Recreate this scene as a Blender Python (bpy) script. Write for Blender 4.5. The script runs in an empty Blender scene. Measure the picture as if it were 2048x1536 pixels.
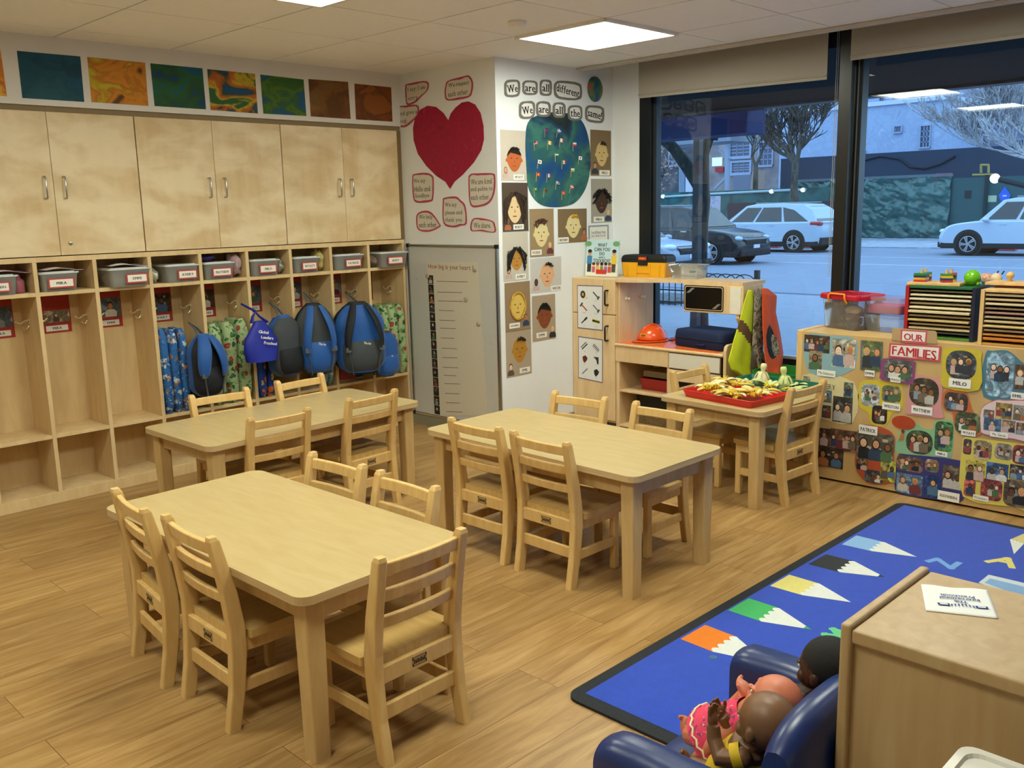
import bpy, bmesh, math, random
from mathutils import Vector, Matrix, noise as mnoise

# ------------------------------------------------------------------ camera
EYE = 1.48
FPX = 1850.11
YAW, PITCH, ROLL = 0.781722970414986, 0.1864654054076211, -0.022873244376161665
_cy, _sy, _cp, _sp = math.cos(YAW), math.sin(YAW), math.cos(PITCH), math.sin(PITCH)
_fw = Vector((_cy * _cp, _sy * _cp, -_sp))
_r0 = Vector((_sy, -_cy, 0.0))
_u0 = _r0.cross(_fw)
_c, _s = math.cos(ROLL), math.sin(ROLL)
_rt = _c * _r0 + _s * _u0
_up = -_s * _r0 + _c * _u0
SC = bpy.context.scene
COL = SC.collection
cam_d = bpy.data.cameras.new('camera')
cam_d.sensor_width = 36.0
cam_d.lens = FPX / 2048 * 36.0
cam_d.clip_start = 0.05
cam_d.clip_end = 400
cam = bpy.data.objects.new('camera', cam_d)
COL.objects.link(cam)
cam.matrix_world = Matrix(((_rt.x, _up.x, -_fw.x, 0), (_rt.y, _up.y, -_fw.y, 0), (_rt.z, _up.z, -_fw.z, EYE), (0, 0, 0, 1)))
SC.camera = cam

# ------------------------------------------------------------------ world, exposure
w = bpy.data.worlds.new('dusk')
SC.world = w
w.use_nodes = True
bg = w.node_tree.nodes['Background']
bg.inputs[0].default_value = (0.36, 0.575, 0.78, 1)
bg.inputs[1].default_value = 3.8
SC.view_settings.view_transform = 'Standard'
SC.view_settings.look = 'None'
SC.view_settings.exposure = 0.0
SC.view_settings.gamma = 1.0
SC.view_settings.use_curve_mapping = False
LAMP = 24.5           # strength of the ceiling panels
LAMP_RGB = (0.96, 1.0, 0.83)

PI = math.pi


# ------------------------------------------------------------------ helpers
def wp(px, py, axis, val):
    """the point of the real plane <axis> = <val> seen at pixel (px, py)"""
    d = _rt * ((px - 1024) / FPX) + _up * (-(py - 768) / FPX) + _fw
    o = Vector((0, 0, EYE))
    return o + d * ((val - o[axis]) / d[axis])


def lin(c):
    return c / 12.92 if c <= 0.04045 else ((c + 0.055) / 1.055) ** 2.4


def rgb(h):
    h = h.lstrip('#')
    return tuple(lin(int(h[i:i + 2], 16) / 255) for i in (0, 2, 4)) + (1.0,)


_mats = {}


def newmat(name):
    m = bpy.data.materials.new(name)
    m.use_nodes = True
    nt = m.node_tree
    return m, nt, nt.nodes['Principled BSDF']


def C(h, rough=0.6, metal=0.0, var=0.08, scale=30.0, spec=0.4, sheen=0.0, bump=0.0, bscale=200.0):
    """plain colour with a little procedural variation"""
    key = (h, rough, metal, var, scale, spec, sheen, bump)
    if key in _mats:
        return _mats[key]
    m, nt, b = newmat('colour_' + h.lstrip('#'))
    b.inputs['Roughness'].default_value = rough
    b.inputs['Metallic'].default_value = metal
    b.inputs['Specular IOR Level'].default_value = spec
    if sheen:
        b.inputs['Sheen Weight'].default_value = sheen
    base = rgb(h)
    if var > 0 or bump > 0:
        tc = nt.nodes.new('ShaderNodeTexCoord')
        no = nt.nodes.new('ShaderNodeTexNoise')
        no.inputs['Scale'].default_value = scale
        no.inputs['Detail'].default_value = 3
        nt.links.new(tc.outputs['Object'], no.inputs['Vector'])
        mx = nt.nodes.new('ShaderNodeMix')
        mx.data_type = 'RGBA'
        mx.inputs['A'].default_value = tuple(c * (1 - var) for c in base[:3]) + (1,)
        mx.inputs['B'].default_value = tuple(min(1, c * (1 + var)) for c in base[:3]) + (1,)
        nt.links.new(no.outputs['Fac'], mx.inputs['Factor'])
        nt.links.new(mx.outputs['Result'], b.inputs['Base Color'])
        if bump > 0:
            n2 = nt.nodes.new('ShaderNodeTexNoise')
            n2.inputs['Scale'].default_value = bscale
            nt.links.new(tc.outputs['Object'], n2.inputs['Vector'])
            bp = nt.nodes.new('ShaderNodeBump')
            bp.inputs['Strength'].default_value = bump
            bp.inputs['Distance'].default_value = 0.01
            nt.links.new(n2.outputs['Fac'], bp.inputs['Height'])
            nt.links.new(bp.outputs['Normal'], b.inputs['Normal'])
    else:
        b.inputs['Base Color'].default_value = base
    _mats[key] = m
    return m


def wood(name, c1, c2, c3=None, stretch=(1, 1, 14), scale=3.0, rough=0.45, blotch=0.0, spec=0.4, coat=0.0):
    """grain along the axis with the LOW stretch value"""
    if name in _mats:
        return _mats[name]
    m, nt, b = newmat(name)
    L = nt.links.new
    tc = nt.nodes.new('ShaderNodeTexCoord')
    oi = nt.nodes.new('ShaderNodeObjectInfo')
    ad = nt.nodes.new('ShaderNodeVectorMath')
    ad.operation = 'MULTIPLY_ADD'
    L(oi.outputs['Random'], ad.inputs[0])
    ad.inputs[1].default_value = (7.3, 5.1, 9.7)
    L(tc.outputs['Object'], ad.inputs[2])
    mp = nt.nodes.new('ShaderNodeMapping')
    mp.inputs['Scale'].default_value = stretch
    L(ad.outputs[0], mp.inputs['Vector'])
    n1 = nt.nodes.new('ShaderNodeTexNoise')
    n1.inputs['Scale'].default_value = scale
    n1.inputs['Detail'].default_value = 5
    n1.inputs['Distortion'].default_value = 0.6
    L(mp.outputs[0], n1.inputs['Vector'])
    cr = nt.nodes.new('ShaderNodeValToRGB')
    cr.color_ramp.elements[0].position = 0.32
    cr.color_ramp.elements[1].position = 0.68
    cr.color_ramp.elements[0].color = rgb(c1)
    cr.color_ramp.elements[1].color = rgb(c2)
    L(n1.outputs['Fac'], cr.inputs[0])
    out = cr.outputs[0]
    if blotch > 0:
        n2 = nt.nodes.new('ShaderNodeTexNoise')
        n2.inputs['Scale'].default_value = 3.8
        n2.inputs['Detail'].default_value = 4
        n2.inputs['Distortion'].default_value = 0.35
        mp2 = nt.nodes.new('ShaderNodeMapping')
        mp2.inputs['Scale'].default_value = (1.0, 1.0, 1.9)
        L(ad.outputs[0], mp2.inputs['Vector'])
        L(mp2.outputs[0], n2.inputs['Vector'])
        c2r = nt.nodes.new('ShaderNodeValToRGB')
        c2r.color_ramp.elements[0].position = 0.4
        c2r.color_ramp.elements[1].position = 0.62
        c2r.color_ramp.elements[0].color = (0, 0, 0, 1)
        c2r.color_ramp.elements[1].color = (blotch, blotch, blotch, 1)
        L(n2.outputs['Fac'], c2r.inputs[0])
        mx = nt.nodes.new('ShaderNodeMix')
        mx.data_type = 'RGBA'
        L(c2r.outputs[0], mx.inputs['Factor'])
        L(out, mx.inputs['A'])
        mx.inputs['B'].default_value = rgb(c3 or c2)
        out = mx.outputs['Result']
    L(out, b.inputs['Base Color'])
    b.inputs['Roughness'].default_value = rough
    b.inputs['Specular IOR Level'].default_value = spec
    if coat:
        b.inputs['Coat Weight'].default_value = coat
        b.inputs['Coat Roughness'].default_value = 0.25
    _mats[name] = m
    return m


def mottle(name, cols, scale=4.0, distort=1.5, rough=0.7, detail=5, stretch=(1, 1, 1), off=(0, 0, 0), bump=0.0, spec=0.3, span=0.4):
    """several colours mixed by noise (paint, prints, bark ...)"""
    if name in _mats:
        return _mats[name]
    m, nt, b = newmat(name)
    L = nt.links.new
    tc = nt.nodes.new('ShaderNodeTexCoord')
    mp = nt.nodes.new('ShaderNodeMapping')
    mp.inputs['Scale'].default_value = stretch
    mp.inputs['Location'].default_value = off
    L(tc.outputs['Object'], mp.inputs['Vector'])
    no = nt.nodes.new('ShaderNodeTexNoise')
    no.inputs['Scale'].default_value = scale
    no.inputs['Detail'].default_value = detail
    no.inputs['Distortion'].default_value = distort
    L(mp.outputs[0], no.inputs['Vector'])
    cr = nt.nodes.new('ShaderNodeValToRGB')
    el = cr.color_ramp.elements
    n = len(cols)
    while len(el) < n:
        el.new(0.5)
    for i, h in enumerate(cols):
        el[i].position = 0.5 - span / 2 + span * i / max(1, n - 1)
        el[i].color = rgb(h)
    L(no.outputs['Fac'], cr.inputs[0])
    L(cr.outputs[0], b.inputs['Base Color'])
    b.inputs['Roughness'].default_value = rough
    b.inputs['Specular IOR Level'].default_value = spec
    if bump:
        bp = nt.nodes.new('ShaderNodeBump')
        bp.inputs['Strength'].default_value = bump
        bp.inputs['Distance'].default_value = 0.02
        L(no.outputs['Fac'], bp.inputs['Height'])
        L(bp.outputs['Normal'], b.inputs['Normal'])
    _mats[name] = m
    return m


def glow(h, k):
    key = ('glow', h, k)
    if key in _mats:
        return _mats[key]
    m, nt, b = newmat('glow_' + h.lstrip('#'))
    b.inputs['Base Color'].default_value = rgb(h)
    b.inputs['Emission Color'].default_value = rgb(h)
    b.inputs['Emission Strength'].default_value = k
    _mats[key] = m
    return m


def clear(name, tint='#ffffff', gloss=0.12, rough=0.05, haze=0.0, hazecol='#dfe4e8', fres=1.0):
    """thin see-through sheet: transparent + some gloss (+ milky haze)"""
    if name in _mats:
        return _mats[name]
    m, nt, b = newmat(name)
    L = nt.links.new
    out = nt.nodes['Material Output']
    nt.nodes.remove(b)
    tr = nt.nodes.new('ShaderNodeBsdfTransparent')
    tr.inputs[0].default_value = rgb(tint)
    gl = nt.nodes.new('ShaderNodeBsdfGlossy')
    gl.inputs['Roughness'].default_value = rough
    lw = nt.nodes.new('ShaderNodeFresnel')
    lw.inputs['IOR'].default_value = 1.45
    ml = nt.nodes.new('ShaderNodeMath')
    ml.operation = 'MULTIPLY_ADD'
    L(lw.outputs[0], ml.inputs[0])
    ml.inputs[1].default_value = fres
    ml.inputs[2].default_value = gloss
    base = tr.outputs[0]
    if haze > 0:
        df = nt.nodes.new('ShaderNodeBsdfDiffuse')
        df.inputs[0].default_value = rgb(hazecol)
        ms = nt.nodes.new('ShaderNodeMixShader')
        ms.inputs[0].default_value = haze
        L(tr.outputs[0], ms.inputs[1])
        L(df.outputs[0], ms.inputs[2])
        base = ms.outputs[0]
    mx = nt.nodes.new('ShaderNodeMixShader')
    L(ml.outputs[0], mx.inputs[0])
    L(base, mx.inputs[1])
    L(gl.outputs[0], mx.inputs[2])
    L(mx.outputs[0], out.inputs[0])
    _mats[name] = m
    return m


class G:
    """collects faces (with materials) for ONE mesh"""

    def __init__(s):
        s.v, s.f, s.mi, s.ms, s.sm = [], [], [], [], []

    def m(s, mat):
        if mat not in s.ms:
            s.ms.append(mat)
        return s.ms.index(mat)

    def add(s, vs, fs, mat, smooth=False, M=None):
        o = len(s.v)
        k = s.m(mat)
        for v in vs:
            v = Vector(v)
            s.v.append(M @ v if M else v)
        for f in fs:
            s.f.append([i + o for i in f])
            s.mi.append(k)
            s.sm.append(smooth)
        return s

    def box(s, x0, y0, z0, x1, y1, z1, mat, M=None):
        vs = [(x, y, z) for z in (z0, z1) for y in (y0, y1) for x in (x0, x1)]
        return s.add(vs, [(0, 2, 3, 1), (4, 5, 7, 6), (0, 1, 5, 4), (1, 3, 7, 5), (3, 2, 6, 7), (2, 0, 4, 6)], mat, M=M)

    def cbox(s, c, d, mat, M=None):
        return s.box(c[0] - d[0] / 2, c[1] - d[1] / 2, c[2] - d[2] / 2, c[0] + d[0] / 2, c[1] + d[1] / 2, c[2] + d[2] / 2, mat, M)

    def prism(s, pts, z0, z1, mat, M=None, smooth=False, side=None):
        """2D outline (x, y) from z0 to z1"""
        n = len(pts)
        a = sum(pts[i][0] * pts[(i + 1) % n][1] - pts[(i + 1) % n][0] * pts[i][1] for i in range(n))
        if a < 0:
            pts = pts[::-1]
        vs = [(p[0], p[1], z0) for p in pts] + [(p[0], p[1], z1) for p in pts]
        s.add(vs, [tuple(range(n - 1, -1, -1)), tuple(range(n, 2 * n))], mat, False, M)
        s.add(vs, [(i, (i + 1) % n, n + (i + 1) % n, n + i) for i in range(n)], side or mat, smooth, M)
        return s

    def flat(s, pts, z, mat, M=None):
        n = len(pts)
        a = sum(pts[i][0] * pts[(i + 1) % n][1] - pts[(i + 1) % n][0] * pts[i][1] for i in range(n))
        if a < 0:
            pts = pts[::-1]
        return s.add([(p[0], p[1], z) for p in pts], [tuple(range(n))], mat, False, M)

    def rings(s, rs, mat, closed=True, caps=True, smooth=True, M=None, loop=False):
        n = len(rs[0])
        vs = [p for r in rs for p in r]
        fs = []
        k = len(rs)
        for j in range(k if loop else k - 1):
            for i in range(n if closed else n - 1):
                a, b2 = j * n + i, j * n + (i + 1) % n
                c2, d = ((j + 1) % k) * n + (i + 1) % n, ((j + 1) % k) * n + i
                fs.append((a, b2, c2, d))
        s.add(vs, fs, mat, smooth, M)
        if caps and not loop:
            s.add(rs[0], [tuple(range(n - 1, -1, -1))], mat, False, M)
            s.add(rs[-1], [tuple(range(n))], mat, False, M)
        return s

    def tube(s, pts, r, mat, n=8, caps=True, M=None, loop=False, flat=1.0):
        pts = [Vector(p) for p in pts]
        k = len(pts)
        rr = r if isinstance(r, (list, tuple)) else [r] * k
        rs = []
        t0 = (pts[1] - pts[0]).normalized()
        ref = Vector((0, 0, 1)) if abs(t0.z) < 0.9 else Vector((1, 0, 0))
        nrm = t0.cross(ref).normalized()
        for i in range(k):
            if loop:
                t = pts[(i + 1) % k] - pts[i - 1]
            else:
                t = pts[min(k - 1, i + 1)] - pts[max(0, i - 1)]
            t = t.normalized() if t.length > 1e-9 else t0
            nrm = (nrm - t * nrm.dot(t))
            nrm = nrm.normalized() if nrm.length > 1e-6 else t.orthogonal().normalized()
            bi = t.cross(nrm)
            rs.append([pts[i] + (nrm * math.cos(2 * PI * j / n) + bi * math.sin(2 * PI * j / n) * flat) * rr[i] for j in range(n)])
        return s.rings(rs, mat, True, caps, True, M, loop)

    def lathe(s, prof, mat, n=20, M=None, caps=True):
        rs = [[(r * math.cos(2 * PI * j / n), r * math.sin(2 * PI * j / n), z) for j in range(n)] for r, z in prof]
        return s.rings(rs, mat, True, caps, True, M)

    def ell(s, c, r, mat, nu=16, nv=10, M=None, fn=None):
        c = Vector(c)
        if not isinstance(r, (list, tuple)):
            r = (r, r, r)
        rs = []
        for j in range(1, nv):
            th = PI * j / nv
            row = []
            for i in range(nu):
                ph = 2 * PI * i / nu
                d = Vector((math.sin(th) * math.cos(ph), math.sin(th) * math.sin(ph), -math.cos(th)))
                k = fn(d) if fn else 1.0
                row.append(c + Vector((d.x * r[0], d.y * r[1], d.z * r[2])) * k)
            rs.append(row)
        s.rings(rs, mat, True, False, True, M)
        kb = fn(Vector((0, 0, -1))) if fn else 1
        kt = fn(Vector((0, 0, 1))) if fn else 1
        b = c + Vector((0, 0, -r[2])) * kb
        t = c + Vector((0, 0, r[2])) * kt
        s.add(rs[0] + [b], [(i, nu, (i + 1) % nu) for i in range(nu)], mat, True, M)
        s.add(rs[-1] + [t], [(i, (i + 1) % nu, nu) for i in range(nu)], mat, True, M)
        return s

    def disc(s, cx, cy, rx, ry, z, mat, n=14, M=None):
        return s.flat([(cx + rx * math.cos(2 * PI * i / n), cy + ry * math.sin(2 * PI * i / n)) for i in range(n)], z, mat, M)

    def rect(s, x0, y0, x1, y1, z, mat, M=None):
        return s.flat([(x0, y0), (x1, y0), (x1, y1), (x0, y1)], z, mat, M)

    def grid(s, fn, nu, nv, mat, smooth=True, M=None, wrap=False):
        vs = [fn(i / (nu - (0 if wrap else 1)), j / (nv - 1)) for j in range(nv) for i in range(nu)]
        fs = []
        for j in range(nv - 1):
            for i in range(nu if wrap else nu - 1):
                a, b2 = j * nu + i, j * nu + (i + 1) % nu
                fs.append((a, b2, b2 + nu, a + nu))
        return s.add(vs, fs, mat, smooth, M)

    def text(s, txt, cx, cy, w, h, z, mat, M=None, bold=False, keep=True, serif=False):
        """lettering centred in a w x h box"""
        x, items = 0.0, []
        for ch in txt:
            if ch == ' ':
                x += 0.30
                continue
            vs, fs, wd, mn = glyph(ch, bold, serif)
            items.append((x - mn, vs, fs))
            x += wd + 0.075
        if not items:
            return s
        x -= 0.075
        low = any(c in 'gjpqy,' for c in txt)
        lo, hi = (-0.2 if low else 0.0), 0.72
        sy = h / (hi - lo)
        sx = w / x
        if keep:
            sx = min(sx, sy * 1.05)
            sy = min(sy, sx * 1.5)
        for ox, vs, fs in items:
            for k, dx in enumerate((-0.024, 0.0, 0.024) if bold else (0,)):
                s.add([(cx + (v[0] + ox + dx - x / 2) * sx, cy + (v[1] - (lo + hi) / 2) * sy, z + 0.00012 * k) for v in vs], fs, mat, False, M)
        return s


_gl = {}


def glyph(ch, bold, serif=False):
    k = (ch, bold, serif)
    if k not in _gl:
        cu = bpy.data.curves.new('glyph', 'FONT')
        cu.body = ch
        cu.resolution_u = 2
        if bold:
            cu.offset = 0.0
        o = bpy.data.objects.new('glyph', cu)
        me = o.to_mesh()
        vs = [tuple(v.co) for v in me.vertices]
        fs = [tuple(p.vertices) for p in me.polygons]
        if fs and len(vs) and sum(p.normal.z for p in me.polygons) < 0:
            fs = [f[::-1] for f in fs]
        if serif:
            use = {}
            for f in fs:
                for a, b in zip(f, f[1:] + f[:1]):
                    e = (min(a, b), max(a, b))
                    use[e] = use.get(e, 0) + 1
            for (a, b), n in list(use.items()):
                va, vb = vs[a], vs[b]
                ln = abs(va[0] - vb[0])
                if n == 1 and abs(va[1] - vb[1]) < 0.004 and 0.04 < ln < 0.15:
                    y = va[1]
                    up = 1 if y < 0.25 else -1
                    if 0.1 < y < 0.42:
                        continue
                    x0, x1 = min(va[0], vb[0]) - 0.05, max(va[0], vb[0]) + 0.05
                    q = len(vs)
                    vs += [(x0, min(y, y + up * 0.045), 0.0), (x1, min(y, y + up * 0.045), 0.0), (x1, max(y, y + up * 0.045), 0.0), (x0, max(y, y + up * 0.045), 0.0)]
                    fs.append((q, q + 1, q + 2, q + 3))
        xs = [v[0] for v in vs] or [0, 0.3]
        _gl[k] = (vs, fs, max(xs) - min(xs), min(xs))
        o.to_mesh_clear()
        bpy.data.objects.remove(o)
        bpy.data.curves.remove(cu)
    return _gl[k]


def obj(name, g, parent=None, bevel=0.0, seg=2, M=None, ang=35):
    me = bpy.data.meshes.new(name)
    me.from_pydata([tuple(v) for v in g.v], [], g.f)
    for mt in g.ms:
        me.materials.append(mt)
    me.polygons.foreach_set('material_index', g.mi)
    me.polygons.foreach_set('use_smooth', g.sm)
    me.update()
    o = bpy.data.objects.new(name, me)
    COL.objects.link(o)
    if parent is not None:
        o.parent = parent
    if M is not None:
        o.matrix_local = M
    if bevel > 0:
        b = o.modifiers.new('bevel', 'BEVEL')
        b.width = bevel
        b.segments = seg
        b.limit_method = 'ANGLE'
        b.angle_limit = math.radians(ang)
    return o


def tag(o, label, cat, group=None, kind=None):
    o['label'] = label
    o['category'] = cat
    if group:
        o['group'] = group
    if kind:
        o['kind'] = kind
    return o


def thing(name, label, cat, loc=(0, 0, 0), rz=0.0, group=None, M=None):
    o = bpy.data.objects.new(name, None)
    o.empty_display_size = 0.05
    COL.objects.link(o)
    if M is not None:
        o.matrix_world = M
    else:
        o.matrix_world = Matrix.Translation(loc) @ Matrix.Rotation(rz, 4, 'Z')
    return tag(o, label, cat, group)


def struct(name, g, bevel=0.0):
    o = obj(name, g, None, bevel)
    o['kind'] = 'structure'
    return o


KIDS = {}


def dup(root, M=None, label=None, group=None):
    """a copy of a thing with copies of its parts and sub-parts"""
    def rec(o, par):
        c = o.copy()
        COL.objects.link(c)
        if par is not None:
            c.parent = par
        for ch in KIDSOF(o):
            rec(ch, c)
        return c
    r = rec(root, None)
    if M is not None:
        r.matrix_world = M
    if label:
        r['label'] = label
    if group:
        r['group'] = group
    return r


def KIDSOF(o):
    return list(o.children)


def frame(origin, u, n):
    """local axes: x = u, z = n (out of the surface), y = n x u"""
    u, n = Vector(u).normalized(), Vector(n).normalized()
    v = n.cross(u)
    return Matrix(((u.x, v.x, n.x, origin[0]), (u.y, v.y, n.y, origin[1]), (u.z, v.z, n.z, origin[2]), (0, 0, 0, 1)))


class Face:
    """an upright surface: pixels -> metres on it"""

    def __init__(s, axis, val, u, n):
        s.axis, s.val, s.u, s.n = axis, val, Vector(u), Vector(n)

    def p(s, px, py):
        return wp(px, py, s.axis, s.val)

    def uv(s, px, py):
        q = s.p(px, py)
        return (q.dot(s.u), q.z)

    def at(s, px, py, off=0.0):
        return frame(s.p(px, py) + s.n * off, s.u, s.n)

    def local(s, pts, cx, cy):
        a = s.uv(cx, cy)
        out = []
        for p in pts:
            b = s.uv(*p)
            out.append((b[0] - a[0], b[1] - a[1]))
        return out


def smooth_poly(pts, n=4):
    """Catmull-Rom through a closed outline"""
    out = []
    k = len(pts)
    for i in range(k):
        p0, p1, p2, p3 = (Vector(pts[(i + j) % k]).to_2d() for j in (-1, 0, 1, 2))
        for t in range(n):
            t /= n
            q = 0.5 * ((2 * p1) + (p2 - p0) * t + (2 * p0 - 5 * p1 + 4 * p2 - p3) * t * t + (3 * p1 - p0 - 3 * p2 + p3) * t ** 3)
            out.append((q.x, q.y))
    return out


def rrect(x0, y0, x1, y1, r, n=4):
    out = []
    for cx, cy, a in ((x1 - r, y1 - r, 0), (x0 + r, y1 - r, 90), (x0 + r, y0 + r, 180), (x1 - r, y0 + r, 270)):
        for i in range(n + 1):
            t = math.radians(a + 90 * i / n)
            out.append((cx + r * math.cos(t), cy + r * math.sin(t)))
    return out


# main surfaces of the room (metres; the eye stands over the origin)
LOCK_Y, HEART_X, TEXT_Y, BOARD_X, CEIL = 5.0586, 4.085, 4.14, 4.6177, 2.3825
WALL_X = 5.22
LOCK = Face(1, LOCK_Y, (1, 0, 0), (0, -1, 0))
HEART = Face(0, HEART_X, (0, -1, 0), (-1, 0, 0))
TEXTF = Face(1, TEXT_Y, (1, 0, 0), (0, -1, 0))
BOARD = Face(0, BOARD_X, (0, -1, 0), (-1, 0, 0))
KIT_X = 4.77
KIT = Face(0, KIT_X, (0, -1, 0), (-1, 0, 0))

# shared materials
TABLETOP = wood('laminate_maple', '#b59d6b', '#bea879', stretch=(10, 2, 2), scale=3.0, rough=0.32, spec=0.45)
TABLEWOOD = wood('maple_legs', '#c2a068', '#cfb07a', stretch=(6, 6, 1), scale=5.0, rough=0.45)
CHAIRWOOD = wood('chair_wood', '#d0a868', '#dcba7c', stretch=(5, 5, 1.2), scale=7.0, rough=0.38)
SEATWOOD = wood('seat_wood', '#c29b5a', '#d0af70', stretch=(14, 1.2, 6), scale=4.0, rough=0.35)
BIRCH = wood('birch_ply', '#d2b484', '#dfc495', stretch=(5, 5, 1), scale=4.0, rough=0.5)
BIRCHDOOR = wood('birch_doors', '#cdb184', '#d8be92', '#ecdab6', stretch=(5, 5, 1.1), scale=3.0, rough=0.42, blotch=0.75)
PLYEDGE = wood('ply_edge', '#b89a68', '#cbb084', stretch=(1, 1, 90), scale=3.0, rough=0.55)
KITWOOD = wood('play_kitchen_ply', '#d3b283', '#dfc296', stretch=(5, 5, 1), scale=4.0, rough=0.4)
BOARDWOOD = wood('display_board_ply', '#bf9c64', '#cbaa72', stretch=(3, 3, 1), scale=3.0, rough=0.5)
PINE = wood('pine_frame', '#cfa566', '#dfba7c', stretch=(6, 6, 1), scale=6.0, rough=0.45)
CABWOOD = wood('cabinet_maple', '#b09164', '#bb9f74', stretch=(9, 9, 1.2), scale=3.0, rough=0.4)
WHITEWALL = C('#e9ebee', 0.75, var=0.03, scale=6, bump=0.12, bscale=120)
CREAMWALL = C('#e0dbcf', 0.75, var=0.03, scale=6)
BLACKALU = C('#0d0f11', 0.35, var=0.1, spec=0.5)
STEEL = C('#b9b9b4', 0.28, metal=1.0, var=0.03)
DARKSTEEL = C('#5d5d5b', 0.4, metal=0.9, var=0.05)
BLACK = C('#141414', 0.5, var=0.1)
WHITE = C('#efece4', 0.6, var=0.02)
PAPER = C('#ece8de', 0.8, var=0.02)
INK = C('#1c1a1c', 0.8, var=0.0)
GREYPLASTIC = C('#8c8c8c', 0.45, var=0.05)
# ------------------------------------------------------------------ the room
fm, nt, b = newmat('vinyl_planks')
L = nt.links.new
tc = nt.nodes.new('ShaderNodeTexCoord')
br = nt.nodes.new('ShaderNodeTexBrick')
br.offset = 0.37
br.inputs['Scale'].default_value = 1.0
br.inputs['Brick Width'].default_value = 1.22
br.inputs['Row Height'].default_value = 0.18
br.inputs['Mortar Size'].default_value = 0.0012
br.inputs['Mortar Smooth'].default_value = 0.2
br.inputs['Bias'].default_value = -0.1
br.inputs['Color1'].default_value = (0, 0, 0, 1)
br.inputs['Color2'].default_value = (1, 1, 1, 1)
br.inputs['Mortar'].default_value = (0.5, 0.5, 0.5, 1)
L(tc.outputs['Object'], br.inputs['Vector'])
mp = nt.nodes.new('ShaderNodeMapping')
mp.inputs['Scale'].default_value = (0.9, 9.0, 1)
off = nt.nodes.new('ShaderNodeVectorMath')
off.operation = 'MULTIPLY_ADD'
L(br.outputs['Color'], off.inputs[0])
off.inputs[1].default_value = (3.7, 1.9, 0)
L(tc.outputs['Object'], off.inputs[2])
L(off.outputs[0], mp.inputs['Vector'])
n1 = nt.nodes.new('ShaderNodeTexNoise')
n1.inputs['Scale'].default_value = 2.2
n1.inputs['Detail'].default_value = 7
n1.inputs['Roughness'].default_value = 0.62
n1.inputs['Distortion'].default_value = 1.3
L(mp.outputs[0], n1.inputs['Vector'])
cr = nt.nodes.new('ShaderNodeValToRGB')
e = cr.color_ramp.elements
e[0].position, e[1].position = 0.28, 0.72
e[0].color, e[1].color = rgb('#8d683a'), rgb('#bd9a66')
x = e.new(0.5)
x.color = rgb('#a6814f')
L(n1.outputs['Fac'], cr.inputs[0])
hv = nt.nodes.new('ShaderNodeHueSaturation')
mr = nt.nodes.new('ShaderNodeMapRange')
mr.inputs['To Min'].default_value = 0.88
mr.inputs['To Max'].default_value = 1.08
L(br.outputs['Color'], mr.inputs['Value'])
L(mr.outputs[0], hv.inputs['Value'])
L(cr.outputs[0], hv.inputs['Color'])
mx = nt.nodes.new('ShaderNodeMix')
mx.data_type = 'RGBA'
L(br.outputs['Fac'], mx.inputs['Factor'])
L(hv.outputs[0], mx.inputs['A'])
mx.inputs['B'].default_value = rgb('#6b4826')
L(mx.outputs['Result'], b.inputs['Base Color'])
b.inputs['Roughness'].default_value = 0.36
b.inputs['Specular IOR Level'].default_value = 0.35
FLOORM = fm

g = G()
g.box(-2.0, -2.4, -0.1, 5.30, 5.40, 0, FLOORM)
struct('floor', g)

TILE = C('#f4f4f3', 0.85, var=0.03, scale=40, bump=0.15, bscale=90)
GROOVE = C('#6c6355', 0.8, var=0.02)
g = G()
XS = [1.881 + 0.61 * k for k in range(-7, 6)]
YS = [4.208 - 0.61 * k for k in range(-3, 12)]
LIT = [(3.711, 2.988), (1.881, 2.988), (3.711, 1.158), (1.881, 1.158), (0.051, 2.988), (0.051, 1.158)]
TRIM_X = 4.862
for xa in XS:
    for ya in YS:
        if any(abs(xa - a) < 0.02 and abs(ya - 0.61 - c) < 0.03 for a, c in LIT):
            continue
        x0, x1 = max(xa, -2.0), min(xa + 0.61, TRIM_X)
        y0, y1 = max(ya - 0.61, -2.4), min(ya, 5.34)
        if x1 - x0 < 0.02 or y1 - y0 < 0.02:
            continue
        g.box(x0 + 0.0042, y0 + 0.0030, CEIL, x1 - 0.0042, y1 - 0.0030, CEIL + 0.012, TILE)
g.box(-2.0, -2.4, CEIL + 0.075, TRIM_X, 5.4, CEIL + 0.085, GROOVE)
for xa in XS:
    if -2 < xa < TRIM_X:
        g.box(xa - 0.012, -2.4, CEIL + 0.006, xa + 0.012, 5.34, CEIL + 0.02, GROOVE)
for ya in YS:
    g.box(-2.0, ya - 0.012, CEIL + 0.006, TRIM_X, ya + 0.012, CEIL + 0.02, GROOVE)
# raised pocket above the blinds
g.box(TRIM_X, -2.4, 2.70, 5.36, 5.4, 2.72, TILE)
struct('ceiling', g)
g = G()
g.box(TRIM_X, -2.4, CEIL - 0.012, TRIM_X + 0.03, 4.14, 2.70, C('#c9c4bb', 0.6, var=0.02))
g.box(TRIM_X - 0.03, -2.4, CEIL - 0.016, TRIM_X + 0.032, 4.14, CEIL - 0.002, C('#c9c4bb', 0.6, var=0.02))
struct('trim_1', g)

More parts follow.
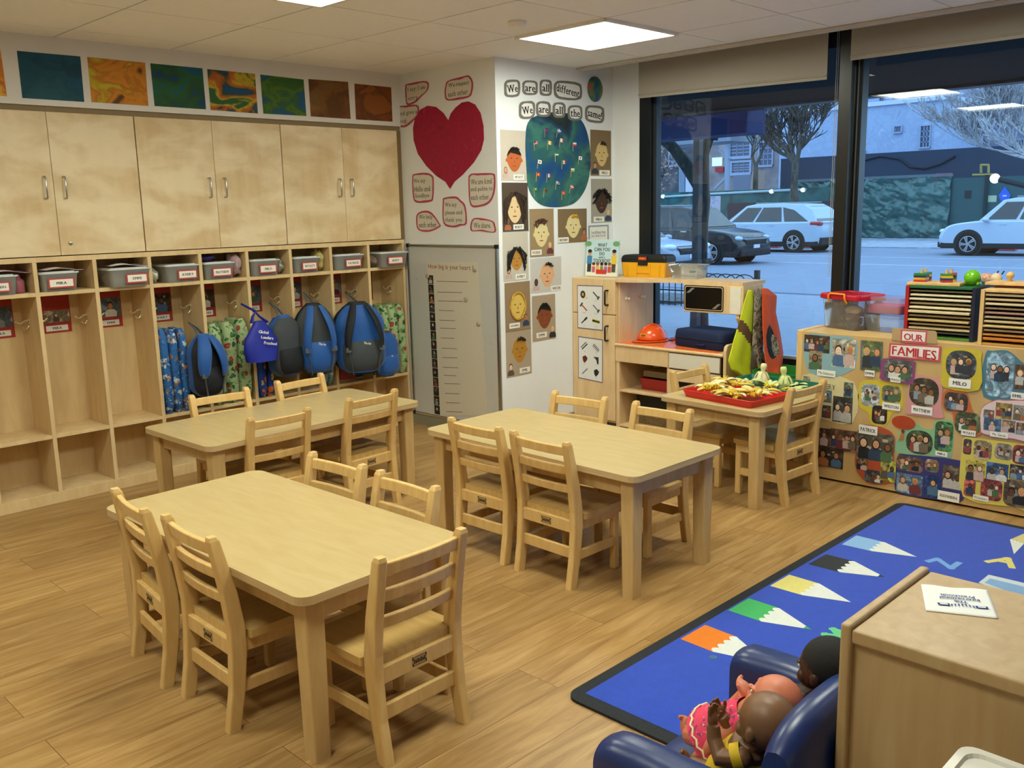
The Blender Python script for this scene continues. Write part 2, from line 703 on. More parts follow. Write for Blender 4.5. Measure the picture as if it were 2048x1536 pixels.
g = G()
g.box(-2.0, 5.34, 0, 4.2, 5.40, 2.72, CREAMWALL)
struct('wall_left', g)
g = G()
g.box(HEART_X, TEXT_Y, 0, 5.30, 5.40, 2.72, WHITEWALL)
struct('wall_corner', g)
g = G()
g.box(WALL_X, 3.905, 0, 5.36, 4.16, 2.72, WHITEWALL)
g.box(WALL_X, -2.4, -0.25, 5.34, 3.92, 0.50, C('#8d9096', 0.7, var=0.05))
struct('wall_window', g)
g = G()
g.box(-2.06, -2.4, 0, -2.0, 5.40, 2.72, CREAMWALL)
struct('wall_back', g)
g = G()
g.box(-2.0, -2.46, 0, 5.36, -2.4, 2.72, CREAMWALL)
struct('wall_right', g)
g = G()
g.box(HEART_X - 0.012, TEXT_Y - 0.012, 0, HEART_X, 5.06, 0.085, C('#8d8a74', 0.6))
g.box(HEART_X - 0.012, TEXT_Y - 0.012, 0, WALL_X, TEXT_Y, 0.085, C('#8d8a74', 0.6))
struct('baseboard_corner', g)

# window: black frame, two panes
g = G()
WX = 5.25
g.box(5.21, 3.815, 0.50, 5.31, 3.905, 2.72, BLACKALU)
g.box(5.245, 3.79, 0.50, 5.30, 3.815, 2.72, C('#3a3f45', 0.35, metal=0.4))
g.box(5.15, 2.405, 0.50, 5.31, 2.475, 2.72, C('#14120f', 0.3, var=0.1, spec=0.5))
g.box(5.225, 2.372, 0.50, 5.30, 2.405, 2.72, BLACKALU)
g.box(5.22, 2.392, 0.50, 5.232, 2.398, 2.72, C('#9aa0a6', 0.3, metal=0.8))
g.box(5.21, -2.4, 0.50, 5.31, 3.905, 0.535, BLACKALU)
g.box(5.205, -2.4, 0.535, 5.27, 3.905, 0.552, C('#b9c0c8', 0.3, metal=0.6))
struct('window_frame', g)
GLASS = clear('window_glass', '#eef3f6', gloss=0.008, rough=0.0, fres=0.6)
for i, (ya, yb) in enumerate(((2.475, 3.80), (-2.4, 2.375))):
    g = G()
    g.box(WX + 0.012, ya, 0.55, WX + 0.018, yb, 2.72, GLASS)
    struct('window_%d' % (i + 1), g)

# ceiling panels (the lamps of the room)
PANEL = None
m, nt, b = newmat('lit_panel')
b.inputs['Base Color'].default_value = (0.9, 0.88, 0.8, 1)
b.inputs['Emission Color'].default_value = LAMP_RGB + (1,)
b.inputs['Emission Strength'].default_value = LAMP
PANEL = m
FRAMEM = C('#e9e6de', 0.45, var=0.02)
names = ['square lit ceiling panel above the heart corner, fully in view', 'square lit ceiling panel at the top edge, only its tip in view']
for i, (a, c) in enumerate(LIT):
    lab = names[i] if i < 2 else 'square lit ceiling panel of the room, outside the picture'
    t = thing('ceiling_light', lab, 'light', (a + 0.305, c + 0.305, CEIL), group='square ceiling panels')
    f = G()
    for sx in (-1, 1):
        f.box(sx * 0.303 - 0.012, -0.303, -0.014, sx * 0.303 + 0.012, 0.303, 0.03, FRAMEM)
        f.box(-0.303, sx * 0.303 - 0.012, -0.014, 0.303, sx * 0.303 + 0.012, 0.03, FRAMEM)
    obj('frame', f, t)
    d = G()
    d.box(-0.292, -0.292, 0.0, 0.292, 0.292, 0.012, PANEL)
    obj('diffuser', d, t)
q = wp(1034, 43, 2, CEIL)
g = G()
g.lathe([(0.0, -0.022), (0.040, -0.022), (0.046, -0.012), (0.046, 0.0), (0, 0)], WHITE, 24)
o = obj('ceiling_disc', g, M=Matrix.Translation(q))
tag(o, 'small white round disc on the ceiling beside the lit panel', 'ceiling fitting')

# roller blinds
BLIND = C('#a59d92', 0.85, var=0.03, scale=300)
for lab, ya, yb, za, zb in (('beige roller blind over the window left of the black post', 3.83, 2.525, 2.178, 2.155), ('beige roller blind over the window right of the black post', 2.392, -2.3, 2.24, 2.24)):
    t = thing('roller_blind', lab, 'blind', (5.10, ya, 2.62), group='roller blinds')
    ln = ya - yb
    f = G()
    z0, z1 = za - 2.62, zb - 2.62
    f.add([(0, 0, 0), (0, -ln, 0), (0, -ln, z1), (0, 0, z0), (0.002, 0, 0), (0.002, -ln, 0), (0.002, -ln, z1), (0.002, 0, z0)],
          [(0, 1, 2, 3), (7, 6, 5, 4), (3, 2, 6, 7), (0, 3, 7, 4), (1, 5, 6, 2), (0, 4, 5, 1)], BLIND)
    obj('fabric', f, t)
    f = G()
    f.tube([(0.001, -0.002, z0 + 0.022), (0.001, -ln + 0.002, z1 + 0.022)], 0.011, BLIND, 10, flat=0.5)
    obj('hem_bar', f, t)
    f = G()
    f.tube([(0.02, 0, 0.02), (0.02, -ln, 0.02)], 0.025, FRAMEM, 10)
    obj('roller_tube', f, t)
g = G()
g.tube([(5.17, 2.505, 2.65), (5.17, 2.505, 1.05)], 0.0015, C('#b8b4a8', 0.6), 5)
g.tube([(5.17, 2.495, 2.65), (5.17, 2.495, 1.05)], 0.0015, C('#b8b4a8', 0.6), 5)
tag(obj('blind_chain', g), 'thin looped blind chain hanging beside the black window post', 'blind chain')
# ------------------------------------------------------------------ tables and chairs
def table(name, label, cx, cy, lx, ly, rz, h=0.50, group='maple child tables'):
    t = thing(name, label, 'table', (cx, cy, 0), rz, group)
    g = G()
    g.prism(rrect(-lx / 2, -ly / 2, lx / 2, ly / 2, 0.045, 6), h - 0.024, h, TABLETOP, side=PLYEDGE)
    obj('tabletop', g, t, 0.004, 2)
    g = G()
    i, th = 0.062, 0.02
    for sy in (-1, 1):
        g.cbox((0, sy * (ly / 2 - i), h - 0.024 - 0.036), (lx - 2 * i - 0.05, th, 0.072), TABLEWOOD)
    for sx in (-1, 1):
        g.cbox((sx * (lx / 2 - i), 0, h - 0.024 - 0.036), (th, ly - 2 * i - 0.05, 0.072), TABLEWOOD)
    obj('apron', g, t, 0.002)
    for sx in (-1, 1):
        for sy in (-1, 1):
            g = G()
            a, bb = 0.031, 0.027
            cx_, cy_ = sx * (lx / 2 - 0.062), sy * (ly / 2 - 0.062)
            g.rings([[(cx_ + ux * r, cy_ + uy * r, z) for ux, uy in ((-1, -1), (1, -1), (1, 1), (-1, 1))] for r, z in ((bb, 0.0), (a, h - 0.024))], TABLEWOOD, smooth=False)
            obj('leg', g, t, 0.006, 2)
    return t


table('child_table', 'maple table in the left foreground, front one of the two on the left', 1.493, 2.585, 0.61, 1.20, math.radians(1.2))
table('child_table', 'maple table standing alongside the lockers, behind the front left table', 2.425, 3.990, 1.22, 0.625, math.radians(1.5))
table('child_table', 'maple table in the middle between two pairs of chairs, before the play kitchen', 2.940, 2.595, 0.60, 1.215, math.radians(-0.6))
table('square_table', 'square maple table carrying a red and a green tray', 4.215, 2.480, 0.63, 0.63, math.radians(-3.5))


def make_chair():
    """local: seat faces +y, origin on the floor midway between the rear feet"""
    t = thing('child_chair', 'x', 'chair', (0, 0, 0))
    hw = 0.145
    for sx in (-1, 1):
        g = G()
        # rear post: splayed foot, slight bend at the seat, leaning back above
        prof = [(-0.012, 0.0, 0.020), (0.010, 0.12, 0.022), (0.022, 0.24, 0.025), (0.022, 0.31, 0.025), (0.008, 0.42, 0.023), (-0.014, 0.53, 0.019), (-0.026, 0.588, 0.0165), (-0.029, 0.600, 0.012)]
        rs = []
        for y, z, d in prof:
            wdt = 0.0155 if z < 0.595 else 0.012
            rs.append([(sx * hw - wdt, y - d, z), (sx * hw + wdt, y - d, z), (sx * hw + wdt, y + d, z), (sx * hw - wdt, y + d, z)])
        g.rings(rs, CHAIRWOOD, smooth=False)
        obj('rear_leg', g, t, 0.005, 2)
        g = G()
        g.box(sx * (hw - 0.012) - 0.014, 0.272 - 0.016, 0, sx * (hw - 0.012) + 0.014, 0.272 + 0.016, 0.272, CHAIRWOOD)
        obj('front_leg', g, t, 0.005, 2)
    # back slats, gently bowed
    for y, z, hgt in ((-0.018, 0.560, 0.038), (-0.002, 0.480, 0.036), (0.012, 0.400, 0.034)):
        g = G()
        rs = []
        for k in range(7):
            u = -1 + 2 * k / 6
            x = u * (hw - 0.010)
            yy = y - 0.010 * (1 - u * u)
            hh = hgt / 2
            rs.append([(x, yy - 0.009, z - hh), (x, yy + 0.009, z - hh), (x, yy + 0.009 - 0.004, z + hh), (x, yy - 0.009 - 0.004, z + hh)])
        g.rings(rs, CHAIRWOOD, smooth=False)
        obj('back_slat', g, t, 0.004, 2, ang=50)
    # seat with a waterfall front and rounded front corners
    g = G()
    pts = [(-0.128, 0.02), (0.128, 0.02), (0.128, 0.052), (0.165, 0.056), (0.166, 0.25)]
    pts += [(0.166 - 0.035 + 0.035 * math.cos(a), 0.268 + 0.035 * math.sin(a)) for a in (0.2, 0.6, 1.0, 1.4)]
    pts += [(-(0.166 - 0.035 + 0.035 * math.cos(a)), 0.268 + 0.035 * math.sin(a)) for a in (1.4, 1.0, 0.6, 0.2)]
    pts += [(-0.166, 0.25), (-0.165, 0.056), (-0.128, 0.052)]
    g.prism(pts, 0.272, 0.296, SEATWOOD)
    obj('seat', g, t, 0.007, 3, ang=50)
    g = G()
    for sx in (-1, 1):
        g.box(sx * (hw - 0.006) - 0.009, 0.03, 0.228, sx * (hw - 0.006) + 0.009, 0.262, 0.272, CHAIRWOOD)
    g.box(-hw + 0.006, 0.262, 0.232, hw - 0.006, 0.280, 0.272, CHAIRWOOD)
    g.box(-hw + 0.012, 0.004, 0.222, hw - 0.012, 0.022, 0.272, CHAIRWOOD)
    obj('seat_rail', g, t, 0.003)
    st = G()
    for sx in (-1, 1):
        st.box(sx * (hw - 0.004) - 0.008, 0.025, 0.105, sx * (hw - 0.004) + 0.008, 0.262, 0.143, CHAIRWOOD)
    st.box(-hw + 0.012, 0.004, 0.115, hw - 0.012, 0.020, 0.160, CHAIRWOOD)
    obj('stretcher', st, t, 0.003)
    # small dark maker's mark on the rear rail
    g = G()
    M = frame((0, 0.0037, 0.247), (1, 0, 0), (0, -1, 0))
    g.flat([(-0.026, -0.009), (0.026, -0.009), (0.026, 0.009), (-0.026, 0.009)], 0.0, C('#a98a55', 0.5), M)
    for x in (-0.026, 0.022):
        g.rect(x, -0.014, x + 0.004, -0.004, 0.0006, INK, M)
        g.rect(x, 0.004, x + 0.004, 0.014, 0.0006, INK, M)
    g.rect(-0.026, -0.0135, 0.026, -0.0115, 0.0006, INK, M)
    g.rect(-0.026, 0.0115, 0.026, 0.0135, 0.0006, INK, M)
    for i in range(7):
        g.rect(-0.020 + i * 0.006, -0.006, -0.016 + i * 0.006, 0.006 - 0.003 * (i % 2), 0.0006, INK, M)
    obj('maker_mark', g, t)
    return t


chair0 = make_chair()
# rear-feet midpoint, heading of the seat's front (degrees from +x)
CHAIRS = [
    (1.513, 1.888, 91.0, 'wooden chair pulled out at the near short end of the front left table'),
    (1.181, 2.485, -1.0, 'wooden chair on the left side of the front left table, nearer the viewer'),
    (1.180, 2.880, -6.0, 'wooden chair on the left side of the front left table, by its far corner'),
    (1.845, 2.770, 183.2, 'wooden chair tucked behind the front left table, farther one on its right side'),
    (1.850, 2.372, 180.3, 'wooden chair tucked behind the front left table, nearer one on its right side'),
    (2.622, 2.805, 0.5, 'wooden chair on the near long side of the middle table, left of the pair'),
    (2.614, 2.422, -0.8, 'wooden chair on the near long side of the middle table, right of the pair'),
    (3.302, 2.845, 186.0, 'wooden chair behind the middle table, in front of the play refrigerator'),
    (3.335, 2.387, 181.0, 'wooden chair behind the middle table, in front of the play sink shelves'),
    (2.165, 3.664, 89.0, 'wooden chair on the near long side of the table by the lockers, left one'),
    (2.703, 3.689, 92.8, 'wooden chair on the near long side of the table by the lockers, right one'),
    (2.245, 4.320, -95.0, 'wooden chair against the lockers behind the table, below the blue hanging backpack'),
    (2.742, 4.345, -86.3, 'wooden chair against the lockers behind the table, right one'),
    (4.226, 2.155, 86.0, 'wooden chair at the right side of the square table with trays'),
    (4.282, 2.838, -93.4, 'wooden chair between the square table and the white play drawer'),
]
for i, (x, y, a, lab) in enumerate(CHAIRS):
    M = Matrix.Translation((x, y, 0)) @ Matrix.Rotation(math.radians(a - 90), 4, 'Z')
    if i == 0:
        chair0.matrix_world = M
        chair0['label'] = lab
        chair0['group'] = 'ladder-back child chairs'
    else:
        dup(chair0, M, lab, 'ladder-back child chairs')
# ------------------------------------------------------------------ wall cabinets, painted panel, lockers
SEAM = [1.355 + 0.4492 * k for k in range(7)]
DOORZ0, DOORZ1 = 1.297, 2.017
CABL = ['wall cabinet with two birch doors at the left end, small lock on one door',
        'middle birch wall cabinet of the three above the lockers',
        'birch wall cabinet at the right end beside the red heart']
for k in range(3):
    x0, x1 = SEAM[2 * k], SEAM[2 * k + 2]
    t = thing('wall_cabinet', CABL[k], 'cabinet', (x0, LOCK_Y, DOORZ0), group='birch wall cabinets')
    wd, hh = x1 - x0, DOORZ1 - DOORZ0
    g = G()
    for xa in (0.001, wd / 2 - 0.009, wd - 0.019):
        g.box(xa, 0.022, 0, xa + 0.018, 0.275, hh, BIRCH)
    g.box(0.001, 0.022, 0, wd - 0.001, 0.275, 0.018, BIRCH)
    g.box(0.001, 0.022, hh - 0.018, wd - 0.001, 0.275, hh, BIRCH)
    g.box(0.001, 0.265, 0, wd - 0.001, 0.275, hh, BIRCH)
    obj('body', g, t)
    for s in (0, 1):
        xa = s * wd / 2
        ga, gb = (0.003, 0.0012) if s == 0 else (0.0012, 0.003)
        g = G()
        g.box(xa + ga, 0, 0.002, xa + wd / 2 - gb, 0.019, hh, BIRCHDOOR)
        d = obj('door', g, t, 0.001)
        hx = xa + wd / 2 - 0.045 if s == 0 else xa + 0.050
        zc = 0.345
        g = G()
        pts = [(hx, 0.0, zc - 0.054), (hx, -0.022, zc - 0.054), (hx, -0.028, zc - 0.048), (hx, -0.028, zc + 0.048), (hx, -0.022, zc + 0.054), (hx, 0.0, zc + 0.054)]
        g.tube(pts, 0.0048, STEEL, 8)
        obj('handle', g, d)
        if k == 0 and s == 1:
            g = G()
            M = frame((xa + 0.052, -0.0005, 0.062), (1, 0, 0), (0, -1, 0))
            g.lathe([(0.011, 0), (0.011, 0.003), (0.008, 0.005), (0, 0.005)], STEEL, 16, M)
            g.rect(-0.001, -0.005, 0.001, 0.005, 0.0056, BLACK, M)
            obj('lock', g, d)
g = G()
g.box(1.0, LOCK_Y + 0.012, DOORZ1, HEART_X, LOCK_Y + 0.03, 2.046, C('#8a7552', 0.6))  # recess strip above the doors, its shadow put into the brown colour
g.box(SEAM[6], LOCK_Y + 0.006, DOORZ0, HEART_X, LOCK_Y + 0.02, DOORZ1, C('#7d6440', 0.6))
struct('trim_2', g)
for nm, xa, xb in (('trim_3', 0.6, 1.416), ('trim_4', 1.42, HEART_X)):
    g = G()
    g.box(xa, LOCK_Y - 0.006, 2.046, xb, LOCK_Y + 0.02, CEIL, C('#dcd8d2', 0.6, var=0.02))
    struct(nm, g)

ART = [
    ([(-90, 92), (0, 100), (13, 193), (-80, 184)], 'orange painting cut by the left picture edge', ['#c8761d', '#d88f2a', '#b35c18', '#d9a53a']),
    ([(32.8, 102), (159.4, 113.3), (167.4, 204.2), (44, 196.2)], 'dark teal blue painting, plain all over', ['#0d3a4c', '#124a60', '#0f4254', '#184f5c']),
    ([(173.4, 114.1), (289, 126), (295.5, 212.2), (182.2, 204.2)], 'orange painting with a yellow streak and brown lower edge', ['#5a3a18', '#c07a1c', '#c9841f', '#b06a16', '#b8a81e']),
    ([(299.5, 126.9), (403.6, 137), (410.8, 219), (308.3, 212.2)], 'dark green painting with blue corners', ['#123d63', '#1e4a2c', '#24502a', '#1f5b33', '#17506e']),
    ([(413.2, 138.5), (508.5, 148), (514.5, 227.4), (420.4, 220.2)], 'painting with orange patch, blue corner and yellow bottom', ['#0f4a72', '#1e4630', '#a2591f', '#b4651d', '#b8a51f', '#2b5a2a']),
    ([(519.3, 149.4), (605.8, 159.4), (611.4, 232.2), (525.7, 227.4)], 'green painting with a blue lower right patch', ['#2d5c1f', '#4f6f1c', '#2a5a2c', '#184c7d', '#1c5e58']),
    ([(615.4, 158.2), (694.7, 164.2), (699.9, 238.2), (620.6, 233)], 'brown streaky painting, second from the heart corner', ['#5d3a12', '#7a4a14', '#6a5020', '#87551b']),
    ([(707.5, 167.4), (780.8, 175), (783.6, 243.5), (710.7, 239)], 'reddish brown painting next to the heart corner', ['#6b3a10', '#7d3f12', '#5a3413', '#8a4d16']),
]
for i, (q, lab, cols) in enumerate(ART):
    cx, cy = sum(p[0] for p in q) / 4, sum(p[1] for p in q) / 4
    g = G()
    g.prism(LOCK.local(q, cx, cy), 0.0, 0.0015, mottle('painting_%d' % i, cols, 5.0, 0.6, 0.6, 7, (1, 1.4, 1), (i * 3.1, i, 0), span=0.22))
    o = obj('painting', g, M=LOCK.at(cx, cy, 0.0065))
    tag(o, lab + ', above the cabinets', 'painting', 'paintings above the cabinets')

LBACK = 5.325
DIV = [1.0685 + 0.2995 * k for k in range(11)]
t = thing('locker_unit', 'long birch plywood open locker unit under the wall cabinets', 'lockers', (DIV[0], LOCK_Y, 0))
ox = DIV[0]
for k, x in enumerate(DIV):
    g = G()
    g.box(x - ox - 0.0105, 0, 0.0, x - ox + 0.0105, 0.262, 1.268, BIRCH)
    obj('divider', g, t, 0.001)
for nm, z0, z1, fy in (('top_board', 1.268, 1.294, 0.0), ('cubby_shelf', 1.095, 1.1155, 0.0), ('bench_shelf', 0.348, 0.3665, 0.0), ('bottom_board', 0.036, 0.0585, 0.001)):
    for k in range(10) if nm != 'top_board' else (0,):
        g = G()
        if nm == 'top_board':
            g.box(-0.0105, fy, z0, DIV[-1] - ox + 0.0105, 0.262, z1, BIRCH)
        else:
            g.box(DIV[k] - ox + 0.0106, fy + 0.001, z0, DIV[k + 1] - ox - 0.0106, 0.262, z1, BIRCH)
        obj(nm, g, t, 0.001)
g = G()
g.box(-0.01, 0.262, 0.0, DIV[-1] - ox + 0.01, 0.268, 1.28, BIRCH)
obj('back_panel', g, t)
g = G()
g.box(-0.01, -0.001, 0.0, DIV[-1] - ox + 0.01, 0.018, 0.057, BIRCH)
obj('kick_board', g, t)
hookm = C('#e2d8b8', 0.22, metal=0.75, var=0.02)
for k in range(1, 10):
    for side in (0, 1):
        # screwed to the divider, prongs reaching into the bay
        s = -1 if side else 1
        x0 = (DIV[k + 1] - ox - 0.0106) if side else (DIV[k] - ox + 0.0106)
        y, z = 0.15, 0.955
        g = G()
        g.box(min(x0, x0 + s * 0.003), y - 0.008, z - 0.030, max(x0, x0 + s * 0.003), y + 0.008, z + 0.022, hookm)
        g.tube([(x0, y, z + 0.012), (x0 + s * 0.020, y, z + 0.010), (x0 + s * 0.042, y - 0.003, z - 0.004), (x0 + s * 0.058, y - 0.005, z + 0.002), (x0 + s * 0.070, y - 0.006, z + 0.014)], [0.0045, 0.0045, 0.004, 0.004, 0.006], hookm, 8)
        g.tube([(x0, y, z - 0.018), (x0 + s * 0.012, y, z - 0.034), (x0 + s * 0.024, y, z - 0.036), (x0 + s * 0.032, y, z - 0.022)], [0.0045, 0.004, 0.004, 0.0055], hookm, 8)
        obj('coat_hook', g, t)

# ---- little picture makers (flat printed photographs and name tags)
SKIN = [ '#c99a78', '#e2b490', '#d49c74', '#b97d52', '#8a5a38', '#f0cbb0', '#5c3c28']
HAIRC = ['#1c1412', '#2b1b14', '#4a2f1c', '#7a5430', '#141010', '#c9a050']
CLOTH = ['#93423c', '#2c3f58', '#d8d4cc', '#22242a', '#4c6a48', '#a8683c', '#48688c', '#70624f', '#c4a8a0', '#6c3038', '#b8b4ac', '#34363c', '#5a5048', '#8894a0']


def figure2d(g, x, y, s, rnd, z, M=None, xlim=None, body=True):
    """head-and-shoulders figure, s = head height, (x, y) = head centre"""
    sk, hr, cl = rnd.choice(SKIN), rnd.choice(HAIRC), rnd.choice(CLOTH)
    if body:
        hw = s * (0.78 + 0.2 * rnd.random())
        b = y - s * (1.75 + 0.5 * rnd.random())
        pts = [(x - hw * 0.9, b), (x + hw * 0.9, b), (x + hw, y - s * 0.9), (x + hw * 0.5, y - s * 0.52), (x - hw * 0.5, y - s * 0.52), (x - hw, y - s * 0.9)]
        if xlim:
            pts = [(min(max(p[0], xlim[0]), xlim[1]), min(max(p[1], xlim[2]), xlim[3])) for p in pts]
        g.flat(pts, z, C(cl, 0.6, var=0.25, scale=60))
    if hr != '#c9a050' and rnd.random() < 0.5:
        g.disc(x, y - s * 0.08, s * 0.44, s * 0.60, z + 0.0003, C(hr, 0.6, var=0.1), 12)
    else:
        g.disc(x, y + s * 0.08, s * 0.41, s * 0.48, z + 0.0003, C(hr, 0.6, var=0.1), 12)
    g.disc(x, y - s * 0.06, s * 0.33, s * 0.43, z + 0.0006, C(sk, 0.6, var=0.06), 12)
    if s > 0.012:
        for e2 in (-1, 1):
            g.disc(x + e2 * s * 0.13, y + 0.0 * s, s * 0.045, s * 0.035, z + 0.0009, C('#2a1a14', 0.6, var=0), 6)
        g.disc(x, y - s * 0.27, s * 0.11, s * 0.035, z + 0.0009, C('#a04a44', 0.6, var=0), 6)


def photo2d(g, x0, y0, x1, y1, rnd, n, z, bg=None, outline=None):
    bgs = ['#6d6a58', '#4d5648', '#8a8478', '#a89a84', '#3f4a52', '#6e7f8c', '#59452f', '#8fa1ad']
    c = bg or rnd.choice(bgs)
    bm = mottle('photo_ground_' + c.lstrip('#'), [c, '#%02x%02x%02x' % tuple(max(0, int(int(c[i:i + 2], 16) * 0.6)) for i in (1, 3, 5)), c, '#%02x%02x%02x' % tuple(min(255, int(int(c[i:i + 2], 16) * 1.3 + 12)) for i in (1, 3, 5))], 22, 1.0, 0.5, 3)
    if outline:
        g.flat(outline, z, bm)
    else:
        g.rect(x0, y0, x1, y1, z, bm)
    w_, h_ = x1 - x0, y1 - y0
    for k in range(5):
        # furniture, trees, sky ... behind the people
        bx, by = x0 + w_ * rnd.uniform(0.18, 0.70), y0 + h_ * rnd.uniform(0.30, 0.78)
        g.rect(bx, by, bx + w_ * rnd.uniform(0.06, 0.16), by + h_ * rnd.uniform(0.05, 0.14), z + 0.00012 + 0.00004 * k, C(rnd.choice(['#3a3630', '#8f8a7c', '#6f7a66', '#a8a498', '#54483c', '#7f8d98', '#b59f80']), 0.5, var=0.3, scale=80))
    m_ = 0.16 * w_ if outline else 0.04 * w_
    lim = (x0 + m_, x1 - m_, y0 + (0.10 * h_ if outline else 0.02 * h_), y1)
    s = min(h_ * 0.34, w_ / max(n, 1.6) * 0.75)
    for i in range(n):
        x = x0 + w_ * (i + 0.5) / n + (rnd.random() - 0.5) * w_ * 0.06
        x = min(max(x, lim[0] + s * 0.4), lim[1] - s * 0.4)
        y = y0 + h_ * (0.60 + 0.14 * (rnd.random() - 0.5))
        figure2d(g, x, y, s * (0.85 + 0.25 * rnd.random()), rnd, z + 0.0004 + 0.001 * i * 0.3, None, lim)


RED = C('#a8362f', 0.7)
RND = random.Random(7)

# cards on the locker backs: red card, child's photograph, name tag
LB = Face(1, LOCK_Y + 0.2615, (1, 0, 0), (0, -1, 0))
CARDS = [
    (1, 0.055, 0.150, 'NDRA', 0.20), (2, 0.075, 0.150, 'MIRA', 0.17), (3, 0.060, 0.130, 'EMMI', 0.2), (4, 0.055, 0.130, 'AVERY', 0.2),
    (5, 0.045, 0.120, 'MATTHEW', 0.2), (6, 0.045, 0.115, 'MILO', 0.2), (7, 0.045, 0.115, 'WYATT', 0.2), (8, 0.040, 0.110, 'PATRICK', 0.2), (9, 0.040, 0.110, 'BODY', 0.2)]
CARDR = [27, 142, 245, 346, 433, 526, 607, 686, 748]
ordn = ['far left', 'second', 'third', 'fourth', 'fifth', 'sixth', 'seventh', 'eighth', 'ninth']
for i, (k, dx, wd, nm, _) in enumerate(CARDS):
    x = LB.p(CARDR[i], 640).x - wd / 2
    lab = 'red photo card on the back wall of the %s locker bay%s' % (ordn[i], '' if i == 0 else ' from the left')
    t = thing('photo_card', lab, 'photo card', M=frame((x, LOCK_Y + 0.2605, 0.975), (1, 0, 0), (0, -1, 0)), group='red name cards in the lockers')
    g = G()
    hh = 0.205
    g.prism([(-wd / 2, -hh / 2), (wd / 2, -hh / 2), (wd / 2, hh / 2), (-wd / 2, hh / 2)], 0, 0.001, RED)
    obj('backing', g, t)
    g = G()
    top = 0.02 if i == 1 else 0.065
    photo2d(g, -wd / 2 + 0.008, -0.045, wd / 2 - 0.006, top, RND, 1, 0.0014)
    obj('photograph', g, t)
    g = G()
    g.rect(-wd / 2 + 0.015, -0.092, wd / 2 - 0.02, -0.062, 0.0014, PAPER)
    g.text(nm, -0.002, -0.077, wd * 0.5, 0.013, 0.0018, INK, bold=True, serif=True)
    obj('name_tag', g, t)

# lidded bins on the cubby shelf
BINPL = clear('bin_plastic', '#f4f6f6', gloss=0.02, rough=0.15, haze=0.30, hazecol='#eef2f2')
LIDPL = clear('bin_lid_plastic', '#f0f2f2', gloss=0.03, rough=0.2, haze=0.75, hazecol='#f0f3f2')
BINS = [
    (1, -70, 35, (-28, 20), (568, 588), 'ALEXANDRA', 'far left', ['#c9a3b8', '#b98aa6', '#d7bccb']),
    (2, 77, 157, (97, 148), (554, 577), 'MIRA', 'second', ['#e6dfd3', '#d9cdc2', '#b97a78']),
    (3, 212, 302, (253, 295), (550, 566), 'EMMI', 'third', ['#b9c3cb', '#c98b88', '#d9d4ce']),
    (4, 330, 404, (356, 394), (543, 556), 'AVERY', 'fourth', ['#9fb6c2', '#b9a3a3', '#8c99a0']),
    (5, 404, 470, (425, 463), (537, 551), 'MATTHEW', 'fifth', ['#a9a39b', '#8d8a86', '#c4bdb2']),
    (6, 498, 560, (519, 553), (530, 544), 'MILO', 'sixth', ['#b4a49c', '#a2564d', '#c9c2b8']),
    (7, 586, 641, (604, 634), (525, 538), 'WYATT', 'seventh', ['#a58c68', '#8a7a66', '#c2b59e']),
    (8, 664, 728, (691, 722), (518, 531), 'PATRICK', 'eighth', ['#6f8376', '#8a8f8c', '#5d6a63']),
    (9, 754, 811, (776, 806), (515, 530), 'BODY', 'ninth', ['#a78c7c', '#b0544e', '#8f867c']),
]
SHZ = 1.1158


def bin_box(name, lab, x0, x1, yf, dep, z0, hgt, group, contents, skew=0.0, body=BINPL, lid=LIDPL):
    xm, wd = (x0 + x1) / 2, (x1 - x0)
    t = thing(name, lab, 'storage bin', (xm, yf + dep / 2, z0), skew, group)
    g = G()
    rs = []
    for z, k in ((0.0, 0.86), (0.006, 0.89), (hgt * 0.86, 0.97), (hgt * 0.9, 1.0), (hgt * 0.96, 1.0)):
        rs.append([(p[0], p[1], z) for p in rrect(-wd / 2 * k, -dep / 2 * k, wd / 2 * k, dep / 2 * k, 0.018, 3)])
    g.rings(rs, body, caps=False, smooth=True)
    g.flat([(p[0], p[1]) for p in rs[0]], 0.001, body)
    obj('tub', g, t)
    g = G()
    g.prism(rrect(-wd / 2 - 0.004, -dep / 2 - 0.004, wd / 2 + 0.004, dep / 2 + 0.004, 0.02, 3), hgt * 0.93, hgt, lid)
    g.prism(rrect(-wd / 2 + 0.014, -dep / 2 + 0.014, wd / 2 - 0.014, dep / 2 - 0.014, 0.015, 3), hgt, hgt + 0.004, lid)
    obj('lid', g, t, 0.002)
    if contents:
        g = G()
        rn = random.Random(int(abs(x0) * 1000) + 3)
        for i in range(5):
            c = contents[i % len(contents)]
            a = rn.uniform(-0.24, 0.24) * wd
            bb = rn.uniform(-0.24, 0.20) * dep
            r = min(wd, dep) * rn.uniform(0.16, 0.22)
            sd = rn.random() * 9
            zc = min(hgt * 0.42, 0.012 + r * 0.7)
            g.ell((a, bb, zc), (r * 1.15, r, min(r * 0.7, hgt * 0.36)), C(c, 0.85, var=0.2, scale=40), 14, 8, fn=lambda d, sd=sd: 1 + 0.16 * mnoise.noise(d * 2.2 + Vector((sd, 0, 0))))
        obj('contents', g, t)
    return t


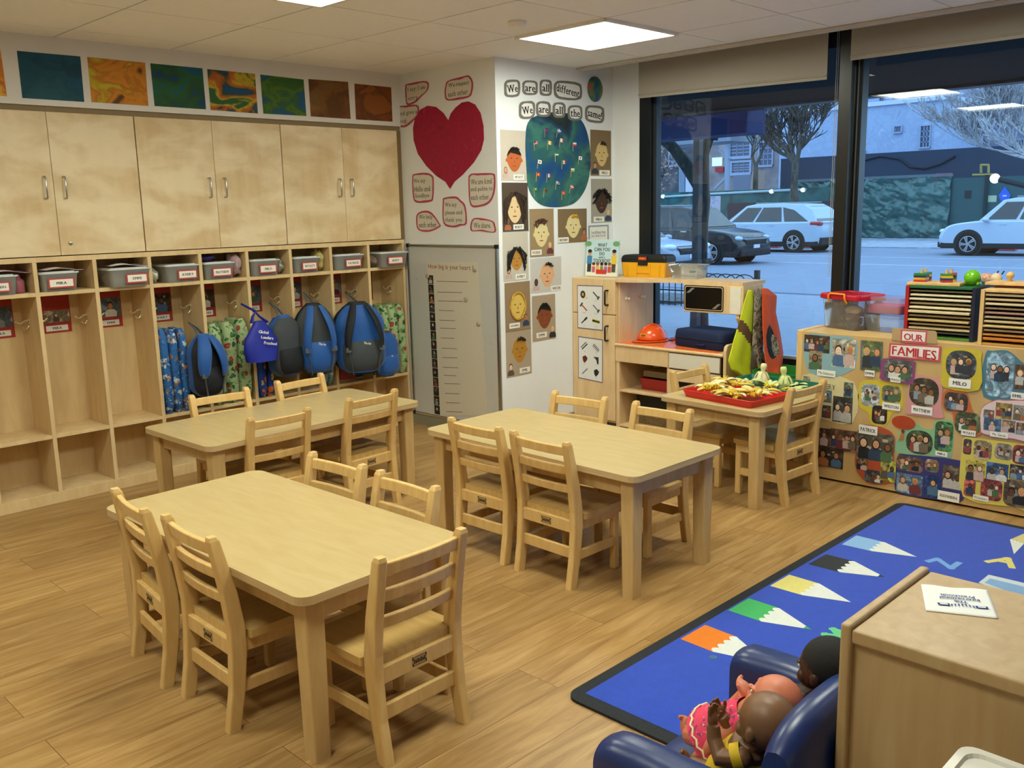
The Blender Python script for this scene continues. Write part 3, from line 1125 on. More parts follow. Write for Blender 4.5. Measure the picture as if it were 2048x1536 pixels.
for k, pa, pb, lx, ly, nm, od, cont in BINS:
    x0, x1 = LOCK.p(pa, 560).x, LOCK.p(pb, 560).x
    x0 = max(x0, DIV[k] + 0.018)
    x1 = min(x1, DIV[k + 1] - 0.016) if k < 9 else x1
    yf, hgt = LOCK_Y - 0.018, 0.098
    if k in (3, 9):
        yf = LOCK_Y - 0.05
    lab = 'clear lidded bin with white tag in the %s bay of the cubby shelf' % od
    t = bin_box('lidded_bin', lab, x0, x1, yf, 0.235, SHZ, hgt, 'clear bins on the cubby shelf', cont)
    F2 = Face(1, yf - 0.0015, (1, 0, 0), (0, -1, 0))
    a, bq = F2.p(lx[0], ly[1]), F2.p(lx[1], ly[0])
    cxm, wd = (a.x + bq.x) / 2 - (x0 + x1) / 2, min(bq.x - a.x, 0.14)
    wd = max(wd, 0.105)
    cxm = max(min(cxm, (x1 - x0) / 2 - wd / 2), -(x1 - x0) / 2 + wd / 2) if k > 1 else cxm
    g = G()
    M = frame((cxm, -0.235 / 2 - 0.0035, 0.043), (1, 0, 0), (0, -1, 0))
    g.prism([(-wd / 2, -0.026), (wd / 2, -0.026), (wd / 2, 0.026), (-wd / 2, 0.026)], 0, 0.001, C('#b4453d', 0.7), M)
    g.rect(-wd / 2 + 0.008, -0.0185, wd / 2 - 0.008, 0.0185, 0.0016, PAPER, M)
    g.text(nm, 0, 0, wd * 0.66, 0.014, 0.0022, INK, M, True, serif=True)
    obj('name_tag', g, t)

# odds and ends beside the bins
g = G()
g.lathe([(0, 0), (0.030, 0), (0.033, 0.01), (0.033, 0.058), (0.028, 0.068), (0.018, 0.074), (0.018, 0.098), (0, 0.098)], C('#9c5560', 0.4), 18)
tag(obj('drink_bottle', g, M=Matrix.Translation((DIV[2] - 0.070, LOCK_Y + 0.07, SHZ))), 'small dusty pink bottle beside the far left bin', 'bottle')


def paper_sheet(lab, x, y, z, w_, d_, rz, col, bend=0.012):
    g = G()
    g.grid(lambda u, v: (w_ * (u - 0.5), d_ * (v - 0.5), bend * math.sin(u * 5.0) * math.sin(v * 3.0 + 0.6) + 0.006), 9, 7, C(col, 0.8, var=0.03))
    o = obj('loose_paper', g, M=Matrix.Translation((x, y, z)) @ Matrix.Rotation(rz, 4, 'Z'))
    mo = o.modifiers.new('thick', 'SOLIDIFY')
    mo.thickness = 0.0012
    return tag(o, lab, 'paper', 'loose papers on the bins')


paper_sheet('pinkish loose paper lying on the second bin from the left', DIV[2] + 0.135, LOCK_Y + 0.06, SHZ + 0.106, 0.20, 0.14, 0.15, '#cdb9ba')
paper_sheet('white loose paper lying on the third bin from the left', DIV[3] + 0.19, LOCK_Y + 0.06, SHZ + 0.106, 0.20, 0.15, -0.1, '#d9d3d3')
paper_sheet('pale loose paper lying on the far left bin', DIV[1] + 0.19, LOCK_Y + 0.08, SHZ + 0.106, 0.2, 0.14, 0.1, '#c9aebd')


def crumple(name, lab, cat, x, y, z, r, col, rough=0.5, metal=0.0, amp=0.35, seed=1.0):
    g = G()
    g.ell((0, 0, r[2]), r, C(col, rough, metal=metal, var=0.25, scale=35), 22, 14, fn=lambda d: 1 + amp * mnoise.noise(d * 2.3 + Vector((seed, 0, seed))) + amp * 0.4 * mnoise.noise(d * 6 + Vector((0, seed, 0))))
    zmin = min(v.z for v in g.v)
    for v in g.v:
        v.z -= zmin
    return tag(obj(name, g, M=Matrix.Translation((x, y, z))), lab, cat)


crumple('plastic_bag', 'crumpled clear wrapper left of the fourth bin', 'bag', DIV[4] + 0.045, LOCK_Y + 0.09, SHZ, (0.030, 0.06, 0.04), '#b5b3a4', 0.25, 0.2, seed=2)
crumple('folded_cloth', 'dark purple folded cloth on top of the fifth bin', 'cloth', DIV[5] + 0.075, LOCK_Y + 0.10, SHZ + 0.103, (0.055, 0.07, 0.020), '#33235f', 0.8, seed=3)
crumple('plastic_bag', 'pinkish clear bag squeezed right of the fifth bin', 'bag', DIV[6] - 0.050, LOCK_Y + 0.08, SHZ, (0.036, 0.06, 0.065), '#b3989c', 0.3, 0.1, seed=4)
crumple('plastic_bag', 'clear bag squeezed right of the sixth bin', 'bag', DIV[7] - 0.042, LOCK_Y + 0.10, SHZ, (0.028, 0.06, 0.046), '#98948e', 0.25, 0.2, seed=5)
crumple('plastic_bag', 'yellowish bag squeezed right of the seventh bin', 'bag', DIV[8] - 0.048, LOCK_Y + 0.09, SHZ, (0.032, 0.06, 0.062), '#b7a76a', 0.45, seed=6)
crumple('folded_cloth', 'brown grey crumpled cloth left of the ninth bin', 'cloth', DIV[9] + 0.042, LOCK_Y + 0.05, SHZ, (0.026, 0.08, 0.038), '#7b6a60', 0.85, seed=7)
# ------------------------------------------------------------------ nap mats and bags in the lockers
def printmat(name, base, spots, rough=0.75):
    """printed cloth: base colour with rounded motifs"""
    if name in _mats:
        return _mats[name]
    m, nt, b = newmat(name)
    L = nt.links.new
    tc = nt.nodes.new('ShaderNodeTexCoord')
    cur = None
    for i, (col, sc, th, off) in enumerate(spots):
        mp = nt.nodes.new('ShaderNodeMapping')
        mp.inputs['Location'].default_value = (off, off * 1.7, off * 0.6)
        L(tc.outputs['Object'], mp.inputs['Vector'])
        no = nt.nodes.new('ShaderNodeTexNoise')
        no.inputs['Scale'].default_value = sc * 1.3
        mxv = nt.nodes.new('ShaderNodeMix')
        mxv.data_type = 'VECTOR'
        mxv.inputs['Factor'].default_value = 0.05
        L(mp.outputs[0], no.inputs['Vector'])
        L(mp.outputs[0], mxv.inputs[4])
        L(no.outputs['Color'], mxv.inputs[5])
        vo = nt.nodes.new('ShaderNodeTexVoronoi')
        vo.inputs['Scale'].default_value = sc
        L(mxv.outputs[1], vo.inputs['Vector'])
        lt = nt.nodes.new('ShaderNodeMath')
        lt.operation = 'LESS_THAN'
        lt.inputs[1].default_value = th
        L(vo.outputs['Distance'], lt.inputs[0])
        mx = nt.nodes.new('ShaderNodeMix')
        mx.data_type = 'RGBA'
        L(lt.outputs[0], mx.inputs['Factor'])
        if cur is None:
            mx.inputs['A'].default_value = rgb(base)
        else:
            L(cur, mx.inputs['A'])
        mx.inputs['B'].default_value = rgb(col)
        cur = mx.outputs['Result']
    L(cur, b.inputs['Base Color'])
    b.inputs['Roughness'].default_value = rough
    _mats[name] = m
    return m


GREENPRINT = printmat('leaf_print', '#9fb283', [('#2f5a33', 20, 0.34, 0.0), ('#3f7a3c', 26, 0.30, 3.1), ('#9c2f28', 16, 0.24, 5.3), ('#c05a48', 16, 0.10, 5.3), ('#6f8f5a', 30, 0.22, 8.1)])
BLUEPRINT = printmat('blue_print', '#2563a6', [('#b9c6d0', 22, 0.32, 1.0), ('#7d6a5c', 20, 0.28, 4.4), ('#1f4f8f', 34, 0.30, 2.2), ('#c27a50', 18, 0.20, 7.2), ('#8fa8c0', 36, 0.2, 9.2)])
ROCKETPRINT = printmat('rocket_print', '#123f94', [('#d0642a', 12, 0.26, 2.0), ('#c9b23a', 13, 0.20, 6.0), ('#3a78c0', 30, 0.2, 3.0)])
TEALPRINT = printmat('teal_print', '#7fa9ae', [('#c9d6d4', 22, 0.26, 1.4), ('#4d7f88', 20, 0.25, 4.0), ('#a5503c', 14, 0.12, 6.6)])


def nap_mat(lab, x0, x1, z0, z1, y0, y1, mat, folds, lean=0.0, seed=0):
    """a padded mat folded into upright leaves"""
    t = thing('folded_nap_mat', lab, 'nap mat', ((x0 + x1) / 2, (y0 + y1) / 2, z0), 0, 'folded print nap mats')
    w_ = (x1 - x0) / folds
    dep = y1 - y0
    hh = z1 - z0
    rn = random.Random(seed)
    for i in range(folds):
        g = G()
        h2 = hh * (1 - 0.03 * rn.random())
        xc = (i + 0.5 - folds / 2) * w_
        rs = []
        N = 14
        for j in range(N + 1):
            v = j / N
            k = 1.0 - 0.35 * abs(2 * v - 1) ** 6
            xo = xc + lean * v + 0.004 * math.sin(v * 5 + i + seed)
            r = []
            for q in range(20):
                a = 2 * PI * q / 20
                ca, sa = math.cos(a), math.sin(a)
                rx = (w_ * 0.49) * k * (abs(ca) ** 0.55) * (1 if ca >= 0 else -1)
                ry = (dep * 0.5) * k * (abs(sa) ** 0.45) * (1 if sa >= 0 else -1)
                wr = 1 + 0.05 * mnoise.noise(Vector((xo * 9 + ca, sa * 1.2 + seed, v * 5)))
                r.append((xo + rx * wr, ry * wr, h2 * v))
            rs.append(r)
        g.rings(rs, mat)
        obj('padded_leaf', g, t)
    return t


BZ = 0.368
lx = lambda px, py=700, y=LOCK_Y: wp(px, py, 1, y).x
lz = lambda px, py, y=LOCK_Y: wp(px, py, 1, y).z
nap_mat('blue print nap mat folded upright in the fourth bay', DIV[4] + 0.016, DIV[4] + 0.180, BZ, lz(350, 655), LOCK_Y - 0.02, LOCK_Y + 0.19, BLUEPRINT, 3, -0.005, 1)
nap_mat('green leaf print nap mat bulging out of the fifth bay', DIV[5] + 0.016, DIV[5] + 0.275, BZ, lz(455, 640), LOCK_Y - 0.03, LOCK_Y + 0.20, GREENPRINT, 3, -0.004, 2)
nap_mat('dark blue rocket print nap mat below the royal blue bag', DIV[6] + 0.018, DIV[6] + 0.135, BZ, lz(535, 690), LOCK_Y - 0.02, LOCK_Y + 0.19, ROCKETPRINT, 2, 0.0, 3)
nap_mat('pale teal print nap mat behind the strap backpack', DIV[8] - 0.100, DIV[8] - 0.016, BZ, lz(655, 622), LOCK_Y + 0.0, LOCK_Y + 0.20, TEALPRINT, 2, 0.0, 4)
nap_mat('green leaf print nap mat in the last bay by the whiteboard', DIV[9] + 0.072, DIV[10] - 0.016, BZ, lz(785, 606), LOCK_Y - 0.03, LOCK_Y + 0.20, GREENPRINT, 3, 0.0, 5)

BAGBLUE = C('#17539f', 0.6, var=0.12, scale=25, sheen=0.2)
BAGROYAL = C('#1b2a9a', 0.5, var=0.1, scale=20)
BAGGREY = C('#3c4247', 0.7, var=0.15, scale=25)
BAGDARK = C('#171b22', 0.7, var=0.15, scale=25)
WEBBING = C('#585c60', 0.8, var=0.1, scale=200)


def backpack(lab, cx, y, ztop, wid, hgt, dep, front, side, pocket, yaw=0.0, hook=None, strap_col=None, logo=False, front_straps=False, tilt=0.0, name='backpack', droop=0.0, strap_w=0.024):
    """hangs with its top at ztop; local -y faces the room"""
    t = thing(name, lab, 'backpack', (cx, y, ztop - hgt), yaw, 'blue backpacks hanging in the lockers')

    def sec(v):
        # width, depth, x shift
        k = (1 - (1 - min(1, (1 - v) / 0.35)) ** 2.2) if v > 0.65 else 1.0
        k2 = (1 - (1 - min(1, v / 0.22)) ** 2.4 * 0.55)
        return wid / 2 * (0.30 + 0.70 * k) * k2, dep / 2 * (0.35 + 0.65 * k) * (0.75 + 0.25 * k2) * (1.15 - 0.25 * v), tilt * v

    def ring(v, s=1.0, yo=0.0, n=24, amp=0.07):
        a_, b_, sh = sec(v)
        out = []
        for q in range(n):
            an = 2 * PI * q / n
            ca, sa = math.cos(an), math.sin(an)
            wr = 1 + amp * mnoise.noise(Vector((ca * 1.7 + cx * 5, sa * 1.7, v * 4)))
            out.append((sh + a_ * s * wr * math.copysign(abs(ca) ** 0.75, ca), yo + b_ * s * wr * math.copysign(abs(sa) ** 0.8, sa), hgt * v))
        return out
    N = 14
    g = G()
    g.rings([ring(j / N) for j in range(N + 1)], side)
    body = obj('body', g, t)
    # front panel: slightly larger shell over the forward third
    g = G()
    rs = []
    for j in range(N + 1):
        v = 0.03 + 0.93 * j / N
        a_, b_, sh = sec(v)
        r = []
        for q in range(13):
            an = PI + PI * (0.10 + 0.80 * q / 12)
            ca, sa = math.cos(an), math.sin(an)
            r.append((sh + a_ * 1.02 * math.copysign(abs(ca) ** 0.75, ca), b_ * 1.06 * math.copysign(abs(sa) ** 0.8, sa) - 0.003, hgt * v))
        rs.append(r)
    g.rings(rs, front, closed=False, caps=False)
    pa = obj('front_panel', g, t)
    g = G()
    rs = []
    for j in range(9):
        v = 0.05 + 0.42 * j / 8
        a_, b_, sh = sec(v)
        bul = 0.022 * math.sin(PI * j / 8) ** 0.6
        r = []
        for q in range(11):
            an = PI + PI * (0.2 + 0.6 * q / 10)
            ca, sa = math.cos(an), math.sin(an)
            r.append((sh + a_ * 0.98 * math.copysign(abs(ca) ** 0.75, ca), (b_ * 1.07 + bul * math.sin(PI * q / 10) ** 0.5) * math.copysign(abs(sa) ** 0.8, sa) - 0.003, hgt * v))
        rs.append(r)
    g.rings(rs, pocket, closed=False, caps=False)
    obj('pocket', g, t)
    sc = strap_col or front
    for sx in (-1, 1):
        g = G()
        yb = -dep * (0.62 if front_straps else -0.55)
        pts = []
        for k in range(9):
            v = 0.97 - 0.80 * k / 8
            a_, b_, sh = sec(v)
            pts.append((sh + sx * (0.25 + 0.42 * math.sin(PI * k / 8 * 0.75)) * wid / 2, (-b_ * 1.12 - 0.012 if front_straps else b_ * 1.1 + 0.008) - (0.02 if front_straps else -0.01) * math.sin(PI * k / 8), hgt * v))
        g.tube(pts[:7], [strap_w * k for k in (0.8, 1, 1.1, 1.1, 1.05, 0.95, 0.7)], sc, 10, flat=0.3)
        s = obj('shoulder_strap', g, t)
        g = G()
        g.tube([pts[6], pts[7], pts[8], (pts[8][0] * 0.9, pts[8][1], hgt * 0.02 - droop)], 0.010, WEBBING, 6, flat=0.25)
        g.cbox(pts[6], (0.034, 0.012, 0.03), WEBBING)
        obj('webbing', g, s)
    g = G()
    hx, hz = hook if hook else (0.0, hgt + 0.045)
    g.tube([(tilt - 0.018, 0.01, hgt * 0.97), (hx * 0.6 + tilt - 0.010, 0.05, (hgt * 0.97 + hz) / 2), (hx + tilt, 0.13, hz), (hx * 0.6 + tilt + 0.010, 0.052, (hgt * 0.97 + hz) / 2), (tilt + 0.018, 0.01, hgt * 0.97)], 0.008, WEBBING, 6, flat=0.35)
    obj('hang_loop', g, t)
    if logo:
        g = G()
        for r_, (txt, ww) in enumerate(logo):
            M = frame((tilt * 0.4 + wid * 0.06, -dep / 2 * 1.28, hgt * 0.44 - r_ * 0.022), (0.98, 0.0, -0.2), (-0.0, -1, 0))
            g.text(txt, 0, 0, ww, 0.016, 0.002, WHITE, M, True)
        obj('print', g, t)
    return t


def hx_of(k, side=1):
    return DIV[k + 1] - 0.055


def hang(px0, px1, py0, py1, y):
    a, b_ = wp(px0, (py0 + py1) / 2, 1, y), wp(px1, (py0 + py1) / 2, 1, y)
    zt, zb = wp((px0 + px1) / 2, py0, 1, y).z, wp((px0 + px1) / 2, py1, 1, y).z
    return (a.x + b_.x) / 2, b_.x - a.x, zt, zt - zb


c_, w_, zt, hh = hang(380, 446, 668, 792, LOCK_Y - 0.10)
backpack('blue backpack hanging straps outward in the fourth bay', c_, LOCK_Y - 0.078, zt, w_, hh, 0.12, BAGDARK, BAGBLUE, BAGDARK, 0.1, (-0.0, hh + 0.06), BAGBLUE, front_straps=True, strap_w=0.036)
c_, w_, zt, hh = hang(540, 607, 630, 752, LOCK_Y - 0.11)
backpack('grey and blue slumped backpack between the royal blue bag and strap backpack', c_, LOCK_Y - 0.085, zt, w_ * 1.0, hh, 0.13, BAGGREY, BAGBLUE, BAGDARK, 0.15, (0.01, hh + 0.07), BAGBLUE)
c_, w_, zt, hh = hang(598, 668, 606, 748, LOCK_Y - 0.13)
backpack('dark grey backpack with a broad blue strap in front and blue pocket', c_, LOCK_Y - 0.105, zt, w_, hh, 0.15, BAGGREY, BAGDARK, BAGBLUE, -0.25, (-0.01, hh + 0.06), BAGBLUE, [('The Int', 0.05)], True)
c_, w_, zt, hh = hang(676, 762, 603, 746, LOCK_Y - 0.13)
backpack('largest blue backpack, hanging in the eighth bay before a red folder', c_, LOCK_Y - 0.115, zt, w_, hh, 0.17, BAGBLUE, BAGDARK, BAGGREY, -0.3, (-0.03, hh + 0.055), BAGDARK, [('The Int', 0.05)], True)
c_, w_, zt, hh = hang(748, 798, 662, 752, LOCK_Y - 0.14)
backpack('small blue backpack at the lower right of the largest one', c_, LOCK_Y - 0.125, zt, w_, hh, 0.09, BAGBLUE, BAGGREY, BAGBLUE, 0.1, (0.0, hh + 0.04), BAGGREY, [('The', 0.03), ('Internat', 0.045)])

# royal blue tote with white lettering
c_, w_, zt, hh = hang(489, 553, 622, 722, LOCK_Y - 0.17)
t = thing('tote_bag', 'royal blue tote bag with white lettering hanging in the sixth bay', 'bag', (c_ , LOCK_Y - 0.165, zt - hh))
g = G()
rs = []
for j in range(13):
    v = j / 12
    a_ = w_ / 2 * (0.55 + 0.5 * math.sin(PI * min(1, 0.25 + v * 0.75)) ** 0.8) * (1 - 0.45 * max(0, v - 0.55) / 0.45)
    b_ = 0.05 * (1 - 0.75 * v) + 0.008
    rs.append([(a_ * math.cos(2 * PI * q / 20) * (1 + 0.06 * mnoise.noise(Vector((q, v * 5, 2)))), b_ * math.sin(2 * PI * q / 20) * (1 + 0.15 * mnoise.noise(Vector((q * 0.7, v * 5, 7)))), hh * 0.80 * v) for q in range(20)])
g.rings(rs, BAGROYAL)
obj('body', g, t)
for s in (-1, 1):
    g = G()
    g.tube([(s * w_ * 0.24, 0.0, hh * 0.77), (s * w_ * 0.10 - 0.02, 0.0, hh * 0.9), (-0.02, 0.005 * s, hh * 1.0), (-0.02, 0.16, hh * 1.12)], [0.02, 0.014, 0.008, 0.006], BAGROYAL, 8, flat=0.4)
    obj('handle', g, t)
g = G()
for r_, (txt, ww, dx) in enumerate((('Global', 0.075, -0.01), ('Leaders', 0.080, 0.012), ('Preschool', 0.085, 0.03))):
    M = frame((dx, -0.056 + 0.006 * r_ * 0, hh * (0.60 - 0.12 * r_)), (0.98, 0, -0.2), (0, -1, 0))
    g.text(txt, 0, 0, ww, 0.018, 0.003, WHITE, M, True)
obj('print', g, t)
# red folder and dark papers below the largest backpack
g = G()
a, b2 = wp(681, 730, 1, LOCK_Y + 0.02), wp(728, 730, 1, LOCK_Y + 0.02)
g.box(0, 0, 0, 0.13, 0.012, 0.34, C('#8e1a1c', 0.4))
g.box(0.004, 0.002, -0.002, 0.131, 0.010, 0.338, PAPER)
tag(obj('red_folder', g, M=Matrix.Translation((a.x - 0.005, LOCK_Y + 0.03, BZ + 0.02)) @ Matrix.Rotation(math.radians(6), 4, 'Y')), 'red paper folder standing under the largest backpack', 'folder')
g = G()
g.box(0, 0, 0, 0.10, 0.02, 0.22, C('#1d4a4a', 0.5))
g.box(0.002, 0.003, -0.003, 0.102, 0.016, 0.215, PAPER)
tag(obj('dark_folder', g, M=Matrix.Translation((a.x + 0.115, LOCK_Y + 0.07, BZ + 0.012))), 'dark green folder standing beside the red folder', 'folder')
crumple('dark_jacket', 'dark jacket slumped on the bench under the fourth bay backpack', 'jacket', DIV[5] - 0.075, LOCK_Y + 0.08, BZ, (0.060, 0.085, 0.045), '#1e2a33', 0.85, seed=11)
# ------------------------------------------------------------------ things on the walls
def lrect(F, x0, y0, x1, y1, cx, cy):
    (a,), (b2,) = F.local([(x0, (y0 + y1) / 2)], cx, cy), F.local([(x1, (y0 + y1) / 2)], cx, cy)
    (c,), (d,) = F.local([((x0 + x1) / 2, y0)], cx, cy), F.local([((x0 + x1) / 2, y1)], cx, cy)
    return a[0], d[1], b2[0], c[1]


H4 = lambda p: (780 + p[0] / 2.05, 110 + p[1] / 2.05)
HEARTRED = mottle('heart_paint', ['#8e1a36', '#a8203f', '#9c1c3a', '#b62c46'], 9, 2.0, 0.65, 6)
pts = [(240, 268), (250, 240), (270, 215), (295, 195), (322, 190), (350, 203), (372, 238), (384, 290), (386, 345), (375, 390), (345, 440), (300, 490), (265, 520), (247, 549), (228, 520), (190, 495), (150, 455), (115, 405), (98, 350), (95, 300), (104, 255), (125, 224), (155, 208), (190, 213), (220, 238)]
px = [H4(p) for p in pts]
cx, cy = H4((242, 360))
g = G()
lp = HEART.local(px, cx, cy)
sm = []
for i in range(len(lp)):      # keep the notch and the tip sharp
    sm.append(lp[i])
g.prism(sm, 0, 0.002, HEARTRED)
tag(obj('paper_heart', g, M=HEART.at(cx, cy, 0.0005)), 'big red painted paper heart on the wall', 'heart')

PINKEDGE = C('#b5485f', 0.7, var=0.15, scale=60)
SAY = [
    ([(63, 130), (75, 118), (150, 107), (157, 140), (130, 170), (105, 195), (72, 205), (65, 180)], [('I say: I am', 110, 138, 74), ('sorry', 95, 177, 40)], 'topmost left of the red heart'),
    ([(228, 125), (240, 105), (300, 88), (325, 85), (340, 110), (338, 150), (320, 175), (240, 187), (225, 165)], [('We respect', 283, 120, 86), ('each other.', 281, 155, 84)], 'above the right half of the red heart'),
    ([(32, 215), (60, 208), (110, 205), (120, 225), (110, 255), (70, 293), (40, 292), (30, 260)], [('and give a', 75, 238, 76), ('hug.', 56, 271, 34)], 'at the corner by the painting, reading and give a hug'),
    ([(92, 500), (105, 487), (150, 483), (175, 495), (180, 520), (178, 585), (165, 602), (110, 605), (95, 580)], [('We say', 122, 517, 48), ('Hello and', 133, 548, 66), ('Goodbye.', 133, 578, 62)], 'lower left of the heart, reading Hello and Goodbye'),
    ([(322, 520), (328, 490), (360, 485), (420, 485), (432, 500), (430, 560), (410, 605), (370, 622), (330, 615)], [('We are kind', 375, 518, 86), ('and polite to', 377, 550, 90), ('each other.', 371, 582, 76)], 'lower right of the heart, reading kind and polite'),
    ([(217, 600), (225, 585), (270, 580), (290, 595), (310, 620), (315, 690), (290, 700), (260, 707), (220, 690)], [('We say', 250, 615, 48), ('please and', 262, 647, 70), ('thank you.', 263, 677, 70)], 'directly below the heart tip'),
    ([(108, 665), (120, 645), (150, 638), (175, 650), (203, 690), (205, 705), (160, 725), (115, 715)], [('We help', 147, 665, 55), ('each other.', 157, 695, 74)], 'reading We help each other'),
    ([(330, 700), (340, 672), (370, 668), (420, 680), (432, 700), (430, 728), (370, 722), (335, 722)], [('We share.', 379, 698, 70)], 'smallest, reading We share'),
]
for i, (out, lines, lab) in enumerate(SAY):
    px = [H4(p) for p in out]
    cx, cy = sum(p[0] for p in px) / len(px), sum(p[1] for p in px) / len(px)
    lp = smooth_poly(HEART.local(px, cx, cy), 4)
    t = thing('saying_bubble', 'pink-edged paper bubble ' + lab, 'paper bubble', M=HEART.at(cx, cy, 0.0005 + (0.002 if i in (2,) else 0)), group='pink sayings around the heart')
    g = G()
    g.prism(lp, 0, 0.001, PINKEDGE)
    rn = random.Random(i)
    mr_ = sum(math.hypot(*p) for p in lp) / len(lp)
    inn = [(p[0] * (1 - 0.012 * (1 + 0.3 * rn.random()) / max(0.05, math.hypot(*p))), p[1] * (1 - 0.012 * (1 + 0.3 * rn.random()) / max(0.05, math.hypot(*p)))) for p in lp]
    g.flat(inn, 0.0015, C('#d8d0c2', 0.8, var=0.02))
    obj('paper', g, t)
    g = G()
    for txt, tx, ty, tw in lines:
        x0, y0, x1, y1 = lrect(HEART, *H4((tx - tw / 2, ty - 11)), *H4((tx + tw / 2, ty + 11)), cx, cy)
        g.text(txt, (x0 + x1) / 2, (y0 + y1) / 2, x1 - x0, (y1 - y0), 0.0021, INK, keep=False, serif=True)
    obj('lettering', g, t)

# whiteboard with the heart chart
TL, TR, BL = HEART.p(818, 489.5), HEART.p(995, 493.5), HEART.p(833.7, 823)
y0b, y1b, zb1, zb0 = TL.y, TR.y, TL.z - 0.003, BL.z
cyb, czb = (y0b + y1b) / 2, (zb0 + zb1) / 2
Wb, Hb = abs(y0b - y1b), zb1 - zb0
Mb = frame((HEART_X - 0.0005, cyb, czb), (0, -1, 0), (-1, 0, 0))
t = thing('whiteboard', 'tall grey whiteboard in a metal frame below the red heart', 'whiteboard', M=Mb)
g = G()
g.box(-Wb / 2, -Hb / 2, 0, Wb / 2, Hb / 2, 0.008, C('#c9c9c4', 0.25, var=0.02, spec=0.5))
rn = random.Random(3)
for _ in range(9):
    g.disc(rn.uniform(-0.42, 0.42) * Wb, rn.uniform(-0.45, 0.45) * Hb, 0.006, 0.007, 0.0085, C('#a9aaa6', 0.4), 8)
obj('panel', g, t)
g = G()
for s in (-1, 1):
    g.box(s * Wb / 2 - 0.010, -Hb / 2, 0, s * Wb / 2 + 0.010, Hb / 2, 0.016, STEEL)
    g.box(-Wb / 2, s * Hb / 2 - 0.009, 0, Wb / 2, s * Hb / 2 + 0.009, 0.016, STEEL)
obj('metal_frame', g, t, 0.003)
for sx in (-1, 1):
    for sy in (-1, 1):
        g = G()
        g.box(sx * Wb / 2 - 0.014, sy * Hb / 2 - 0.013, 0, sx * Wb / 2 + 0.014, sy * Hb / 2 + 0.013, 0.019, BLACK)
        obj('corner_cap', g, t, 0.004)
px = [H4(p) for p in ((152, 852), (358, 848), (402, 1478), (182, 1478))]
cx, cy = H4((270, 1160))
HF2 = Face(0, HEART_X - 0.0095, (0, -1, 0), (-1, 0, 0))
lp = HF2.local(px, cx, cy)
t = thing('heart_chart', 'long paper chart on the whiteboard with red lines and a photo strip', 'chart', M=HF2.at(cx, cy, 0.0))
g = G()
g.prism(lp, 0, 0.001, C('#d3ccba', 0.8, var=0.03))
obj('paper', g, t)
g = G()
ys = [928, 972, 1008, 1047, 1087, 1120, 1160, 1202, 1240, 1280, 1313, 1347, 1387, 1425, 1462]
xe = [318, 296, 300, 262, 267, 270, 265, 275, 278, 280, 272, 288, 285, 288, 298]
LINE = C('#7a2f2c', 0.8, var=0.1)
for i, (yy, xx) in enumerate(zip(ys, xe)):
    xs = 192 + (232 - 192) * i / 14
    a, b2 = HF2.local([H4((xs, yy)), H4((xx, yy + 2))], cx, cy)
    g.flat([(a[0], a[1] - 0.0016), (b2[0], b2[1] - 0.0016), (b2[0], b2[1] + 0.0016), (a[0], a[1] + 0.0016)], 0.0014, LINE)
x0, ya, x1, yb = lrect(HF2, *H4((158, 858)), *H4((342, 884)), cx, cy)
g.text('How big is your heart ?', (x0 + x1) / 2, (ya + yb) / 2, x1 - x0, yb - ya, 0.0014, C('#8c3a34', 0.8), keep=False)
obj('red_lines', g, t)
for i in range(15):
    xs = 156 + (183 - 156) * i / 14
    yy = 903 + (1475 - 903) * i / 15
    x0, ya, x1, yb = lrect(HF2, *H4((xs, yy)), *H4((xs + 22, yy + 36)), cx, cy)
    g = G()
    photo2d(g, x0, ya, x1, yb, RND, 1, 0.0014, '#2a2624')
    obj('strip_photograph', g, t)
for q, lab in (((155, 907), 'upper left'), ((348, 880), 'upper right'), ((312, 1003), 'middle'), ((364, 1103), 'lower right')):
    g = G()
    g.lathe([(0.0, 0.0), (0.016, 0), (0.016, 0.006), (0.012, 0.009), (0, 0.009)], C('#a59c86', 0.5), 18)
    tag(obj('round_magnet', g, M=HF2.at(*H4(q), 0.0016)), 'round beige magnet pinning the heart chart, the %s one' % lab, 'magnet', 'chart magnets')

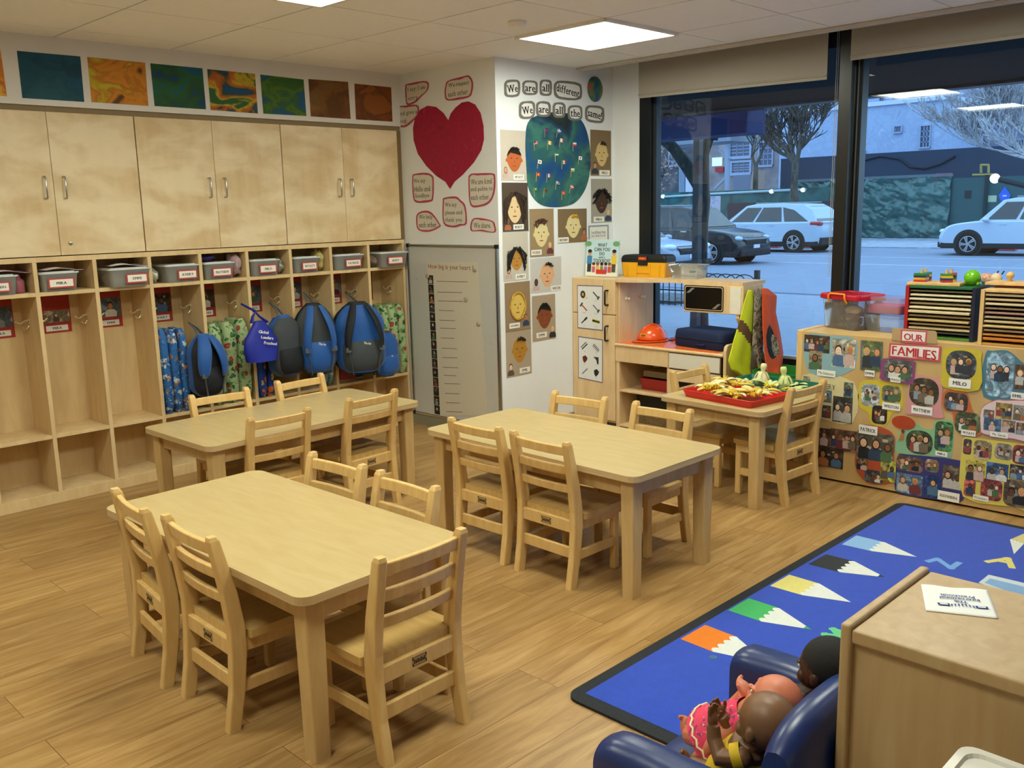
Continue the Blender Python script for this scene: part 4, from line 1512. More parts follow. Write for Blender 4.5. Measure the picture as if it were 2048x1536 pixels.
# ---- the "We are all different" wall
T5 = lambda p: (990 + p[0] / 2.292, 110 + p[1] / 2.292)
GREYEDGE = C('#77726c', 0.7, var=0.15, scale=50)
for i, (txt, x, y, rx, ry) in enumerate([('We', 78, 153, 36, 43), ('are', 160, 150, 35, 36), ('all', 232, 150, 28, 40), ('different', 334, 163, 64, 46), ('We', 145, 252, 36, 43), ('are', 220, 248, 33, 38), ('all', 292, 253, 29, 38), ('the', 365, 266, 33, 38), ('same!', 455, 271, 44, 42)]):
    cx, cy = T5((x, y))
    sk = 0.18 if txt in ('different', 'same!') else (-0.1 if txt == 'We' else 0.06)
    rn = random.Random(i)
    out, inn = [], []
    for k in range(20):
        a = 2 * PI * k / 20
        ca, sa = math.copysign(abs(math.cos(a)) ** 0.55, math.cos(a)), math.copysign(abs(math.sin(a)) ** 0.55, math.sin(a))
        j = 1 + 0.05 * rn.random()
        out.append(T5((x + rx * ca * j, y + ry * 0.92 * sa * j + sk * rx * ca * 0.5)))
        q = 8 + 2.5 * rn.random()
        inn.append(T5((x + (rx - q) * ca, y + (ry * 0.92 - q) * sa + sk * rx * ca * 0.5)))
    row = 'upper' if i < 4 else 'lower'
    nth = {0: 'first', 1: 'second', 2: 'third', 3: 'fourth', 4: 'first', 5: 'second', 6: 'third', 7: 'fourth', 8: 'last'}[i]
    t = thing('word_bubble', 'grey-edged paper bubble, %s word of the %s line above the painted globe' % (nth, row), 'paper bubble', M=TEXTF.at(cx, cy, 0.0035 if i > 3 else 0.0005), group='grey word bubbles')
    g = G()
    g.prism(TEXTF.local(out, cx, cy), 0, 0.001, GREYEDGE)
    g.flat(TEXTF.local(inn, cx, cy), 0.0015, C('#e9e7e2', 0.8, var=0.02))
    obj('paper', g, t)
    g = G()
    x0, ya, x1, yb = lrect(TEXTF, *T5((x - rx + 12, y - 18)), *T5((x + rx - 12, y + 18)), cx, cy)
    M = Matrix.Rotation(-0.12 if txt in ('different', 'same!') else (0.12 if txt == 'We' else 0), 4, 'Z')
    g.text(txt, 0, (ya + yb) / 2, x1 - x0, yb - ya, 0.0022, INK, M, keep=False, bold=True, serif=True)
    obj('lettering', g, t)

GLOBE = mottle('globe_paint', ['#16406f', '#174a7c', '#2c5c5a', '#3c7468', '#1d3f5c', '#222b2b', '#2a3a34'], 2.0, 0.5, 0.6, 8, (1, 1.2, 1), (1.2, 0.4, 0), span=0.3)
pts = [(150, 310), (200, 275), (270, 262), (340, 270), (395, 300), (425, 370), (437, 470), (430, 560), (405, 630), (360, 680), (290, 697), (220, 690), (175, 655), (150, 600), (143, 520), (138, 400)]
px = [T5(p) for p in pts]
cx, cy = T5((289, 480))
g = G()
g.prism(smooth_poly(TEXTF.local(px, cx, cy), 4), 0, 0.002, GLOBE)
tag(obj('painted_globe', g, M=TEXTF.at(cx, cy, 0.0008)), 'large painted paper globe in blue and dark green stuck with small flags', 'globe picture')
cx, cy = T5((456, 157))
x0, ya, x1, yb = lrect(TEXTF, *T5((423, 99)), *T5((489, 215)), cx, cy)
g = G()
g.lathe([(1.0, 0.0), (1.0, 0.3), (0.8, 0.75), (0.4, 0.95), (0.0, 1.0)], mottle('small_globe_paint', ['#16345c', '#1f5288', '#2f6a4a', '#9c4f2c', '#1b4474'], 9, 1.2, 0.4, 5), 28, Matrix.Diagonal(((x1 - x0) / 2, (yb - ya) / 2, 0.03, 1)))
tag(obj('small_globe', g, M=TEXTF.at(cx, cy, 0.0005)), 'small round globe picture at the upper right of the different and same words', 'globe picture')
FL = [(232, 345, '#1d2f7a', '#c8323a', 'cross'), (291, 348, '#2a5fb0', '#f0f0f0', 'cross'), (183, 403, '#b8383c', '#26366e', 'canton'), (248, 403, '#d9b23a', '#b88a28', 'tri'), (303, 392, '#e8e4e0', '#c03038', 'tri'), (362, 410, '#e6e2de', '#c23a3c', 'half'), (280, 457, '#3f7a4a', '#e8e4e0', 'band'), (388, 473, '#e8e6e2', '#2f52a0', 'dot'), (202, 490, '#eceae6', '#2a2a2a', 'dot'), (312, 492, '#2f7a48', '#c43a36', 'tri'), (353, 528, '#e6e2de', '#8fae5a', 'half'), (195, 548, '#c23432', '#e8c64a', 'dot'), (243, 553, '#2a48a0', '#c23a3a', 'tri'), (285, 588, '#24386e', '#c9c4c0', 'canton'), (350, 605, '#c22e34', '#ece8e4', 'cross'), (183, 615, '#2f7a3c', '#e0c440', 'dot'), (230, 622, '#5a5038', '#4a3a2a', 'band'), (311, 633, '#c03a30', '#e8c23a', 'dot')]
for i, (x, y, c1, c2, kind) in enumerate(FL):
    cx, cy = T5((x, y))
    rn = random.Random(i)
    M = TEXTF.at(cx, cy, 0.003) @ Matrix.Rotation(rn.uniform(-0.25, 0.15), 4, 'Z')
    pos = 'column %s of the painted globe, %s' % (('left', 'middle', 'right')[0 if x < 220 else 1 if x < 300 else 2], ('top', 'upper', 'middle', 'lower', 'bottom')[min(4, int((y - 340) / 60))])
    names_ = ['red cross on blue', 'white cross on blue', 'red with dark blue corner', 'golden', 'white and red in three bands', 'white over red', 'green and white bands', 'white with a blue dot', 'white with a black dot', 'green, white and red', 'white with pale green', 'red with a yellow dot at the left', 'blue, white and red', 'navy with pale corner', 'red with white cross', 'green with yellow dot', 'dull brown', 'red with a yellow dot at the bottom']
    t = thing('toothpick_flag', 'tiny paper flag on the painted globe, %s' % names_[i], 'flag', M=M, group='tiny flags on the globe')
    g = G()
    g.tube([(-0.016, 0.012, 0.003), (-0.018, -0.045, 0.003)], 0.0013, C('#c9b78e', 0.7), 6)
    obj('toothpick', g, t)
    g = G()
    a, bb = 0.017, 0.0115
    g.box(-a, -bb, 0.003, a, bb, 0.0038, C(c1, 0.7, var=0))
    m2 = C(c2, 0.7, var=0)
    z = 0.0042
    if kind == 'cross':
        g.rect(-a, -0.003, a, 0.003, z, m2)
        g.rect(-0.005, -bb, 0.001, bb, z, m2)
    elif kind == 'canton':
        g.rect(-a, 0, 0, bb, z, m2)
        g.rect(0, 0.003, a, 0.006, z, C('#e6e2dc', 0.7, var=0))
        g.rect(-a, -0.006, a, -0.003, z, C('#e6e2dc', 0.7, var=0))
    elif kind == 'tri':
        g.rect(a * 0.33, -bb, a, bb, z, m2)
        g.rect(-a * 0.33, -bb, a * 0.33, bb, z, C('#ece8e2', 0.7, var=0))
    elif kind == 'half':
        g.rect(-a, -bb, a, 0, z, m2)
    elif kind == 'band':
        g.rect(-a, -bb * 0.35, a, bb * 0.35, z, m2)
    else:
        g.disc(0, 0, 0.006, 0.006, z, m2, 10)
    obj('flag', g, t)

PORT = [
    ((25, 345, 143, 578), '#c3b8a9', (87, 480, 34, 56), '#b9612f', '#20130e', 'cap', (48, 540), (108, 560), 'WYATT', 'terracotta face under black hair, top of the left column'),
    ((32, 585, 150, 808), '#4f4136', (88, 705, 35, 66), '#dcc193', '#3b2a1e', 'long', (57, 778), (106, 788), 'BODY', 'pale face ringed by brown yarn hair'),
    ((36, 812, 152, 1035), '#c4bcae', (98, 938, 30, 50), '#b98535', '#111010', 'messy', (62, 1000), (117, 1015), 'AVERY', 'ochre face with messy long black yarn hair'),
    ((45, 1040, 160, 1262), '#92795a', (102, 1150, 32, 58), '#d7b65c', '#d6a62c', 'ring', (140, 1215), (88, 1240), 'ALEXANDRA', 'yellow face ringed by yellow yarn'),
    ((50, 1258, 166, 1470), '#ab9a84', (112, 1352, 32, 58), '#b27f26', '#241a16', 'tuft', (72, 1445), (136, 1443), 'EMIL', 'mustard face with a dark tuft, bottom of the left column'),
    ((158, 705, 268, 922), '#98805f', (210, 820, 32, 60), '#dccb95', '#45201a', 'spike', (250, 885), (188, 905), 'PATRICK', 'cream face with spiky dark red yarn hair'),
    ((162, 928, 303, 1085), '#c6c3be', (238, 1008, 31, 56), '#dcab80', '#15110f', 'tuft', (188, 1055), (280, 1068), 'WESTON', 'peach face with a black tuft on a pale sheet'),
    ((170, 1100, 275, 1305), '#a9967f', (225, 1196, 32, 58), '#84431f', '#120f0e', 'cap', (262, 1268), (212, 1283), 'EMMI', 'dark brown face with a short black cap of hair'),
    ((288, 705, 420, 860), '#7d6749', (358, 785, 31, 54), '#dccc95', '#cf9f26', 'tuft', (407, 825), (313, 848), 'MATTHEW', 'cream face with yellow yarn hair'),
    ((436, 345, 530, 553), '#7f694b', (487, 455, 27, 56), '#d0b47a', '#3c2c1e', 'tuft', (456, 520), (500, 540), 'MILO', 'tan face with a brown tuft right of the globe'),
    ((440, 568, 535, 768), '#a29c90', (487, 672, 29, 54), '#3f2a1f', '#0f0d0d', 'bunch', (518, 735), (475, 753), 'MIRA', 'very dark face with black bunches, right of the globe'),
]
for i, (r, bgc, fc, skin, hair, style, ph, tg, nm, lab) in enumerate(PORT):
    cx, cy = T5(((r[0] + r[2]) / 2, (r[1] + r[3]) / 2))
    t = thing('portrait_collage', 'paper portrait, ' + lab, 'portrait', M=TEXTF.at(cx, cy, 0.0005 + 0.0022 * (i % 2)), group='paper face portraits')
    L5 = lambda x, y: TEXTF.local([T5((x, y))], cx, cy)[0]
    R5 = lambda a, b2, c, d: lrect(TEXTF, *T5((a, b2)), *T5((c, d)), cx, cy)
    g = G()
    q = R5(*r)
    g.prism([(q[0], q[1]), (q[2], q[1]), (q[2], q[3]), (q[0], q[3])], 0, 0.001, C(bgc, 0.85, var=0.04))
    obj('backing', g, t)
    g = G()
    x0, y0, x1, y1 = R5(fc[0] - fc[2], fc[1] - fc[3], fc[0] + fc[2], fc[1] + fc[3])
    fx, fy, rx, ry = (x0 + x1) / 2, (y0 + y1) / 2, (x1 - x0) / 2, (y1 - y0) / 2
    g.flat([(fx + rx * math.cos(a) * (1 - 0.22 * max(0, -math.sin(a))), fy + ry * math.sin(a)) for a in [2 * PI * k / 24 for k in range(24)]], 0.0015, C(skin, 0.8, var=0.05))
    for s in (-1, 1):
        g.disc(fx + s * rx * 1.0, fy - ry * 0.05, rx * 0.16, ry * 0.16, 0.0014, C(skin, 0.8, var=0.05), 8)
        g.disc(fx + s * rx * 0.38, fy + ry * 0.12, rx * 0.12, ry * 0.05, 0.0019, C('#4a3a30', 0.8, var=0), 8)
    g.flat([(fx - rx * 0.06, fy - ry * 0.25), (fx + rx * 0.1, fy - ry * 0.25), (fx + rx * 0.02, fy + ry * 0.02)], 0.0019, C('#8a5a40', 0.8, var=0))
    g.disc(fx, fy - ry * 0.52, rx * 0.3, ry * 0.045, 0.0019, C('#9c4438', 0.8, var=0), 10)
    obj('face', g, t)
    g = G()
    hm = C(hair, 0.85, var=0.3, scale=120)
    rn = random.Random(50 + i)
    if style == 'cap':
        g.prism([(fx + rx * 1.02 * math.cos(a), fy + ry * 1.02 * math.sin(a)) for a in [0.35 + (PI - 0.6) * k / 12 for k in range(13)]] + [(fx - rx * 0.5, fy + ry * 0.58), (fx + rx * 0.2, fy + ry * 0.50)], 0.0018, 0.004, hm)
    nst = {'cap': 12, 'long': 46, 'messy': 40, 'ring': 30, 'tuft': 22, 'spike': 34, 'bunch': 44}[style]
    for k in range(nst):
        if style in ('cap', 'tuft', 'spike'):
            a = rn.uniform(0.9, 2.1) if style != 'spike' else rn.uniform(0.9, 2.6)
            p0 = (fx + rx * 0.75 * math.cos(a), fy + ry * 0.85 * math.sin(a))
            l = ry * (0.35 if style != 'spike' else 0.55)
            b2 = rn.uniform(-0.4, 1.6) if style == 'tuft' else rn.uniform(0.3, 2.8)
            p2 = (p0[0] + l * math.cos(b2), p0[1] + l * 0.6 * math.sin(b2))
            p1 = ((p0[0] + p2[0]) / 2, (p0[1] + p2[1]) / 2 + l * 0.25)
        elif style == 'ring':
            a = 2 * PI * k / nst
            p0, p1, p2 = [(fx + rx * rr * math.cos(a + d), fy + ry * rr * math.sin(a + d)) for rr, d in ((1.0, 0), (1.12, 0.2), (1.02, 0.42))]
        elif style in ('long', 'messy'):
            s = -1 if k % 2 else 1
            if style == 'messy' and k % 3 == 0:
                s = -1
            xx = fx + s * rx * rn.uniform(0.15, 1.25)
            p0 = (fx + s * rx * rn.uniform(0, 0.5), fy + ry * rn.uniform(0.85, 1.2))
            p1 = (xx + s * rx * 0.25, fy + ry * rn.uniform(0.3, 0.8))
            p2 = (fx + s * rx * rn.uniform(0.95, 1.5), fy - ry * rn.uniform(0.1, 1.1))
        else:
            a = rn.uniform(0.2, 2.9)
            p0 = (fx + rx * 0.9 * math.cos(a), fy + ry * 0.9 * math.sin(a))
            p1 = (p0[0] + rn.uniform(-0.2, 0.3) * rx, p0[1] + rn.uniform(0, 0.3) * ry)
            s = 1 if math.cos(a) > 0 else -1
            p2 = (p0[0] + s * rx * rn.uniform(0.2, 0.9), p0[1] - ry * rn.uniform(-0.1, 0.5))
        z = 0.003 + 0.004 * rn.random()
        g.tube([(p0[0], p0[1], z), (p1[0], p1[1], z + 0.003), (p2[0], p2[1], z - 0.001)], 0.0026, hm, 5)
    obj('yarn_hair', g, t)
    g = G()
    s = 15
    q = R5(ph[0] - s, ph[1] - 30, ph[0] + s, ph[1] + 26)
    g2 = random.Random(80 + i)
    figure2d(g, (q[0] + q[2]) / 2, q[3] - (q[3] - q[1]) * 0.28, (q[3] - q[1]) * 0.50, g2, 0.0016, None, (q[0], q[2], q[1], q[3]))
    obj('photograph', g, t)
    g = G()
    q = R5(tg[0] - 24, tg[1] - 12, tg[0] + 24, tg[1] + 12)
    g.rect(q[0], q[1], q[2], q[3], 0.0016, PAPER)
    g.text(nm, (q[0] + q[2]) / 2, (q[1] + q[3]) / 2, (q[2] - q[0]) * 0.75, (q[3] - q[1]) * 0.5, 0.002, INK, bold=True, serif=True)
    obj('name_tag', g, t)
q = [T5(p) for p in ((427, 785), (520, 780), (520, 840), (428, 842))]
cx, cy = T5((473, 811))
t = thing('note_sheet', 'grey-edged note sheet on the wall above the picture book', 'note', M=TEXTF.at(cx, cy, 0.0005))
g = G()
g.prism(TEXTF.local([T5(p) for p in ((427, 782), (520, 778), (521, 870), (428, 872))], cx, cy), 0, 0.001, C('#8e959a', 0.7))
g.flat(TEXTF.local([T5(p) for p in ((433, 789), (514, 785), (515, 864), (434, 866))], cx, cy), 0.0014, PAPER)
obj('paper', g, t)
g = G()
for txt, yy in (('I am different from', 812), ('you. And it is ok', 829)):
    x0, ya, x1, yb = lrect(TEXTF, *T5((440, yy - 7)), *T5((505, yy + 7)), cx, cy)
    g.text(txt, (x0 + x1) / 2, (ya + yb) / 2, x1 - x0, yb - ya, 0.0018, INK, keep=False, serif=True)
obj('lettering', g, t)
# ------------------------------------------------------------------ display cabinet with the family collages
B3 = lambda p: (1580 + p[0] / 3.2, 580 + p[1] / 3.2)
BZT = 0.800
BY0, BY1 = 2.366, 0.35
t = thing('display_shelf', 'low wooden shelf unit turned backwards, its back covered with family photos', 'shelf unit', (BOARD_X, BY0, 0))
ln = BY0 - BY1
g = G()
g.box(0.0, -ln, 0.012, 0.008, 0, BZT - 0.002, BOARDWOOD)
obj('back_panel', g, t)
for nm, y in (('side_panel', 0.0), ('side_panel', -ln)):
    g = G()
    g.box(0.001, y - 0.002, 0.0, 0.40, y + 0.036, BZT + 0.006, PINE)
    obj(nm, g, t, 0.006)
g = G()
g.box(0.0085, -ln, BZT - 0.022, 0.40, 0, BZT, BOARDWOOD)
obj('top_board', g, t, 0.002)
g = G()
g.box(0.0085, -ln, 0.38, 0.30, 0, 0.40, BOARDWOOD)
g.box(0.0085, -ln, 0.03, 0.30, 0, 0.05, BOARDWOOD)
obj('shelf', g, t)

TITLERED = C('#b3282d', 0.7)
TITLEPINK = C('#c2505a', 0.7)
cx, cy = B3((800, 350))
t = thing('title_sign', 'title sign in red capitals at the top of the photo shelf', 'sign', M=BOARD.at(cx, cy, 0.0005))
loc = lambda pts: BOARD.local([B3(p) for p in pts], cx, cy)
g = G()
g.prism(loc([(655, 252), (668, 242), (930, 262), (942, 275), (942, 345), (655, 320)]), 0, 0.004, C('#b3946a', 0.85))
obj('cardboard_tab', g, t)
g = G()
g.prism(loc([(712, 253), (882, 262), (875, 347), (710, 335)]), 0.0042, 0.005, TITLEPINK)
g.flat(loc([(723, 261), (872, 270), (866, 332), (720, 322)]), 0.0055, C('#e6dcd6', 0.8))
g.prism(loc([(640, 339), (970, 360), (962, 460), (632, 428)]), 0.0042, 0.005, TITLEPINK)
g.flat(loc([(652, 350), (957, 369), (950, 447), (645, 419)]), 0.0055, C('#e6dcd6', 0.8))
obj('paper', g, t)
for txt, r in (('OUR', (733, 276, 854, 326)), ('FAMILIES', (657, 364, 940, 434))):
    g = G()
    x0, ya, x1, yb = lrect(BOARD, *B3(r[:2]), *B3(r[2:]), cx, cy)
    sl = -0.035
    M = Matrix(((1, 0, 0, 0), (sl, 1, 0, 0), (0, 0, 1, 0), (0, 0, 0, 1)))
    g.text(txt, (x0 + x1) / 2, (ya + yb) / 2 - sl * (x0 + x1) / 2, x1 - x0, (yb - ya) * 0.86, 0.006, TITLERED, M, True, keep=False)
    obj('lettering', g, t)

# outline, colour, photographs (box, people, ground, shape), tag (box, words, handwritten)
COLL = [
    ([(95, 290), (250, 290), (425, 320), (420, 490), (400, 510), (310, 555), (240, 560), (130, 530), (95, 460)], '#86a9b0', [((92, 290, 255, 400), 5, '#5a4638', 0), ((122, 390, 205, 510), 1, '#8a7a66', 0), ((270, 315, 420, 495), 2, '#c9c2b2', 0)], ((175, 512, 293, 553), 'Ms.Gabette', 1), 'pale blue collage with three photos, upper left corner of the shelf back'),
    ([(455, 320), (597, 332), (590, 522), (450, 508)], '#6b6680', [((462, 326, 588, 515), 2, '#7c8a5c', 0)], ((482, 513, 545, 552), 'EMMI', 0), 'purple-edged single photo of a couple in greenery left of the title'),
    ([(600, 438), (790, 452), (802, 500), (795, 590), (770, 602), (590, 575), (585, 520)], '#84466f', [((606, 446, 786, 582), 3, '#6f6f6f', 1)], ((647, 556, 712, 590), 'MALU', 0), 'purple-edged black and white photo under the title'),
    ([(450, 592), (560, 578), (700, 597), (720, 640), (718, 760), (655, 790), (612, 868), (520, 858), (502, 790), (440, 735)], '#cbb637', [((457, 602, 575, 745), 4, '#c6ccd0', 1), ((588, 612, 712, 720), 3, '#8a8f6a', 1), ((525, 740, 622, 858), 3, '#3c3430', 1)], ((592, 723, 708, 768), 'WESTON', 0), 'yellow collage with three photos narrowing downward'),
    ([(775, 556), (850, 548), (960, 570), (979, 600), (970, 740), (985, 800), (960, 820), (760, 795), (748, 760)], '#cf9090', [((764, 562, 956, 746), 3, '#57503f', 2)], ((780, 744, 915, 795), 'MATTHEW', 0), 'pink collage with one dark oval photo'),
    ([(985, 377), (1080, 371), (1220, 387), (1226, 450), (1212, 640), (985, 620), (978, 520)], '#c7b336', [((1000, 386, 1198, 572), 3, '#55595c', 2)], ((1020, 567, 1162, 625), 'MILO', 0), 'yellow collage with one round photo of people on steps'),
    ([(1250, 412), (1300, 390), (1380, 385), (1430, 410), (1498, 470), (1600, 520), (1600, 735), (1240, 685)], '#4d7886', [((1255, 398, 1432, 686), 3, '#8fb0c4', 1), ((1438, 480, 1560, 640), 2, '#7a5a4a', 0)], ((1415, 655, 1500, 700), 'EMIL', 0), 'teal collage of a family outdoors at the right edge'),
    ([(985, 652), (1060, 640), (1130, 655), (1165, 760), (1215, 860), (1226, 920), (1180, 935), (1090, 920), (1052, 860), (1040, 780), (985, 760)], '#c26233', [((990, 656, 1140, 778), 3, '#5b5148', 1), ((1058, 782, 1220, 922), 3, '#5f6a4a', 1)], ((1098, 895, 1192, 932), 'WYATT', 0), 'orange collage with two stacked dark photos'),
    ([(1230, 760), (1310, 710), (1380, 708), (1600, 735), (1600, 970), (1440, 950), (1250, 920), (1225, 880)], '#d9c6c4', [((1242, 765, 1310, 815), 2, '#6a6258', 0), ((1318, 722, 1425, 824), 3, '#b59a58', 0), ((1430, 738, 1540, 836), 2, '#c0b8ae', 0), ((1242, 818, 1355, 900), 1, '#5f7f9a', 0), ((1360, 832, 1445, 908), 2, '#a99684', 0), ((1450, 850, 1540, 925), 2, '#6a5648', 0)], ((1285, 908, 1400, 942), 'Ms. Sarah', 1), 'white pink-edged collage of six photos at the right edge'),
    ([(80, 545), (410, 590), (400, 852), (170, 815), (90, 800)], '#d4c694', [((85, 552, 130, 592), 1, '#b9b09a', 0), ((210, 642, 268, 720), 1, '#7fa3b4', 0), ((205, 738, 262, 818), 2, '#5f554a', 0), ((345, 592, 405, 688), 1, '#6d7a6a', 0), ((275, 684, 400, 848), 2, '#4c4a44', 0)], ((170, 590, 305, 640), 'AVERY', 2), 'cream sheet with drawn capitals and five photos, behind the chair'),
    ([(178, 880), (432, 905), (427, 1030), (345, 1035), (340, 1137), (172, 1120)], '#6a5a4c', [((178, 885, 258, 1000), 1, '#5c3f36', 0), ((258, 895, 430, 1028), 4, '#6f5040', 0), ((174, 1002, 343, 1132), 2, '#4a3a2c', 0)], ((176, 995, 208, 1030), '', 0), 'dark photos without backing, lower left behind the chair'),
    ([(450, 872), (550, 870), (640, 900), (672, 960), (665, 1090), (682, 1200), (640, 1235), (540, 1242), (470, 1210), (420, 1120), (430, 1000)], '#aa4c2b', [((432, 912, 665, 1092), 3, '#6d6a5a', 0), ((428, 1070, 500, 1150), 2, '#7a6a58', 0), ((482, 1152, 600, 1235), 3, '#3f4f5c', 1), ((582, 1088, 680, 1225), 2, '#a8a84a', 0)], ((445, 866, 565, 922), 'PATRICK', 0), 'rust-orange collage of a family with four photos'),
    ([(690, 950), (720, 870), (810, 855), (850, 882), (910, 892), (930, 842), (1000, 830), (1046, 852), (1045, 1000), (1020, 1076), (900, 1070), (690, 1045), (675, 985)], '#86b38b', [((742, 898, 915, 1052), 3, '#4f5c40', 2), ((927, 842, 1043, 1035), 2, '#4f7a4a', 1)], ((932, 1032, 1010, 1063), 'MIRA', 0), 'mint green collage with an orange parasol cut-out'),
    ([(690, 1062), (760, 1052), (1090, 1090), (1112, 1150), (1116, 1300), (1085, 1355), (930, 1340), (700, 1300), (672, 1220)], '#38356f', [((682, 1064, 855, 1160), 4, '#7a5f58', 1), ((866, 1084, 955, 1165), 2, '#b08a70', 1), ((977, 1124, 1105, 1275), 2, '#7a6a5a', 0), ((682, 1178, 850, 1303), 2, '#6a86a8', 0), ((862, 1184, 965, 1328), 1, '#2f4a86', 1)], ((948, 1290, 1088, 1350), 'ALEXANDRA', 0), 'dark violet collage of five photos at the bottom'),
    ([(1120, 946), (1165, 944), (1498, 985), (1600, 997), (1600, 1415), (1440, 1386), (1110, 1320), (1104, 1000)], '#d3c45c', [((1112, 952, 1165, 1050), 1, '#5c5a58', 1), ((1178, 962, 1295, 1088), 3, '#b5a078', 1), ((1312, 982, 1428, 1085), 4, '#a9a08e', 1), ((1428, 992, 1540, 1115), 2, '#9c4a44', 1), ((1126, 1088, 1250, 1222), 2, '#cdbb58', 0), ((1258, 1106, 1400, 1220), 2, '#4a6a92', 0), ((1408, 1120, 1540, 1215), 3, '#4a4c52', 0), ((1116, 1208, 1190, 1318), 1, '#a8564c', 1), ((1222, 1208, 1362, 1345), 3, '#9a4a48', 1), ((1368, 1215, 1540, 1388), 2, '#6a5a4c', 1)], ((1175, 1312, 1275, 1346), 'Ms.Sumeera', 1), 'yellow collage of ten photos at the lower right corner'),
]
for i, (out, colr, phs, tg, lab) in enumerate(COLL):
    cx0 = sum(p[0] for p in out) / len(out)
    cy0 = sum(p[1] for p in out) / len(out)
    cx, cy = B3((cx0, cy0))
    t = thing('family_collage', lab, 'photo collage', M=BOARD.at(cx, cy, 0.0004 + 0.0025 * (i % 3)), group='family collages on the shelf back')
    lp = BOARD.local([B3(p) for p in out], cx, cy)
    if len(out) > 4 and i != 10:
        lp = smooth_poly(lp, 3)
    g = G()
    g.prism(lp, 0, 0.0008, C(colr, 0.75, var=0.06))
    if i == 8:
        g.prism([(p[0] * 1.02, p[1] * 1.05) for p in lp], -0.0003, 0.0004, C('#c06a72', 0.75))
    obj('backing', g, t)
    rn = random.Random(200 + i)
    for j, (r, n, bgc, shape) in enumerate(phs):
        g = G()
        x0, ya, x1, yb = lrect(BOARD, *B3(r[:2]), *B3(r[2:]), cx, cy)
        ol = None
        if shape == 2:
            ol = [((x0 + x1) / 2 + (x1 - x0) / 2 * math.copysign(abs(math.cos(a)) ** 0.8, math.cos(a)), (ya + yb) / 2 + (yb - ya) / 2 * math.copysign(abs(math.sin(a)) ** 0.8, math.sin(a))) for a in [2 * PI * k / 24 for k in range(24)]]
        elif shape == 1:
            ol = rrect(x0, ya, x1, yb, min(x1 - x0, yb - ya) * 0.28, 4)
        photo2d(g, x0, ya, x1, yb, rn, n, 0.0012 + 0.0001 * j, bgc, ol)
        obj('photograph', g, t)
    if i == 12:
        x0, ya, x1, yb = lrect(BOARD, *B3((652, 805)), *B3((805, 892)), cx, cy)
        g = G()
        g.disc((x0 + x1) / 2, (ya + yb) / 2, (x1 - x0) / 2, (yb - ya) / 2, 0.0032, C('#aa3f1c', 0.7, var=0.1), 24)
        xm, ym = (x0 + x1) / 2, ya
        g.flat([(xm - 0.008, ym - 0.02), (xm + 0.008, ym - 0.02), (xm + 0.006, ym - 0.055), (xm - 0.020, ym - 0.062)], 0.0030, C('#b3703a', 0.7))
        g.disc(xm, ym - 0.010, 0.009, 0.011, 0.0031, C('#6a3a24', 0.7), 10)
        obj('parasol_cutout', g, t)
    if tg[1]:
        r, txt, hand = tg
        g = G()
        x0, ya, x1, yb = lrect(BOARD, *B3(r[:2]), *B3(r[2:]), cx, cy)
        if hand != 2:
            g.rect(x0, ya, x1, yb, 0.0040, PAPER)
        sl = -0.04
        M = Matrix(((1, 0, 0, 0), (sl, 1, 0, 0), (0, 0, 1, 0), (0, 0, 0, 1)))
        g.text(txt, (x0 + x1) / 2, (ya + yb) / 2 - sl * (x0 + x1) / 2, (x1 - x0) * 0.82, (yb - ya) * (0.42 if hand != 2 else 0.7), 0.0046, INK if hand != 2 else C('#5a5648', 0.8), M, hand == 0, keep=hand != 2, serif=hand == 0)
        obj('name_tag', g, t)
# ------------------------------------------------------------------ play kitchen along the window
KY0, KY1, KYR = 4.137, 3.768, 2.946      # left end, fridge | sink boundary, right end
KB = 5.17
FZ = 1.019
t = thing('play_refrigerator', 'tall wooden play refrigerator in the wall corner with two tool posters', 'play kitchen', (KIT_X, KY0, 0))
g = G()
dy = KY1 - KY0
g.box(0.022, dy + 0.001, 0.0, 0.40, -0.001, 0.05, C('#3a3328', 0.7))
g.box(0.020, dy + 0.001, 0.05, 0.40, -0.001, FZ - 0.001, KITWOOD)
obj('body', g, t, 0.003)
for z0, z1, hz in ((0.783, FZ, (581, 610)), (0.067, 0.779, (652, 681))):
    g = G()
    g.box(0, dy + 0.003, z0, 0.019, -0.002, z1, KITWOOD)
    d = obj('door', g, t, 0.005)
    g = G()
    za, zb = KIT.p(1217, hz[0]).z, KIT.p(1217, hz[1]).z
    yy = KIT.p(1216, 600).y - KY0
    g.tube([(0, yy, za), (-0.028, yy, za), (-0.034, yy, za - 0.006), (-0.034, yy, zb + 0.006), (-0.028, yy, zb), (0, yy, zb)], 0.006, BLACK, 8)
    obj('handle', g, d)
KITF = Face(0, KIT_X, (0, -1, 0), (-1, 0, 0))
POST = [([(1154.4, 569.9), (1206, 571.4), (1205.7, 661.7), (1155.5, 656.2)], 'upper tool poster on the play refrigerator, with hammer and wrench pictures', 0),
        ([(1156.6, 672.1), (1206, 679), (1205.5, 766.2), (1156.6, 755.8)], 'lower tool poster on the play refrigerator, with nails and chisel pictures', 1)]
